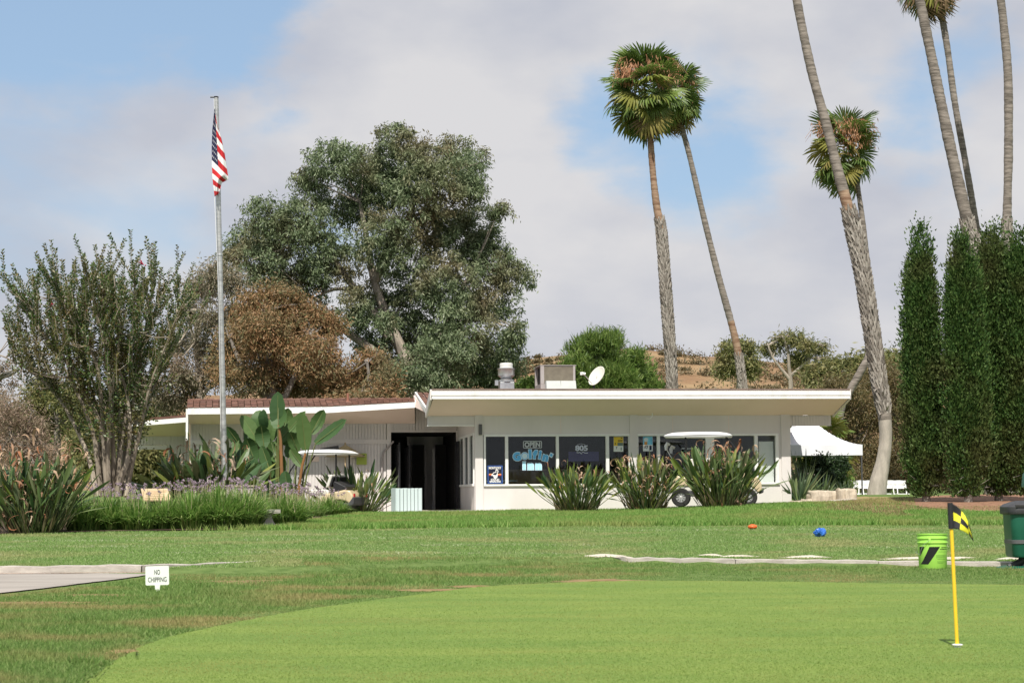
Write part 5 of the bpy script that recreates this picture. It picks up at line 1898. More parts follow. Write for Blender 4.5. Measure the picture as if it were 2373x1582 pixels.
def palm(label, base_px, Y, path, widths, crown, scale, n, boots=None, seed=1, tmat='palmtrunk', brown=None, infl=5, pale=None, name='fan_palm', group='tall fan palms'):
    """path: photo pixels from the top of the trunk to its foot"""
    b = gp(base_px, Y)
    e = empty(name, b)
    tag(e, label, 'palm', group)
    s_ = Y / FPX
    P = [at(x_, y_, Y) - b for x_, y_ in path]
    P[-1] = Vector((P[-1].x, P[-1].y, min(P[-1].z, -.1)))
    W_ = [w * .9 * s_ / 2 for w in widths]
    # dense smooth centre line
    cum = [0]
    for a, c in zip(P, P[1:]):
        cum.append(cum[-1] + (c - a).length)
    tot = cum[-1]
    m = int(tot / .10)
    ctr = smooth3(P, m)
    ww = [float(np.interp(k / (m - 1) * tot, cum, W_)) for k in range(m)]
    r = random.Random(seed)
    pys = [float(np.interp(k / (m - 1) * tot, cum, [q[1] for q in path])) for k in range(m)]
    rad = []
    for k in range(m):
        ring = .035 * math.sin(k * 2.1) + r.uniform(-.02, .02) + .03 * math.sin(k * .37)
        if pale and pys[k] > pale:
            ring *= .3
        rad.append(ww[k] * (1 + ring))
    groups = {}
    for k in range(m - 1):
        y_ = pys[k]
        key = tmat
        if pale and y_ > pale:
            key = 'palmpale'
        elif brown and brown[0] < y_ < brown[1]:
            key = 'palmbrown'
        groups.setdefault(key, []).append(k)
    mb = MB()
    keys = list(groups)
    mb.tube(ctr, rad, 14)
    o = mb.build('trunk', [M[k] for k in keys], e, smooth=False)
    idxs = []
    lut = {k: i for i, key in enumerate(keys) for k in groups[key]}
    for k in range(m - 1):
        idxs += [lut[k]] * 14
    idxs += [0, 0]
    o.data.polygons.foreach_set('material_index', idxs)
    o.data.polygons.foreach_set('use_smooth', [True] * len(o.data.polygons))
    if boots:
        y0, y1 = boots
        ks = [k for k in range(m) if y0 < pys[k] < y1]
        vs, fs = [], []
        step = 1
        row = 0
        k = ks[0]
        while k < ks[-1]:
            c = ctr[k]
            R_ = ww[k] * 1.0
            ax = (ctr[max(k - 1, 0)] - ctr[min(k + 1, m - 1)]).normalized()
            e1 = ax.orthogonal().normalized()
            e2 = ax.cross(e1)
            nb_ = 9
            for j in range(nb_):
                ph = 2 * math.pi * (j + .5 * (row % 2)) / nb_ + row * .05 + r.uniform(-.08, .08)
                rd = e1 * math.cos(ph) + e2 * math.sin(ph)
                tg = ax.cross(rd)
                h = .24 * r.uniform(.8, 1.3)
                wv = R_ * .40
                for sg in (-1, 1):
                    # the two halves of a split leaf base, crossing upwards over the neighbours
                    a0 = c + rd * R_ * .96 + tg * (wv * .1 * sg)
                    a1 = c + rd * R_ * 1.02 + tg * (wv * .75 * sg) - ax * .02
                    t0 = c + rd * R_ * (1.10 + r.uniform(0, .1)) + tg * (wv * 1.55 * sg) + ax * h
                    t1 = c + rd * R_ * (1.05 + r.uniform(0, .12)) + tg * (wv * .85 * sg) + ax * h * .92
                    i = len(vs)
                    vs += [a0, a1, t0, t1, a0 - rd * .03, t1 - rd * .04]
                    fs += [(i, i + 1, i + 2, i + 3), (i, i + 3, i + 5, i + 4)]
                if r.random() < .07:
                    i = len(vs)
                    q = c + rd * R_
                    tip = q + rd * r.uniform(.06, .14) + ax * r.uniform(-.06, .22)
                    vs += [q - tg * .04, q + tg * .04, tip + tg * .012, tip - tg * .012]
                    fs.append((i, i + 1, i + 2, i + 3))
            row += 1
            k += max(1, int(.13 / (tot / m)))
        bm = MB()
        bm.raw(vs, fs)
        tag(bm.build('leaf_bases', M['boots'], e), kind='stuff')
    if crown:
        c = at(crown[0], crown[1], Y) - b
        palm_crown(e, c, n, scale, seed, infl)
    return e


def smooth3(P, n):
    Q = [P[0] * 2 - P[1]] + P + [P[-1] * 2 - P[-2]]
    out = []
    m = len(P) - 1
    ln = [(P[i + 1] - P[i]).length for i in range(m)]
    tot = sum(ln)
    for k in range(n):
        s_ = tot * k / (n - 1)
        i = 0
        while i < m - 1 and s_ > ln[i]:
            s_ -= ln[i]
            i += 1
        t = min(1, s_ / max(ln[i], 1e-9))
        a, b, c, d = Q[i], Q[i + 1], Q[i + 2], Q[i + 3]
        out.append(.5 * ((2 * b) + (c - a) * t + (2 * a - 5 * b + 4 * c - d) * t * t + (3 * b - a - 3 * c + d) * t ** 3))
    return out


palm('straight fan palm with full green crown, left of the pair behind the flat roof', 1562, 72,
     [(1504, 230), (1506, 300), (1513, 400), (1522, 480), (1533, 540), (1545, 700), (1558, 900), (1562, 1100)], [15, 16, 17, 19, 25, 27, 25, 27], (1494, 190), 1.24, 58, (520, 1100), 1, brown=(290, 540), infl=8)
palm('slender leaning fan palm whose crown merges with the taller straight one', 1760, 78,
     [(1558, 220), (1570, 265), (1595, 350), (1630, 500), (1665, 640), (1705, 790), (1722, 900), (1750, 1100)], [13, 14, 14, 15, 17, 19, 20, 22], (1562, 205), 1.06, 44, (835, 1100), 2, brown=(740, 835))
palm('stout leaning fan palm with pale flared foot beside the white tent', 2045, 54,
     [(1822, -150), (1836, -70), (1852, 30), (1882, 170), (1915, 290), (1940, 390), (1962, 470), (1985, 560), (2004, 660), (2022, 780), (2040, 900), (2050, 965), (2052, 1020), (2046, 1070), (2036, 1115), (2030, 1160)],
     [22, 23, 23, 24, 25, 27, 30, 40, 38, 37, 36, 34, 33, 36, 45, 54], (1818, -215), 1.0, 40, (495, 968), 3, pale=968, brown=(440, 500))
palm('thin fan palm with rusty crown behind the stout leaning palm, its foot curving left', 1915, 62,
     [(1981, 370), (1986, 420), (2000, 520), (2014, 650), (2020, 760), (2014, 820), (1995, 860), (1970, 905), (1945, 965), (1925, 1100)], [12, 13, 14, 15, 17, 20, 20, 19, 22, 26], (1957, 332), .98, 44, None, 4, infl=9)
palm('tall grey fan palm trunk leaning left above the cypresses', 2290, 58,
     [(2085, -210), (2118, -60), (2150, 90), (2183, 250), (2213, 390), (2248, 540), (2262, 600), (2290, 900), (2300, 1160)], [24, 25, 26, 28, 30, 33, 38, 40, 44], (2078, -290), 1.0, 36, (515, 1100), 5, infl=0)
palm('darker fan palm directly behind the tall grey leaning one', 2300, 63,
     [(2166, -60), (2176, 0), (2195, 110), (2213, 240), (2238, 380), (2262, 520), (2290, 700), (2300, 1160)], [16, 17, 17, 17, 17, 17, 20, 26], (2160, -84), 1.05, 40, None, 6, infl=0)
palm('upright fan palm trunk at the right edge above the cypresses', 2350, 57,
     [(2290, -180), (2316, -20), (2326, 60), (2336, 180), (2337, 350), (2335, 450), (2334, 540), (2340, 700), (2345, 1160)], [20, 21, 22, 23, 23, 22, 24, 28, 34], (2282, -260), 1.0, 36, (525, 1100), 7, infl=0)
# short fan palm behind the tent
b = gp(1890, 60)
e = empty('short_palm', b)
tag(e, 'short spiky fan palm showing between the tent and the roof end', 'palm')
mb = MB(); mb.tube([(0, 0, -.1), (0, 0, 1.6)], [.16, .12], 10); mb.build('trunk', M['palmtrunk'], e)
palm_crown(e, at(1898, 1000, 60) - b, 30, .95, 9, 0, -35)


# ------------------------------------------------------------------ cypresses
def cypress(label, px, Y, topy, basey, wpx, seed):
    b = gp(px, Y)
    e = empty('cypress_tree', b)
    tag(e, label, 'tree', 'row of columnar cypresses')
    r = np.random.default_rng(seed)
    s_ = Y / FPX
    H = (at(px, topy, Y) - b).z
    h0 = .25
    R_ = wpx * s_ / 2
    npl = 2600
    ns = 9
    sa = r.uniform(0, 2 * np.pi, ns)
    sr = R_ * .60 * np.sqrt(r.random(ns))
    sh = H * np.where(np.arange(ns) == 0, 1.0, r.uniform(.84, .985, ns) * (1 - .10 * sr / R_))
    sr[0] = R_ * .06
    sw = R_ * r.uniform(.52, .72, ns)
    pick = r.integers(0, ns, npl)
    t = r.random(npl) ** .85
    prof = np.interp(t, [0, .05, .15, .35, .6, .8, .92, 1.0], [.46, .84, 1.0, 1.04, 1.03, .97, .84, .34])
    cen = np.interp(t, [0, .12, .4, 1.0], [.55, .95, 1.0, .55])
    ang = r.uniform(0, 2 * np.pi, npl)
    lump = 1 + .16 * np.sin(ang * 3 + t * 23 + pick) + .14 * np.sin(ang * 2 - t * 41 + pick * 2)
    q = r.random(npl) ** .35
    rr_ = sw[pick] * prof * lump * q
    zc = h0 + (sh[pick] - h0) * t
    C = np.stack([sr[pick] * cen * np.cos(sa[pick]) + rr_ * np.cos(ang), sr[pick] * cen * np.sin(sa[pick]) + rr_ * np.sin(ang), zc], -1)
    per = 26
    idx = np.repeat(np.arange(npl), per)
    psz = .13 * r.uniform(.6, 1.4, npl)
    off = r.normal(size=(len(idx), 3)) * psz[idx][:, None] * np.array([.55, .55, 1.1])
    D = np.stack([np.cos(ang), np.sin(ang), np.zeros(npl)], -1)[idx] * .45 + r.normal(size=(len(idx), 3)) * .35
    D[:, 2] += 1.0
    P = C[idx] + off
    P[:, 2] = np.maximum(P[:, 2], .12)
    Ln = .13 * r.uniform(.6, 1.4, len(P))
    V4, F4 = leaf_arrays(P, D, Ln, .05, r)
    tri = V4.reshape(-1, 4, 3)[:, [1, 2, 3]].reshape(-1, 3)
    npmesh('crown', tri, np.arange(len(tri)).reshape(-1, 3), M['cypress'], e)
    mb = MB()
    mb.tube([(0, 0, -.1), (.02, 0, .5), (0, 0, H * .8)], [.11, .09, .03], 8)
    rr = random.Random(seed)
    for k in range(18):
        a = rr.uniform(0, 6.28)
        z = rr.uniform(.2, .8)
        mb.tube([(0, 0, z), (.25 * math.cos(a), .25 * math.sin(a), z + .1), (.5 * math.cos(a), .5 * math.sin(a), z - .05 + rr.uniform(-.1, .3))], [.014, .01, .004], 4, False)
    mb.build('trunk', M['barkgrey'], e)
    return e


cypress('free-standing columnar cypress, leftmost of the row', 2146, 45.5, 534, 1165, 94, 51)
cypress('columnar cypress second from the left, below the grey leaning palm', 2244, 44.5, 552, 1170, 88, 52)
cypress('columnar cypress third from the left with pointed crown', 2314, 45.5, 530, 1170, 98, 53)
cypress('columnar cypress cut by the right edge of the picture', 2382, 45, 545, 1170, 104, 54)


# ------------------------------------------------------------------ strap and paddle leaved plants
def paddle_mesh(name, blade=.55, width=.14, pet=.75, bend=.25, fold=.35, seed=1):
    """long stalk along +Z carrying a folded paddle that arches towards +X"""
    mb = MB()
    pts = []
    n = 8
    tot = pet + blade
    for k in range(n + 1):
        f = k / n
        pts.append(Vector((bend * tot * f ** 2.2, 0, tot * f * (1 - .12 * bend * f))))
    k0 = pet / tot
    mb.tube([pts[0], pts[n // 2], Vector((bend * tot * k0 ** 2.2, 0, pet * (1 - .12 * bend * k0)))], [.013, .011, .009], 4, False)
    m = 7
    prev = None
    for k in range(m + 1):
        f = k / m
        s_ = k0 + (1 - k0) * f
        c = Vector((bend * tot * s_ ** 2.2, 0, tot * s_ * (1 - .12 * bend * s_)))
        w = width * .5 * (math.sin(math.pi * min(1, f * .93 + .05)) ** .75) * (1 if f < .98 else .15)
        tg = Vector((bend * 2.2 * s_ ** 1.2, 0, 1)).normalized()
        nr = Vector((tg.z, 0, -tg.x))
        a = c + Vector((0, w, 0)) - nr * (-w * fold)
        d = c - Vector((0, w, 0)) - nr * (-w * fold)
        if prev:
            mb.face([prev[0], a, c, prev[1]])
            mb.face([prev[1], c, d, prev[2]])
        prev = (a, c, d)
    me = bpy.data.meshes.new(name)
    me.from_pydata(mb.v, [], mb.f)
    me.polygons.foreach_set('use_smooth', [True] * len(me.polygons))
    me.update()
    return me


def curl_mesh(name, seed, ln=.6, w=.03):
    """withered leaf: a ribbon that rises, hooks over and curls"""
    r = random.Random(seed)
    mb = MB()
    p, a = Vector((0, 0, 0)), r.uniform(.1, .4)
    prev = None
    n = 12
    for k in range(n + 1):
        f = k / n
        ww_ = w * (math.sin(math.pi * (f * .9 + .08)) + .15) * (1 + .3 * math.sin(k * 2.3 + seed))
        tw = f * r.uniform(.5, 2.0)
        sd = Vector((math.sin(tw) * .5, math.cos(tw), 0)) * ww_
        if prev:
            mb.face([prev[0], p + sd, p - sd, prev[1]])
        prev = (p + sd, p - sd)
        a += (.12 + .5 * f) * r.uniform(.6, 1.25)
        p = p + Vector((math.sin(a), 0, math.cos(a))) * (ln / n)
    me = bpy.data.meshes.new(name)
    me.from_pydata(mb.v, [], mb.f)
    me.update()
    return me


M['pad_a'] = leafmat('paddle_green', [(0.039, 0.091, 0.036), (0.072, 0.130, 0.039), (0.111, 0.169, 0.058), (0.156, 0.202, 0.078), (0.130, 0.143, 0.072), (0.065, 0.117, 0.052)], .22, objrand=True, rough=.42, spec=.4)
M['pad_b'] = leafmat('paddle_yellowgreen', [(0.143, 0.202, 0.039), (0.221, 0.247, 0.058)], .25, objrand=True, rough=.4, spec=.45)
M['curl'] = leafmat('withered_leaf', [(.34, .21, .13), (.42, .30, .20), (.30, .12, .055), (.22, .14, .09), (.48, .38, .28)], .15, objrand=True, rough=.75)
M['giant'] = leafmat('giant_paddle', [(0.041, 0.092, 0.035), (0.068, 0.132, 0.041), (0.101, 0.169, 0.051)], .22, objrand=True, rough=.5, spec=.3)
PAD = []
for k, (bl, wd, pt, bd, mn) in enumerate(((.44, .078, .75, .12, 'pad_a'), (.50, .082, .7, .26, 'pad_a'), (.38, .07, .85, .06, 'pad_a'), (.44, .08, .7, .55, 'pad_a'), (.44, .08, .8, .2, 'pad_b'))):
    me = paddle_mesh('paddle_leaf', bl, wd, pt, bd, .3 + .15 * (k % 3), k)
    me.materials.append(M[mn])
    PAD.append(me)
CURL = []
for k in range(5):
    me = curl_mesh('withered_leaf', 30 + k, (.5, .65, .4, .55, .7)[k], (.022, .028, .02, .03, .018)[k])
    me.materials.append(M['curl'])
    CURL.append(me)


def strelitzia(label, px, Y, h, rad, n, dead, seed, spread=46, wide=1.0, yellow=.12, curl=1.0, ctop=.86, name='bird_of_paradise_bush'):
    b = gp(px, Y)
    e = empty(name, b)
    tag(e, label, 'plant', 'bird of paradise bushes')
    r = random.Random(seed)
    for k in range(n):
        a = r.uniform(0, 6.283)
        q = math.sqrt(r.random())
        lean = math.radians(spread * q * r.uniform(.7, 1.15))
        base = Vector((math.cos(a) * rad * .42 * q, math.sin(a) * rad * .42 * q, 0))
        kind = 4 if r.random() < yellow else r.choice((0, 0, 1, 1, 2, 3))
        o = link('leaf', PAD[kind], e)
        s_ = h / 1.28 * r.uniform(.5, 1.06) * (1 - .12 * q)
        o.matrix_local = Matrix.Translation(base) @ Matrix.Rotation(a + r.uniform(-.5, .5), 4, 'Z') @ Matrix.Rotation(lean + r.gauss(0, .13), 4, 'Y') @ Matrix.Rotation(r.gauss(0, .10), 4, 'X') @ Matrix.Rotation(r.uniform(-3.1, 3.1), 4, 'Z') @ Matrix.Diagonal((s_ * wide, s_ * wide, s_, 1))
    for k in range(dead):
        a = r.uniform(0, 6.283)
        q = math.sqrt(r.random())
        up = r.uniform(.35, ctop) if r.random() < .9 else r.uniform(.02, .3)
        pos = Vector((math.cos(a) * rad * q * (.5 + .5 * up), math.sin(a) * rad * q * (.5 + .5 * up), h * up * (1 - .18 * q)))
        o = link('withered_leaf', r.choice(CURL), e)
        s_ = r.uniform(.3, .72) * h / 1.5 * curl
        o.matrix_local = Matrix.Translation(pos) @ Matrix.Rotation(r.uniform(0, 6.28), 4, 'Z') @ Matrix.Rotation(r.uniform(-.9, 1.3), 4, 'Y') @ Matrix.Rotation(r.uniform(-.6, .6), 4, 'X') @ Matrix.Diagonal((s_, s_, s_, 1))
    # dry sheaths and grass at the foot
    P, D = [], []
    for k in range(170):
        a = r.uniform(0, 6.28)
        q = rad * .6 * math.sqrt(r.random())
        P.append((math.cos(a) * q, math.sin(a) * q, 0))
        D.append((math.cos(a) * .5 + r.gauss(0, .2), math.sin(a) * .5 + r.gauss(0, .2), 1))
    rr = np.random.default_rng(seed)
    Vv, Ff = leaf_arrays(np.array(P), np.array(D), .42 * h / 1.3 * rr.uniform(.5, 1.2, len(P)), .03, rr)
    npmesh('leaf_sheaths', Vv, Ff, leafmat('sheaths', [(.12, .09, .05), (.06, .075, .03), (.20, .15, .09)], .1), e)
    return e


strelitzia('bird of paradise clump with many hooked withered leaves at the left front corner', 78, 33.2, 1.62, .98, 240, 200, 71, 36, .95, .06, 1.35, 1.0)
strelitzia('bird of paradise bush with curled dead leaves left of the giant banana-like plant', 482, 46.2, 2.0, 1.35, 270, 110, 72, 60, 1.5, .12, 1.2, .95)
strelitzia('bird of paradise bush between the left golf cart and the entrance', 828, 51.6, 1.75, .8, 170, 20, 73, 50, .95, .18)
strelitzia('lighter green bird of paradise bush under the blue window lettering', 1338, 46.2, 1.36, .85, 190, 50, 74, 43, 1.0, .42, 1.2, .95)
strelitzia('bird of paradise bush with orange withered tips, middle of the three before the windows', 1496, 46.0, 1.52, .78, 210, 150, 75, 34, .95, .26, 1.3, .98)
strelitzia('largest bird of paradise bush, hiding most of the right golf cart', 1672, 45.6, 1.72, .92, 300, 150, 76, 34, 1.0, .24, 1.2, .95)

# giant bird of paradise: each paddle traced
Y = 47.6
b = gp(640, Y)
GB = empty('giant_bird_of_paradise', b)
tag(GB, 'tall banana-like plant with broad glossy paddle leaves in front of the left wing', 'plant')
rg = random.Random(81)


def big_leaf(bx, by, tx, ty, wpx, dY, rootx):
    P0, P1 = at(bx, by, Y + dY) - b, at(tx, ty, Y + dY + rg.uniform(-.25, .25)) - b
    w = wpx * Y / FPX * .56
    ax = (P1 - P0)
    ln = ax.length
    ax.normalize()
    view = Vector((rg.uniform(-.5, .5), -1, rg.uniform(-.2, .5))).normalized()
    sd = ax.cross(view).normalized()
    nr = sd.cross(ax).normalized()
    sag = rg.uniform(-.05, .08)
    mb = MB()
    m = 10
    prev = None
    for k in range(m + 1):
        f = k / m
        c = P0 + ax * ln * f + nr * (-sag * math.sin(math.pi * f)) * 1.5
        ww_ = w * math.sin(math.pi * (f * .90 + .07)) ** .6 * (1 if k < m else .1)
        jag = 1 + .06 * math.sin(k * 2.7 + tx)
        a, d = c + sd * ww_ * jag + nr * ww_ * .28, c - sd * ww_ * (2 - jag) + nr * ww_ * .28
        if prev:
            mb.face([prev[0], a, c, prev[1]])
            mb.face([prev[1], c, d, prev[2]])
        prev = (a, c, d)
    o = mb.build('leaf', M['giant'], GB, smooth=True)
    mb = MB()
    root = at(rootx, 1150, Y) - b
    root.z = 0
    mb.tube([root, root.lerp(P0, .5) + Vector((0, .03, .12)), P0, P0 + ax * ln * .9], [.03, .022, .013, .004], 6)
    mb.build('midrib', pm('leaf_stalk', (.11, .145, .045), (.17, .18, .06), 4, .5), o)


for a_ in ((643, 988, 644, 907, 33, 0, 644), (644, 992, 646, 938, 38, -.15, 646), (596, 1018, 559, 962, 30, 0, 620), (555, 1030, 525, 988, 24, .2, 610), (612, 1036, 605, 984, 32, -.1, 622), (639, 1030, 708, 952, 26, .1, 650),
           (708, 1042, 699, 956, 32, -.1, 680), (721, 1005, 751, 949, 28, .2, 690), (731, 1027, 803, 971, 27, -.1, 690), (626, 1092, 606, 1032, 28, -.3, 630), (591, 1070, 570, 1014, 30, -.2, 610), (616, 990, 611, 948, 24, .3, 625),
           (593, 996, 603, 950, 26, .35, 620), (667, 1138, 660, 1090, 28, -.4, 660), (581, 1112, 586, 1056, 38, -.3, 600), (598, 1138, 604, 1074, 30, -.4, 610), (655, 1030, 676, 985, 26, .3, 650), (690, 1045, 672, 1000, 26, .2, 675),
           (700, 1080, 672, 1040, 22, 0, 680), (560, 1060, 545, 1015, 26, .1, 600), (640, 1070, 628, 1020, 28, .1, 640), (575, 1030, 583, 975, 26, .4, 610), (655, 1000, 668, 945, 30, .5, 650), (625, 1020, 640, 965, 32, .55, 635), (690, 1020, 690, 965, 30, .5, 680), (600, 1040, 590, 985, 34, .6, 610),
           (668, 1060, 690, 1005, 32, .4, 665), (640, 1110, 650, 1050, 34, .3, 640), (615, 1120, 620, 1060, 36, .2, 620), (560, 1100, 555, 1045, 34, .3, 590), (575, 1075, 560, 1030, 30, .35, 600), (540, 1080, 528, 1035, 26, .3, 580), (650, 1150, 640, 1100, 30, .1, 650)):
    big_leaf(*a_)
for pts, w in (([(655, 1150), (652, 1075), (650, 1020), (645, 985)], 4.5), ([(628, 1150), (625, 1090)], 3.5), ([(690, 1150), (700, 1080), (708, 1050)], 3.5), ([(612, 1150), (606, 1090)], 3.5)):
    mb = MB()
    P = [at(x_, y_, Y - .1) - b for x_, y_ in pts]
    mb.tube(P, [w * Y / FPX * (1 - .35 * k / len(P)) for k in range(len(P))], 8)
    mb.build('stem', pm('stem_orange', (.30, .13, .04), (.17, .10, .045), 3, .7, stretch=(1, 1, .3)), GB, smooth=True)


# society garlic clumps with lilac flowers
M['garlic'] = leafmat('strap_leaves', [(0.092, 0.193, 0.040), (0.152, 0.285, 0.057), (0.233, 0.376, 0.082), (0.387, 0.468, 0.163)], .4, rough=.45, spec=.4)
M['lilac_fl'] = leafmat('lilac_flowers', [(.38, .28, .35), (.46, .36, .42), (.30, .22, .27)], .25)
M['stalk'] = leafmat('flower_stalks', [(.22, .22, .11), (.30, .27, .15), (.16, .19, .08)], .1)


def garlic(label, px, Y, rad, h, n, fl, seed):
    b = gp(px, Y)
    e = empty('flowering_clump', b)
    tag(e, label, 'plant', 'lilac-flowered strap-leaved clumps along the bed')
    r = np.random.default_rng(seed)
    a = r.uniform(0, 2 * np.pi, n)
    q = np.sqrt(r.random(n))
    base = np.stack([np.cos(a) * q * rad * .75, np.sin(a) * q * rad * .75, np.zeros(n)], -1)
    a2 = a + r.normal(0, .7, n)
    out = np.stack([np.cos(a2), np.sin(a2), np.zeros(n)], -1)
    L_ = h * r.uniform(.75, 1.35, n) * (1.2 - .40 * q ** 2)
    reach = (.18 + .75 * q ** 1.3) * r.uniform(.5, 1.3, n)
    side = np.stack([-np.sin(a2), np.cos(a2), np.zeros(n)], -1) * .0145
    rows = []
    for f in (0, .4, .75, 1.0):
        p = base + out * (reach * L_ * f ** 1.6)[:, None]
        p[:, 2] += L_ * (f * 1.05 - .42 * reach * 1.5 * f ** 2.4)
        w_ = (1 - f * .75)
        rows.append((p - side * w_, p + side * w_))
    V = np.stack([x_ for pr in rows for x_ in pr], 1).reshape(-1, 3)
    i = np.arange(n)[:, None] * 8
    Fq = np.concatenate([i + np.array([[0, 1, 3, 2]]), i + np.array([[2, 3, 5, 4]]), i + np.array([[4, 5, 7, 6]])])
    npmesh('strap_leaves', V, Fq, M['garlic'], e)
    # flower stalks
    if fl:
        a = r.uniform(0, 2 * np.pi, fl)
        q = np.sqrt(r.random(fl)) * rad * .9
        p0 = np.stack([np.cos(a) * q, np.sin(a) * q, np.full(fl, .1)], -1)
        p1 = p0 + np.stack([r.normal(0, .07, fl), r.normal(0, .07, fl), h * r.uniform(1.05, 1.55, fl)], -1)
        sd = np.array([.005, 0, 0])
        V = np.stack([p0 - sd, p0 + sd, p1 + sd * .6, p1 - sd * .6], 1).reshape(-1, 3)
        npmesh('flower_stalks', V, np.arange(fl * 4).reshape(fl, 4), M['stalk'], e)
        k = np.repeat(np.arange(fl), 12)
        D = r.normal(size=(len(k), 3)) + np.array([0, 0, .4])
        Vv, Ff = leaf_arrays(p1[k], D, .038, .018, r)
        tag(npmesh('flowers', Vv, Ff, M['lilac_fl'], e), kind='stuff')
    return e


GL = [(195, 34.1, .40, .46, 1300, 6), (258, 34.3, .42, .46, 1400, 10), (318, 34.2, .40, .42, 1300, 12), (385, 34.5, .45, .46, 1500, 10), (448, 34.5, .46, .52, 1600, 10), (508, 34.6, .46, .56, 1600, 10), (562, 34.9, .44, .54, 1500, 12),
      (662, 36.4, .46, .44, 1500, 22), (760, 43.4, .55, .33, 1500, 26), (240, 36.0, .55, .48, 900, 34), (330, 36.5, .55, .46, 900, 30), (430, 36.6, .55, .50, 900, 36), (500, 37.0, .6, .52, 900, 44), (585, 37.5, .6, .50, 900, 44), (670, 39.5, .6, .42, 900, 40), (712, 42.0, .5, .34, 900, 26)]
GLAB = ['leftmost front clump, beside the withered bird of paradise', 'front clump second from the withered bird of paradise', 'front clump directly below the slanted plaque', 'front clump just right of the slanted plaque', 'front clump midway between slanted plaque and bench',
        'taller front clump second to the left of the concrete bench', 'front clump touching the left side of the concrete bench', 'clump just right of the concrete bench', 'rounded clump in front of the left golf cart',
        'back row clump behind the leftmost front clumps', 'back row clump behind the slanted plaque', 'back row clump below the curled bird of paradise bush', 'back row clump before the pale upright plaque', 'back row clump left of the giant paddle plant stem', 'back row clump behind the bench, under the giant paddle plant', 'back row clump at the front corner of the left golf cart']
for (px, Yg, rd, hh, n_, fl_), lb in zip(GL, GLAB):
    garlic('strap-leaved ' + lb, px, Yg, rd, hh, int(n_ * .7), int(fl_ * 1.3), 100 + px)


# sword-leaved rosettes and bushes beside the tent
def sword(label, px, Y, ln, n, seed, mat):
    b = gp(px, Y)
    e = empty('sword_plant', b)
    tag(e, label, 'plant', 'sword-leaved plants by the tent')
    r = np.random.default_rng(seed)
    a = r.uniform(0, 6.28, n)
    el = r.uniform(.35, 1.45, n)
    D = np.stack([np.cos(a) * np.cos(el), np.sin(a) * np.cos(el), np.sin(el)], -1)
    P = np.stack([np.cos(a) * .06, np.sin(a) * .06, np.full(n, .05)], -1)
    Vv, Ff = leaf_arrays(P, D, ln * r.uniform(.7, 1.1, n), .075, r)
    npmesh('sword_leaves', Vv, Ff, mat, e)


M['agave'] = leafmat('sword_leaves', [(0.070, 0.119, 0.063), (0.126, 0.182, 0.098), (0.196, 0.238, 0.105), (0.084, 0.140, 0.049)], .15, rough=.4, spec=.5)
sword('tall sword-leaved plant right beside the building corner', 1850, 51.3, 1.15, 60, 1, M['agave'])
sword('spiky sword-leaved plant behind the pale stones', 1905, 51.6, .75, 44, 2, M['agave'])
sword('sword-leaved plant in the tent shade near the wall', 1868, 53.2, 1.5, 40, 3, M['agave'])
sword('small sword-leaved plant right of the stones', 1955, 52.0, .45, 60, 4, M['agave'])
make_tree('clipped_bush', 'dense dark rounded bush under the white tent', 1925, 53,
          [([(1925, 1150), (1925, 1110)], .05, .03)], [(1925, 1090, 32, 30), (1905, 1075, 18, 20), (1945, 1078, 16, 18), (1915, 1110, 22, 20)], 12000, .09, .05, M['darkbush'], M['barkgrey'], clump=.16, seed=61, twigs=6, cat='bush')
make_tree('leafy_bush', 'loose green bush behind the dark rounded bush', 1890, 55, [([(1890, 1150), (1890, 1100)], .05, .03)], [(1880, 1090, 30, 34), (1950, 1120, 24, 24), (1870, 1120, 24, 26)], 5000, .12, .06, M['shrubgreen'], M['barkgrey'], clump=.2, seed=62, twigs=8, cat='bush')

# ------------------------------------------------------------------ flagpole and flag
YF = 45.5
b = gp(518, YF)
FP = empty('flagpole', b)
tag(FP, 'tall weathered metal flagpole leaning slightly left, in front of the left wing', 'flagpole')
top, bot = at(501, 226, YF) - b, at(518, 1010, YF) - b
dirp = (bot - top).normalized()
foot = bot + dirp * ((bot.z + .05) / -dirp.z if dirp.z else 0)
mb = MB()
R_ = resample([foot, top], 26)
rr = random.Random(3)
mb.tube(R_, [.078 - .022 * k / 25 + .0015 * math.sin(k * 1.7) for k in range(26)], 16)
mb.build('pole', M['alu'], FP, smooth=True)
mb = MB()
for f in (.33, .62):
    p = foot.lerp(top, f)
    mb.lathe([(.078, -.015), (.08, 0), (.078, .015)], 16, p)
mb.build('pole_joint', M['steel'], FP)
mb = MB()
tp = top
mb.tube([tp + Vector((-.14, -.02, .0)), tp + Vector((.06, -.02, .0))], .018, 8)
mb.lathe([(.058, -.01), (.06, .02)], 14, tp)
mb.build('truck', M['black'], FP)
mb = MB()
h0 = at(496, 229, YF - .12) - b
mb.tube([h0, at(497, 262, YF - .14) - b], .006, 5)
mb.tube([at(497, 455, YF - .12) - b, at(508, 700, YF - .12) - b, at(512, 1000, YF - .10) - b], .006, 5)
mb.build('halyard', M['flagwhite'], FP)
mb = MB()
Hc = [(497, 252), (492, 300), (490.5, 340), (491, 385), (493, 420), (497.5, 456)]
Kc = [(503, 292), (512, 318), (519, 350), (524, 385), (528.5, 416), (513, 424), (509, 440), (505, 450)]


def curve2(C, t):
    s_ = t * (len(C) - 1)
    i = min(int(s_), len(C) - 2)
    f = s_ - i
    return C[i][0] + (C[i + 1][0] - C[i][0]) * f, C[i][1] + (C[i + 1][1] - C[i][1]) * f


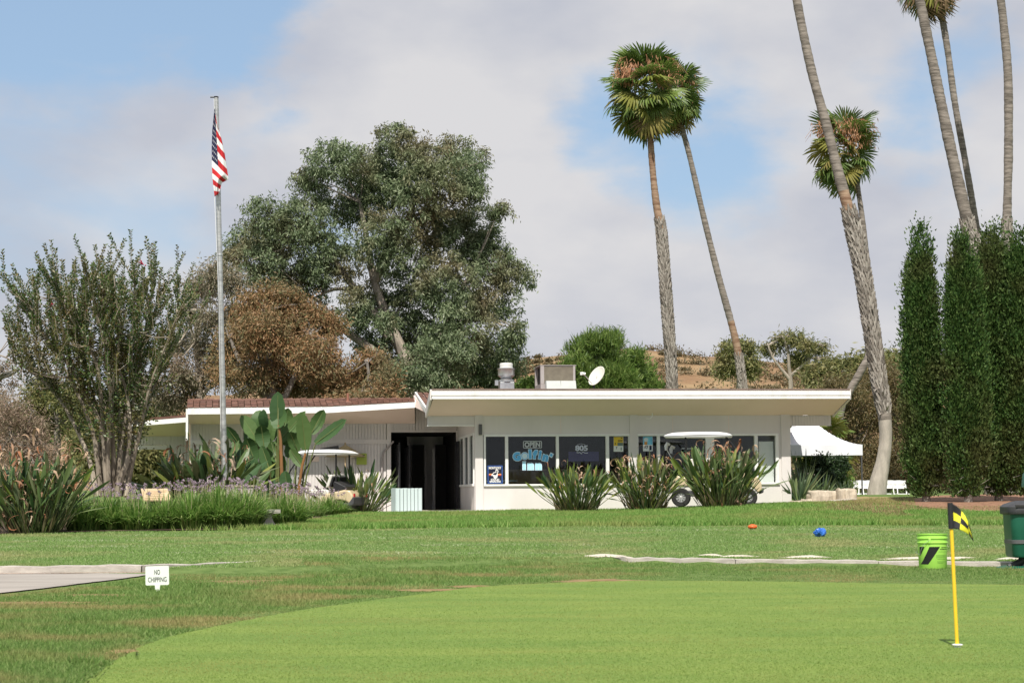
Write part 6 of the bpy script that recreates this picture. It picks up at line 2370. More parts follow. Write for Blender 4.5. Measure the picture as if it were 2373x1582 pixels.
nu, nv = 40, 52
vs, fs, mi = [], [], []
for j in range(nv + 1):
    t = j / nv
    for i in range(nu + 1):
        s_ = i / nu
        hx_, hy_ = curve2(Hc, t)
        kx_, ky_ = curve2(Kc, t)
        wv = math.sin(s_ * 6.5 + t * 2.2) * .9 + .5 * math.sin(s_ * 11 + t * 5)
        x_, y_ = hx_ + (kx_ - hx_) * s_ + wv * .8 * s_, hy_ + (ky_ - hy_) * s_ - 2.5 * math.sin(math.pi * s_) * (1 - t)
        vs.append(tuple(at(x_, y_, YF - .17 + .07 * wv * min(1, s_ * 3) - .10 * s_)))
for j in range(nv):
    for i in range(nu):
        fs.append((j * (nu + 1) + i, j * (nu + 1) + i + 1, (j + 1) * (nu + 1) + i + 1, (j + 1) * (nu + 1) + i))
        stripe = j // 4
        if i < 17 and stripe < 7:
            star = (i % 4 == 1 and j % 6 == 1) or (i % 4 == 3 and j % 6 == 4)
            mi.append(2 if not star else 1)
        else:
            mi.append(0 if stripe % 2 == 0 else 1)
o = MB(); o.raw(vs, fs); o.m = mi
fl = o.build('national_flag', [M['red'], M['flagwhite'], M['navy']], None, smooth=True)
tag(fl, 'limp stars and stripes flag hanging from the flagpole top', 'flag')
sol = fl.modifiers.new('solid', 'SOLIDIFY'); sol.thickness = .004

# ------------------------------------------------------------------ flagstick on the green
base = onz(2219, 1501)
YS = base.y
FS = empty('flagstick', base)
tag(FS, 'short yellow flagstick with black and yellow checked flag on the putting green', 'flagstick')
mb = MB(); mb.tube([Vector((0, 0, -.05)), at(2202, 1168, YS) - base], .0095, 12); mb.build('stick', M['yellowpole'], FS, smooth=True)
mb = MB(); mb.tube([at(2204.3, 1224.5, YS) - base, at(2201.6, 1164, YS) - base], .0145, 14); mb.build('flag_sleeve', M['flagblack'], FS, smooth=True)
TC = [(2206, 1166), (2217, 1172), (2228, 1183), (2236, 1194), (2243, 1208), (2249, 1224), (2256, 1251)]
BC = [(2209, 1223.5), (2216, 1225), (2224, 1226.5), (2234, 1231), (2245, 1237.5), (2250, 1246), (2256.5, 1255)]
nu, nv = 24, 18
vs, fs, mi = [], [], []
for j in range(nv + 1):
    for i in range(nu + 1):
        s_, t = i / nu, j / nv
        x0, y0 = curve2(TC, s_)
        x1, y1 = curve2(BC, s_)
        x_, y_ = x0 + (x1 - x0) * t, y0 + (y1 - y0) * t
        vs.append(tuple(at(x_, y_, YS - .012 + .05 * s_ + .012 * math.sin(s_ * 7 + t * 2)) - base))
for j in range(nv):
    for i in range(nu):
        fs.append((j * (nu + 1) + i, j * (nu + 1) + i + 1, (j + 1) * (nu + 1) + i + 1, (j + 1) * (nu + 1) + i))
        mi.append(1 if (j // 6 + i // 8) % 2 else 0)
o = MB(); o.raw(vs, fs); o.m = mi
fo = o.build('checked_flag', [M['flagblack'], M['yellow']], FS, smooth=True)
sol = fo.modifiers.new('solid', 'SOLIDIFY'); sol.thickness = .0012
mb = MB(); mb.lathe([(.010, .012), (.024, .014), (.028, .018), (.024, .021), (.010, .022)], 20); mb.build('lifter_disc', M['whiteplastic'], FS, smooth=True)
mb = MB(); mb.lathe([(.018, -.01), (.02, .004), (.015, .012)], 20); mb.build('ferrule', M['whiteplastic'], FS, smooth=True)

# ------------------------------------------------------------------ lime bucket
base = onz(2162, 1317)
YB = base.y
k_ = YB / FPX
BK = empty('bucket', base)
tag(BK, 'lime green plastic bucket with black slash print standing by the kerb', 'bucket')
H = 80 * k_
R1, R0 = 34.2 * k_, 31.5 * k_
zz = lambda py: (1317 - py) * k_
mb = MB()
rad = lambda z: R0 + (R1 - R0) * z / H
mb.lathe([(R0 * .96, .0), (R0, .008), (rad(zz(1259)), zz(1259)), (rad(zz(1258)) + .008, zz(1258)), (rad(zz(1256)) + .009, zz(1256)), (rad(zz(1255)) + .001, zz(1255)), (rad(zz(1249)), zz(1249)),
          (rad(zz(1248)) + .008, zz(1248)), (rad(zz(1246)) + .009, zz(1246)), (rad(zz(1245)) + .001, zz(1245)), (rad(zz(1239)), zz(1239)), (rad(H) + .007, zz(1238.5)), (rad(H) + .008, H), (rad(H) - .004, H), (rad(H) - .006, H * .9), (R0 * .9, .03)], 48)
mb.build('pail', M['lime'], BK, smooth=True)


def on_pail(px, py, dr=.0012):
    z = zz(py)
    rd = rad(z) + dr
    xx = max(-.999, min(.999, (px - 2162 + (1317 - py) * .03) * k_ / rd))
    a = math.asin(xx)
    return Vector((rd * math.sin(a), -rd * math.cos(a), z))


def pail_patch(mb, tl, tr, br, bl, n=8):
    for i in range(n):
        for j in range(n):
            q = []
            for (u, v) in ((i, j), (i, j + 1), (i + 1, j + 1), (i + 1, j)):
                u, v = u / n, v / n
                t_ = (tl[0] + (tr[0] - tl[0]) * u, tl[1] + (tr[1] - tl[1]) * u)
                b_ = (bl[0] + (br[0] - bl[0]) * u, bl[1] + (br[1] - bl[1]) * u)
                q.append(on_pail(t_[0] + (b_[0] - t_[0]) * v, t_[1] + (b_[1] - t_[1]) * v))
            mb.face(q)


mb = MB()
pail_patch(mb, (2147, 1266), (2171, 1266), (2145, 1306), (2131.5, 1306))
mb.build('slash_print', M['print'], BK)
mb = MB()
pail_patch(mb, (2128.5, 1266), (2137, 1266), (2130.5, 1286), (2129.5, 1286))
mb.build('slash_print', M['print'], BK)
mb = MB()
for (x0, x1, yy) in ((2174, 2192, 1268), (2171, 2191, 1272)):
    pail_patch(mb, (x0, yy - .8), (x1, yy - .8), (x1, yy + .8), (x0, yy + .8), 4)
mb.build('heading_print', M['print'], BK)
mb = MB()
for (x0, x1, yy) in ((2167, 2192, 1277.5), (2162, 2187, 1285.5), (2162, 2187, 1288), (2162, 2186, 1290.5), (2165, 2186, 1294), (2164, 2187, 1300), (2165, 2180, 1303)):
    pail_patch(mb, (x0, yy - .45), (x1, yy - .45), (x1, yy + .45), (x0, yy + .45), 4)
mb.build('small_print', M['printdim'], BK)
mb = MB()
P = [on_pail(2147, 1250.5, .012), on_pail(2140, 1255, .02), on_pail(2132, 1264, .03), on_pail(2128.5, 1275, .035), on_pail(2128.2, 1284, .03)]
P += [Vector((-R1 - .012, .05, zz(1280))), Vector((-.05, R1 + .02, zz(1262)))]
mb.tube(P, .0022, 5)
mb.build('wire_handle', M['steel'], BK)
mb = MB()
c = on_pail(2147, 1251, .004)
mb.box(c.x - .013, c.x + .013, c.y - .008, c.y + .012, zz(1258), zz(1246))
mb.build('handle_lug', M['lime'], BK, bevel=.003)

# ------------------------------------------------------------------ green litter bin at the right edge
base = onz(2388, 1316)
YB2 = base.y
k_ = YB2 / FPX
LB_ = empty('litter_bin', base)
tag(LB_, 'dark green moulded litter bin with black lid cut by the right edge', 'litter bin')
z_ = lambda py: (1316 - py) * k_
hwb, hwt = 49 * k_, 52 * k_


def rbox(mb, secs, n=6):
    """rounded-rectangle sections (hx, hy, z, radius) lofted"""
    vs, fs = [], []
    m = 4 * n
    for hx_, hy_, zc, rc in secs:
        for q, (sx, sy) in enumerate(((1, 1), (-1, 1), (-1, -1), (1, -1))):
            for k in range(n):
                a = math.pi / 2 * (q + k / (n - 1))
                vs.append((sx * (hx_ - rc) + rc * math.cos(a), sy * (hy_ - rc) + rc * math.sin(a), zc))
    for i in range(len(secs) - 1):
        for k in range(m):
            a, b_ = i * m + k, i * m + (k + 1) % m
            fs.append((a, b_, b_ + m, a + m))
    fs.append(tuple(range(m))[::-1])
    fs.append(tuple(range((len(secs) - 1) * m, len(secs) * m)))
    mb.raw(vs, fs)


mb = MB(); rbox(mb, [(hwb * .80, .16, z_(1291), .08), (hwb * .95, .19, z_(1289), .08), (hwb * .99, .20, z_(1284), .07), (hwt, .21, z_(1190), .07)]); mb.build('bin_body', M['bingreen'], LB_, smooth=True)
mb = MB(); rbox(mb, [(hwb * 1.015, .205, z_(1259), .075), (hwb * 1.03, .212, z_(1258.5), .075), (hwb * 1.035, .213, z_(1250.5), .075), (hwb * 1.02, .207, z_(1250), .075)]); mb.build('bin_band', pm('band_grey', (.10, .10, .105), None, rough=.5), LB_)
mb = MB(); rbox(mb, [(hwt * 1.06, .225, z_(1192), .08), (hwt * 1.10, .235, z_(1191), .08), (hwt * 1.13, .24, z_(1186.5), .09), (hwt * 1.10, .235, z_(1185.5), .09)]); mb.build('bin_rim', M['binblack'], LB_, smooth=True)
mb = MB(); rbox(mb, [(hwt * 1.12, .238, z_(1185.4), .09), (hwt * 1.13, .24, z_(1175), .10), (hwt * 1.02, .22, z_(1169), .11), (hwt * .70, .17, z_(1163), .10), (hwt * .5, .12, z_(1161), .08)]); mb.build('bin_lid', M['binblack'], LB_, smooth=True)
mb = MB(); mb.box(-.20, .20, -.248, -.20, z_(1176), z_(1170.5)); mb.build('bin_slot', M['dark'], LB_)
mb = MB()
for rr_ in (.052, .036):
    P = [Vector((-.04 + rr_ * math.cos(a), -.209, z_(1224) + rr_ * math.sin(a))) for a in [2 * math.pi * k / 28 for k in range(29)]]
    mb.tube(P, .0022, 5, False)
mb.tube([Vector((-.09, -.209, z_(1224))), Vector((.01, -.209, z_(1224)))], .002, 5)
mb.build('emblem', M['bingreen'], LB_)
mb = MB()
mb.hexa([(-.34, -.22, .004), (.34, -.22, .004), (.34, .22, .004), (-.34, .22, .004), (-.24, -.16, .028), (.24, -.16, .028), (.24, .16, .028), (-.24, .16, .028)])
mb.build('base_plate', M['bingreen'], LB_, bevel=.008)
mb = MB()
mb.tube([(-.24, -.02, .02), (-.12, -.02, .06), (-.04, 0, .14)], [.03, .04, .05], 10)
mb.tube([(.24, -.02, .02), (.12, -.02, .06), (.04, 0, .14)], [.03, .04, .05], 10)
mb.tube([(0, .0, .02), (0, .0, z_(1288))], .05, 12)
mb.build('pedestal', M['binblack'], LB_, smooth=True)
mb = MB(); mb.tube([(.10, .26, .01), (.10, .26, z_(1095))], .028, 12); mb.build('rear_post', M['binblack'], LB_)
mb = MB(); rbox(mb, [(.085, .09, z_(1131), .03), (.10, .1, z_(1129), .03), (.085, .09, z_(1100), .03), (.06, .07, z_(1093), .03)])
ob = mb.build('dispenser', M['bingreen'], LB_, smooth=True); ob.location = (.10, .2, 0)

# ------------------------------------------------------------------ small sign, markers
base = onz(365, 1371)
SG = empty('chipping_sign', base)
tag(SG, 'small white NO CHIPPING sign on a short stake at the edge of the path', 'sign')
k_ = base.y / FPX
hw, z0, z1 = 27 * k_, (1371 - 1355) * k_, (1371 - 1311.5) * k_
rot = Matrix.Rotation(math.radians(-1.2), 4, 'Y')
mb = MB()
n = 6
rc = .012
poly = []
for cx_, cz_, a0 in ((hw - rc, z1 - rc, 0), (-hw + rc, z1 - rc, 90), (-hw + rc, z0 + rc, 180), (hw - rc, z0 + rc, 270)):
    for k in range(n):
        a = math.radians(a0 + 90 * k / (n - 1))
        poly.append((cx_ + rc * math.cos(a), cz_ + rc * math.sin(a)))
mb.prism(poly, lambda a, b_, d: rot @ Vector((a, d, b_)), -.004, .004)
mb.build('board', M['signwhite'], SG)
mb = MB(); mb.hexa([(-.013, -.006, -.03), (.013, -.006, -.03), (.013, .002, -.03), (-.013, .002, -.03), (-.024, -.0065, z0 + .01), (.024, -.0065, z0 + .01), (.024, .003, z0 + .01), (-.024, .003, z0 + .01)]); mb.build('stake', M['signwhite'], SG)
mb = MB()
for body, py, sx in (('NO', 1325.5, 13.5), ('CHIPPING', 1342.5, 43.0)):
    me = fit(text_mesh(body, 16.5 * k_, .0007), sx * k_, 11.5 * k_)
    zc = (1371 - py) * k_
    mb.mesh(me, rot @ Matrix.Translation((0, -.0052, zc)) @ Matrix.Rotation(math.pi / 2, 4, 'X') @ Matrix.Diagonal((1, 1, 1, 1)))
mb.build('lettering', M['print'], SG)


def ground_ball(name, label, cat, px, py, Y, rx, rz, mat, crumple, seed):
    """small rounded object on the lawn"""
    b = gp(px, Y)
    k_ = Y / FPX
    r = random.Random(seed)
    mb = MB()
    nu, nv = 22, 12
    ph = [r.uniform(0, 6.28) for _ in range(6)]

    def f(u, v):
        a, e_ = 2 * math.pi * u, math.pi * (v - .5)
        d = 1 + crumple * (.5 * math.sin(3 * a + ph[0] + 2 * e_) + .4 * math.sin(5 * a - 4 * e_ + ph[1]) + .5 * math.sin(9 * a + 7 * e_ + ph[2]) * .6)
        return Vector((rx * k_ * d * math.cos(e_) * math.cos(a), rx * k_ * d * math.cos(e_) * math.sin(a), rz * k_ * (1 + d * math.sin(e_)) * .98))
    mb.grid(f, nu, nv)
    o = mb.build(name, mat, None, smooth=crumple < .1)
    o.location = b
    tag(o, label, cat)
    return o


ground_ball('tee_marker', 'small orange marker lying on the mown lawn', 'marker', 1744, 1228, 32.0, 11, 6, M['orange'], .04, 1)
ground_ball('crumpled_bag', 'crumpled shiny blue bag on the mown lawn', 'bag', 1901, 1242, 28.6, 14, 10, M['bluebag'], .22, 2)

# ------------------------------------------------------------------ golf carts (x forward, y to the left side, z up)


def golf_cart(label, px, Y, heading, roof_len, zoff=0.0, scale=1.0, hx0=-.95):
    b = gp(px, Y)
    b.z += zoff
    e = empty('golf_cart', b, heading)
    e.scale = (scale,) * 3
    tag(e, label, 'golf cart', 'golf carts parked by the clubhouse')
    xs = lambda prof, y0, y1, nm, mt, bv=.02: (lambda m_: (m_.prism(prof, lambda a, b_, d: Vector((a, d, b_)), y0, y1), m_.build(nm, mt, e, bevel=bv))[1])(MB())
    # wheels
    for x_, r_ in ((.82, .225), (-.84, .235)):
        for y_ in (-.50, .50):
            w = empty('wheel', (x_, y_, r_))
            w.parent = e
            mb = MB()
            prof = [(r_ * .52, -.085), (r_ * .9, -.09), (r_, -.06), (r_, .06), (r_ * .9, .09), (r_ * .52, .085)]
            mb.lathe(prof, 28, (0, 0, 0), cap=False)
            mb.v = [(p[0], p[2], p[1]) for p in mb.v]
            mb.build('tyre', M['tyre'], w, smooth=True)
            mb = MB()
            sg = 1 if y_ > 0 else -1
            mb.lathe([(r_ * .55, -.05), (r_ * .55, .05), (r_ * .48, .055), (r_ * .46, .02), (.001, .03)], 24, (0, 0, 0), cap=False)
            for k in range(9):
                a = 2 * math.pi * k / 9
                mb.bar((.03 * math.cos(a), .03 * math.sin(a), .05), (r_ * .5 * math.cos(a), r_ * .5 * math.sin(a), .055), .022, .02, (0, 0, 1))
            mb.lathe([(.03, .02), (.032, .06), (.02, .065)], 12)
            mb.v = [(p[0], p[2] * sg, p[1]) for p in mb.v]
            mb.build('rim', M['rim'], w)
    # chassis and body
    xs([(-1.0, .26), (.95, .24), (1.0, .32), (.35, .34), (.30, .30), (-.42, .30), (-.48, .40), (-1.05, .42)], -.50, .50, 'floor', M['cartdark'])
    cowl = [(.52, .30), (.60, .28), (.585, .33), (.62, .42), (.72, .49), (.84, .50), (.96, .46), (1.04, .36), (1.08, .33), (1.16, .42), (1.15, .58), (1.05, .72), (.86, .86), (.72, .93), (.66, .92), (.62, .60)]
    xs(cowl, -.55, .55, 'front_cowl', M['cartbody'], .035)
    rear = [(-.30, .34), (-.50, .36), (-.56, .44), (-.66, .50), (-.84, .52), (-1.02, .48), (-1.10, .42), (-1.20, .48), (-1.21, .62), (-1.12, .76), (-.95, .78), (-.35, .66), (-.26, .56)]
    xs(rear, -.56, .56, 'rear_body', M['cartbody'], .035)
    xs([(-1.235, .40), (-1.18, .36), (-.72, .36), (-.72, .42), (-1.10, .44), (-1.22, .60), (-1.25, .58)], -.57, .57, 'rear_bumper', M['cartdark'])
    xs([(1.10, .30), (1.20, .34), (1.21, .46), (1.14, .44)], -.48, .48, 'front_bumper', M['cartdark'])
    xs([(.60, .94), (.78, .90), (.72, .82), (.58, .86)], -.50, .50, 'dashboard', M['blackplastic'])
    # seat
    xs([(-.50, .66), (.10, .68), (.12, .74), (.05, .80), (-.45, .79), (-.52, .74)], -.52, .52, 'seat', M['seat'], .03)
    for y0, y1 in ((-.50, -.03), (.03, .50)):
        xs([(-.50, .86), (-.40, .84), (-.46, 1.00), (-.52, 1.18), (-.58, 1.20), (-.60, 1.14)], y0, y1, 'backrest', M['seat'], .03)
        xs([(-.515, .88), (-.605, 1.14), (-.64, 1.12), (-.56, .86)], y0 + .02, y1 - .02, 'backrest_shell', M['blackplastic'], .01)
    # bag well and straps at the back
    xs([(-.95, .78), (-.66, .72), (-.62, .95), (-.66, 1.02), (-1.0, .86)], -.50, .50, 'bag_well', M['blackplastic'])
    # roof
    hx1 = hx0 + roof_len
    mb = MB()

    def rf(u, v):
        x_ = hx0 + (hx1 - hx0) * u
        y_ = -.56 + 1.12 * v
        eu, ev = 1 - (2 * u - 1) ** 6, 1 - (2 * v - 1) ** 6
        return Vector((x_, y_, 1.76 + .085 * min(eu, ev) + .02 * math.sin(math.pi * u)))
    mb.grid(rf, 18, 10)
    mb.grid(lambda u, v: Vector((hx0 + .01 + (hx1 - hx0 - .02) * u, .55 - 1.10 * v, 1.762 - .0 * u)), 4, 3)
    for k in range(18):
        u0_, u1_ = k / 18, (k + 1) / 18
    mb.build('roof', M['whiteplastic'], e, smooth=True)
    xs([(hx0 + .03, 1.725), (hx1 - .03, 1.725), (hx1 - .01, 1.764), (hx0 + .01, 1.764)], -.54, .54, 'roof_edge', M['whiteplastic'], .01)
    # struts
    for y_ in (-.47, .47):
        mb = MB(); mb.tube([(-.70, y_, .75), (-.70, y_, 1.74)], .024, 8); mb.build('strut', M['black'], e)
        mb = MB(); mb.tube([(.80, y_, .85), (.62, y_, 1.30), (hx1 - .18, y_, 1.74)], .02, 8); mb.build('strut', M['black'], e)
    # windscreen, lower half
    mb = MB(); mb.hexa([(.81, -.46, .88), (.82, -.46, .88), (.82, .46, .88), (.81, .46, .88), (.645, -.46, 1.25), (.655, -.46, 1.25), (.655, .46, 1.25), (.645, .46, 1.25)]); mb.build('windscreen', M['clear'], e)
    # steering
    mb = MB()
    c = Vector((.32, .26, 1.02))
    ax = Vector((-.62, 0, .78)).normalized()
    s1 = ax.orthogonal().normalized()
    s2 = ax.cross(s1)
    ring = [c + (s1 * math.cos(a) + s2 * math.sin(a)) * .175 for a in [2 * math.pi * k / 24 for k in range(25)]]
    mb.tube(ring, .014, 6, False)
    for a in (.5, 2.6, 4.7):
        mb.tube([c, c + (s1 * math.cos(a) + s2 * math.sin(a)) * .17], .01, 5)
    mb.tube([c, Vector((.60, .26, .62))], .022, 8)
    mb.build('steering_wheel', M['black'], e)
    mb = MB(); mb.box(-.05, .05, -.065, .065, 0, .006); sc_ = mb.build('score_card', M['flagwhite'], e)
    sc_.matrix_local = Matrix.Translation(c + ax * .02) @ ax.to_track_quat('Z', 'Y').to_matrix().to_4x4()
    for y_ in (-.44, .44):
        mb = MB(); mb.lathe([(.07, 0), (.065, .02), (.001, .03)], 14)
        o_ = mb.build('headlight', M['clear'], e)
        o_.matrix_local = Matrix.Translation((1.10, y_, .62)) @ Matrix.Rotation(math.pi / 2, 4, 'Y')
        mb = MB(); mb.box(-1.225, -1.20, y_ - .04, y_ + .04, .56, .68); mb.build('tail_light', M['red'], e)
    return e


CL = golf_cart('beige golf cart facing left with white roof, behind the flowering clumps', 738, 51.2, math.radians(180 - 17), 1.42)
CR = golf_cart('beige golf cart facing right with white roof, behind the bird of paradise bushes', 1657, 47.7, math.radians(-6), 1.72, .02, 1.0, -1.25)
# golf bag on the back of the right cart
GBg = empty('golf_bag', CR.matrix_basis @ Vector((-.86, .12, .72)), math.radians(-6))
tag(GBg, 'dark golf bag with white and black club covers on the right cart', 'golf bag')
mb = MB(); mb.tube([(0, 0, -.02), (-.10, 0, .62)], [.12, .14], 14); mb.build('bag_body', M['cartdark'], GBg, smooth=True)
for x_, y_, hgt, mt in ((-.34, -.05, .86, 'whiteplastic'), (-.22, .05, .78, 'flagwhite'), (-.38, .05, .70, 'black')):
    mb = MB()
    mb.tube([(x_ * .6, y_, .5), (x_, y_, hgt - .12)], .012, 6)
    mb.tube([(x_, y_, hgt - .16), (x_, y_, hgt - .06), (x_ + .03, y_, hgt), (x_ + .10, y_, hgt - .02)], [.03, .05, .055, .03], 8)
    mb.build('club_cover', M[mt], GBg, smooth=True)

# ------------------------------------------------------------------ slatted bin by the entrance
base = at(942, 1190, 49.5)
bb_ = gp(942, 49.5)
SB = empty('slatted_bin', bb_)
tag(SB, 'pale blue slatted wooden litter bin standing before the entrance', 'litter bin')
k_ = 49.5 / FPX
hs, Hs = 29.5 * k_, 60 * k_
mb = MB(); mb.box(-hs + .03, hs - .03, -hs + .03, hs - .03, .02, Hs - .02); mb.build('liner', M['acdark'], SB)
n = 7
wsl = 2 * hs / n
sl = MB(); sl.box(-wsl / 2 + .007, wsl / 2 - .007, -.014, .014, 0, Hs)
me0 = None
for side in range(4):
    for k in range(n):
        if me0 is None:
            o_ = sl.build('slat', M['slatblue'], SB, bevel=.004)
            me0 = o_.data
        else:
            o_ = link('slat', me0, SB)
        t_ = -hs + wsl * (k + .5)
        rz = side * math.pi / 2
        p = Matrix.Rotation(rz, 3, 'Z') @ Vector((t_, -hs, rnd.uniform(0, .012)))
        o_.matrix_local = Matrix.Translation(p) @ Matrix.Rotation(rz, 4, 'Z')
SB.rotation_euler = (0, 0, math.radians(14))
mb = MB(); mb.box(-.5, .0, -.15, .2, 0, .07); o_ = mb.build('valve_box', M['bingreen'], None, bevel=.01); o_.location = gp(925, 51.5)
tag(o_, 'low dark green utility box on the ground left of the slatted bin', 'box')

# ------------------------------------------------------------------ plaques and bench in the bed
def plaque(label, px, Y, topy, basey, wpx, hgt):
    b = gp(px, Y)
    e = empty('garden_plaque', b)
    tag(e, label, 'plaque')
    k_ = Y / FPX
    z1 = (at(px, topy, Y) - b).z
    z0 = (at(px, basey, Y) - b).z
    w = wpx * k_ / 2
    mb = MB()
    d = .34
    mb.hexa([(-w + .06, -d / 2, z0 - .03), (w + .08, -d / 2, z0 - .03), (w - .06, d / 2, z1 - .03), (-w - .06, d / 2, z1 - .03), (-w + .06, -d / 2, z0), (w + .08, -d / 2, z0), (w - .06, d / 2, z1), (-w - .06, d / 2, z1)])
    mb.build('board', M['wood'], e, bevel=.006)
    mb = MB()
    for i in range(5):
        f = .15 + .16 * i
        y_, zq = -d / 2 + d * f, z0 + (z1 - z0) * f
        mb.bar((-w * .7, y_, zq + .002), (w * .7, y_, zq + .002), .012, .003)
    mb.build('text_lines', pm('plaque_ink', (.26, .17, .09), None, rough=.7), e)
    mb = MB(); mb.box(-w * .62, w * .62, -.05, .06, -.05, z0 + .02); mb.build('pedestal', M['barkgrey'], e)
    return e


plaque('slanted tan plaque on a pedestal among the lilac-flowered clumps', 360, 35.6, 1131, 1157, 62, .6)
base = gp(556, 42.5)
e = empty('garden_plaque', base)
tag(e, 'pale upright plaque half hidden in lilac flowers below the curled bush', 'plaque')
mb = MB(); z1 = (at(556, 1127, 42.5) - base).z; mb.box(-.30, .30, -.05, .05, -.05, z1); mb.build('slab', M['concrete'], e)
mb = MB(); mb.box(-.33, .33, -.08, .08, z1, z1 + .03); mb.build('cap', M['stone'], e)

bb_ = gp(563, 35.3)
BE = empty('concrete_bench', bb_, math.radians(18))
tag(BE, 'curved concrete garden bench half hidden by the strap-leaved clumps', 'bench')
mb = MB()
R_ = 1.3
A = [math.radians(-28 + 56 * k / 14) for k in range(15)]
zt = (at(630, 1180, 35.3) - bb_).z
for k in range(14):
    q = []
    for a in (A[k], A[k + 1]):
        for rr_ in (R_ - .19, R_ + .19):
            q.append((rr_ * math.sin(a), -rr_ * math.cos(a) + R_))
    (a0, a1, b0, b1) = q
    mb.hexa([(*a1, zt - .07), (*b1, zt - .07), (*b0, zt - .07), (*a0, zt - .07), (*a1, zt), (*b1, zt), (*b0, zt), (*a0, zt)])
mb.build('seat', M['concrete'], BE)
for sg in (-1, 1):
    mb = MB()
    prof = [(.18, 0), (.19, .04), (.15, .08), (.115, .16), (.11, .24), (.14, zt - .1), (.18, zt - .07)]
    vs, fs = [], []
    for hx_, zq in prof:
        vs += [(-hx_ , -.07, zq), (hx_, -.07, zq), (hx_, .07, zq), (-hx_, .07, zq)]
    for i in range(len(prof) - 1):
        for k in range(4):
            fs.append((i * 4 + k, i * 4 + (k + 1) % 4, (i + 1) * 4 + (k + 1) % 4, (i + 1) * 4 + k))
    fs += [(3, 2, 1, 0), tuple(range(len(vs) - 4, len(vs)))]
    mb.raw(vs, fs)
    o_ = mb.build('leg', M['concrete'], BE, bevel=.01)
    a = math.radians(19) * sg
    o_.location = (R_ * math.sin(a), -R_ * math.cos(a) + R_, 0)
    o_.rotation_euler = (0, 0, a)

# ------------------------------------------------------------------ tent and chairs
bt = gp(1870, 56.5)
TT = empty('canopy_tent', bt, math.radians(4))
tag(TT, 'white pop-up canopy tent beside the right end of the clubhouse', 'tent')
hwT = 1.36
ze, zv, zpk = (at(1900, 1033, 56.5) - bt).z, (at(1900, 1057, 56.5) - bt).z, (at(1862, 955, 56.5) - bt).z
mb = MB()


def tentf(u, v):
    x_, y_ = -hwT + 2 * hwT * u, -hwT + 2 * hwT * v
    d = max(abs(x_), abs(y_)) / hwT
    return Vector((x_, y_, ze + (zpk - ze) * (1 - d) ** 1.8 + .012 * math.sin(9 * u) * math.sin(8 * v)))


mb.grid(tentf, 28, 28)
mb.build('canopy', M['tent'], TT, smooth=True)
mb = MB()
for s_ in range(4):
    rot = Matrix.Rotation(s_ * math.pi / 2, 3, 'Z')
    mb.grid(lambda u, v: rot @ Vector((-hwT + 2 * hwT * u, -hwT - .004 - .012 * math.sin(u * 17) * v, ze - (ze - zv) * v)), 24, 4)
mb.build('valance', M['tent'], TT, smooth=True)
for sx in (-1, 1):
    for sy in (-1, 1):
        mb = MB(); mb.box(sx * (hwT - .03) - .018, sx * (hwT - .03) + .018, sy * (hwT - .03) - .018, sy * (hwT - .03) + .018, -.1, ze); mb.build('leg', M['cartdark'], TT)

proto = empty('folding_chair', (0, 0, 0))
tag(proto, 'x', 'chair', 'white folding chairs beyond the rise')
mb = MB(); mb.box(-.20, .20, -.19, .19, .43, .46); mb.build('seat', M['whiteplastic'], proto, bevel=.01)
for z0, z1 in ((.62, .72), (.75, .86)):
    mb = MB()
    mb.grid(lambda u, v: Vector((-.21 + .42 * u, .20 + .03 * math.sin(math.pi * u) + .03 * (z0 + (z1 - z0) * v - .45), z0 + (z1 - z0) * v + (.022 * math.sin(math.pi * u) * v))), 8, 2)
    o_ = mb.build('back_slat', M['whiteplastic'], proto); s_ = o_.modifiers.new('solid', 'SOLIDIFY'); s_.thickness = .02
for sx in (-1, 1):
    mb = MB(); mb.tube([(sx * .21, -.22, 0), (sx * .21, .10, .46), (sx * .21, .235, .87)], .017, 6); mb.build('leg', M['whiteplastic'], proto)
    mb = MB(); mb.tube([(sx * .18, .25, 0), (sx * .18, -.17, .44)], .015, 6); mb.build('leg', M['whiteplastic'], proto)
CHL = [(1954, 60.0, 1.1, 'end white folding chair turned sideways, leftmost of the row'), (1975, 60.2, 2.9, 'white folding chair second from the left, right of the tent leg'), (1998, 60.6, 3.1, 'white folding chair third from the left'),
       (2019, 60.3, 3.2, 'white folding chair touching the left side of the stout palm foot'), (2067, 60.4, 3.1, 'white folding chair just right of the stout palm foot'), (2090, 59.8, 3.3, 'white folding chair against the leftmost cypress')]
for k, (px, Yc, rz, lb) in enumerate(CHL):
    c_ = proto if k == 0 else copy_tree(proto)
    q = gp(px, Yc)
    q.z += .0
    c_.location = q
    c_.rotation_euler = (0, 0, rz + math.pi)
    c_['label'] = lb
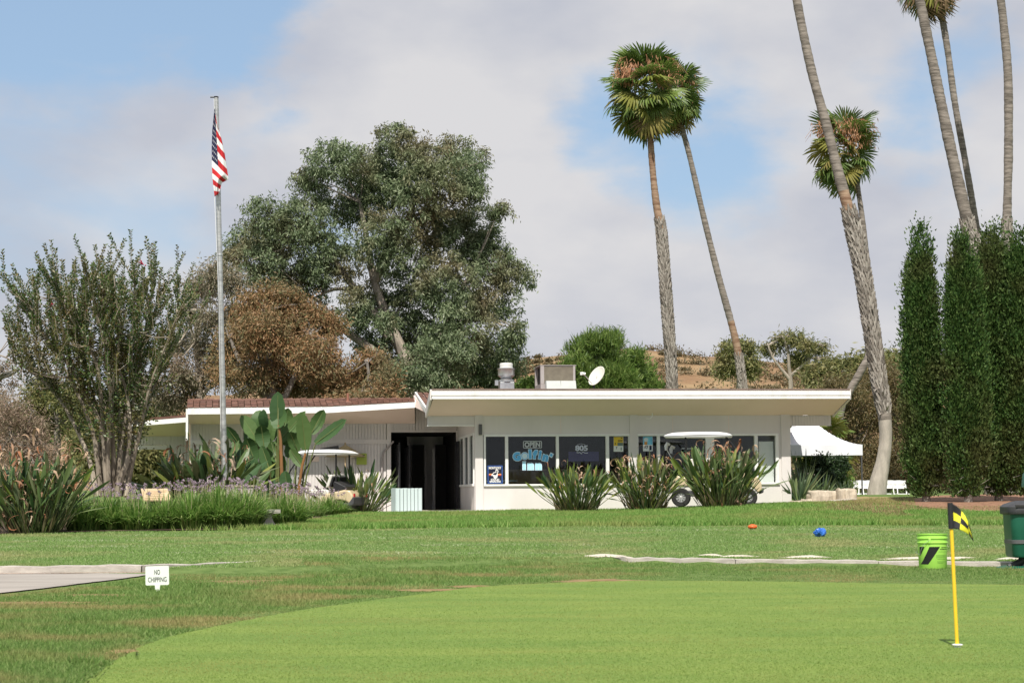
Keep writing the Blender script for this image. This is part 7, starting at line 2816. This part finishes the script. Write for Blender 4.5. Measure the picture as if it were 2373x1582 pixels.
# the rise on which the chairs to the right stand
# ------------------------------------------------------------------ stones by the tent
def stone(label, px, Y, w, h, d, seed, mat):
    b = gp(px, Y)
    r = random.Random(seed)
    mb = MB()
    n = 10
    secs = []
    rads = [r.uniform(.82, 1.1) for _ in range(n)]
    for z, f in ((-.05, 1.02), (h * .5, 1.04), (h * .88, .98), (h, .86)):
        for k in range(n):
            a = 2 * math.pi * k / n
            q = rads[k] * f * r.uniform(.95, 1.05)
            cx_ = abs(math.cos(a)) ** .6 * math.copysign(1, math.cos(a))
            sx_ = abs(math.sin(a)) ** .6 * math.copysign(1, math.sin(a))
            secs.append((w / 2 * q * cx_, d / 2 * q * sx_, z + r.uniform(-.025, .025)))
    fs = [(i * n + k, i * n + (k + 1) % n, (i + 1) * n + (k + 1) % n, (i + 1) * n + k) for i in range(3) for k in range(n)]
    fs.append(tuple(range(3 * n, 4 * n)))
    mb.raw(secs, fs)
    o = mb.build('edging_stone', mat, None, bevel=.015)
    o.location = b
    o.rotation_euler = (0, 0, r.uniform(-.3, .3))
    tag(o, label, 'stone', 'pale edging stones by the tent')


for lb, px, Yq, w, h, d, sd in (('largest flat-topped pale stone, left of the group by the tent', 1900, 50.6, .72, .30, .5, 1), ('squat pale stone in the middle of the group by the tent', 1931, 50.8, .36, .25, .4, 2), ('leaning pointed pale stone in the group by the tent', 1951, 50.5, .3, .29, .4, 3),
                               ('rounded pale stone at the right end of the group', 1972, 50.4, .36, .26, .4, 4), ('low broken stone nearest the building corner', 1846, 50.3, .34, .09, .3, 5), ('low stone between the building corner and the largest stone', 1868, 50.3, .3, .12, .3, 6)):
    stone(lb, px, Yq, w, h, d, sd, M['stone'])

# ------------------------------------------------------------------ things against the left wing wall
e = empty('garden_umbrella', O_, TH)
tag(e, 'tan garden umbrella half open behind the left golf cart', 'umbrella')
vq = VW - .2
ap = L(800, 1029, vq)
mb = MB()
m = 8
rim_ = []
for k in range(m):
    a = 2 * math.pi * k / m + .3
    rim_.append(Vector((ap.x + .62 * math.cos(a), vq + .14 * math.sin(a), ap.z - .36)))
for k in range(m):
    mb.face([ap, rim_[k], rim_[(k + 1) % m]])
mb.build('canopy', pm('umbrella_tan', (.36, .29, .17), (.42, .34, .20), 5, .85), e)
mb = MB(); mb.tube([(ap.x, vq, -.1), (ap.x, vq, ap.z + .05)], .02, 8); mb.build('pole', M['wood'], e)
mb = MB(); mb.tube([L(742, 1041, vq), L(785, 1036, vq)], [.03, .06], 8); mb.build('folded_flap', M['cartdark'], e)
e = empty('notice_board', O_, TH)
tag(e, 'yellow-green notice board half behind the plant by the entrance', 'sign')
a, c = L(826, 1076, VW - .06), L(850, 1050, VW - .06)
mb = MB(); mb.box(a.x, c.x, VW - .05, VW - .02, a.z, c.z); mb.build('panel', pm('notice_green', (.36, .46, .08), (.42, .50, .10), 5, .6), e)
mb = MB()
for yy, x0, x1 in ((1054, 831, 846), (1058, 831, 845)):
    rectf(mb, x0, x1, yy - .8, yy + .8, VW - .053)
mb.build('print_lines', M['print'], e)
e = empty('wall_notice', O_, TH)
tag(e, 'small pale square notice on the wall behind the left golf cart', 'sign')
a, c = L(721, 1069, VW - .04), L(739, 1057, VW - .04)
mb = MB(); mb.box(a.x, c.x, VW - .03, VW - .012, a.z, c.z); mb.build('panel', M['soffit'], e)
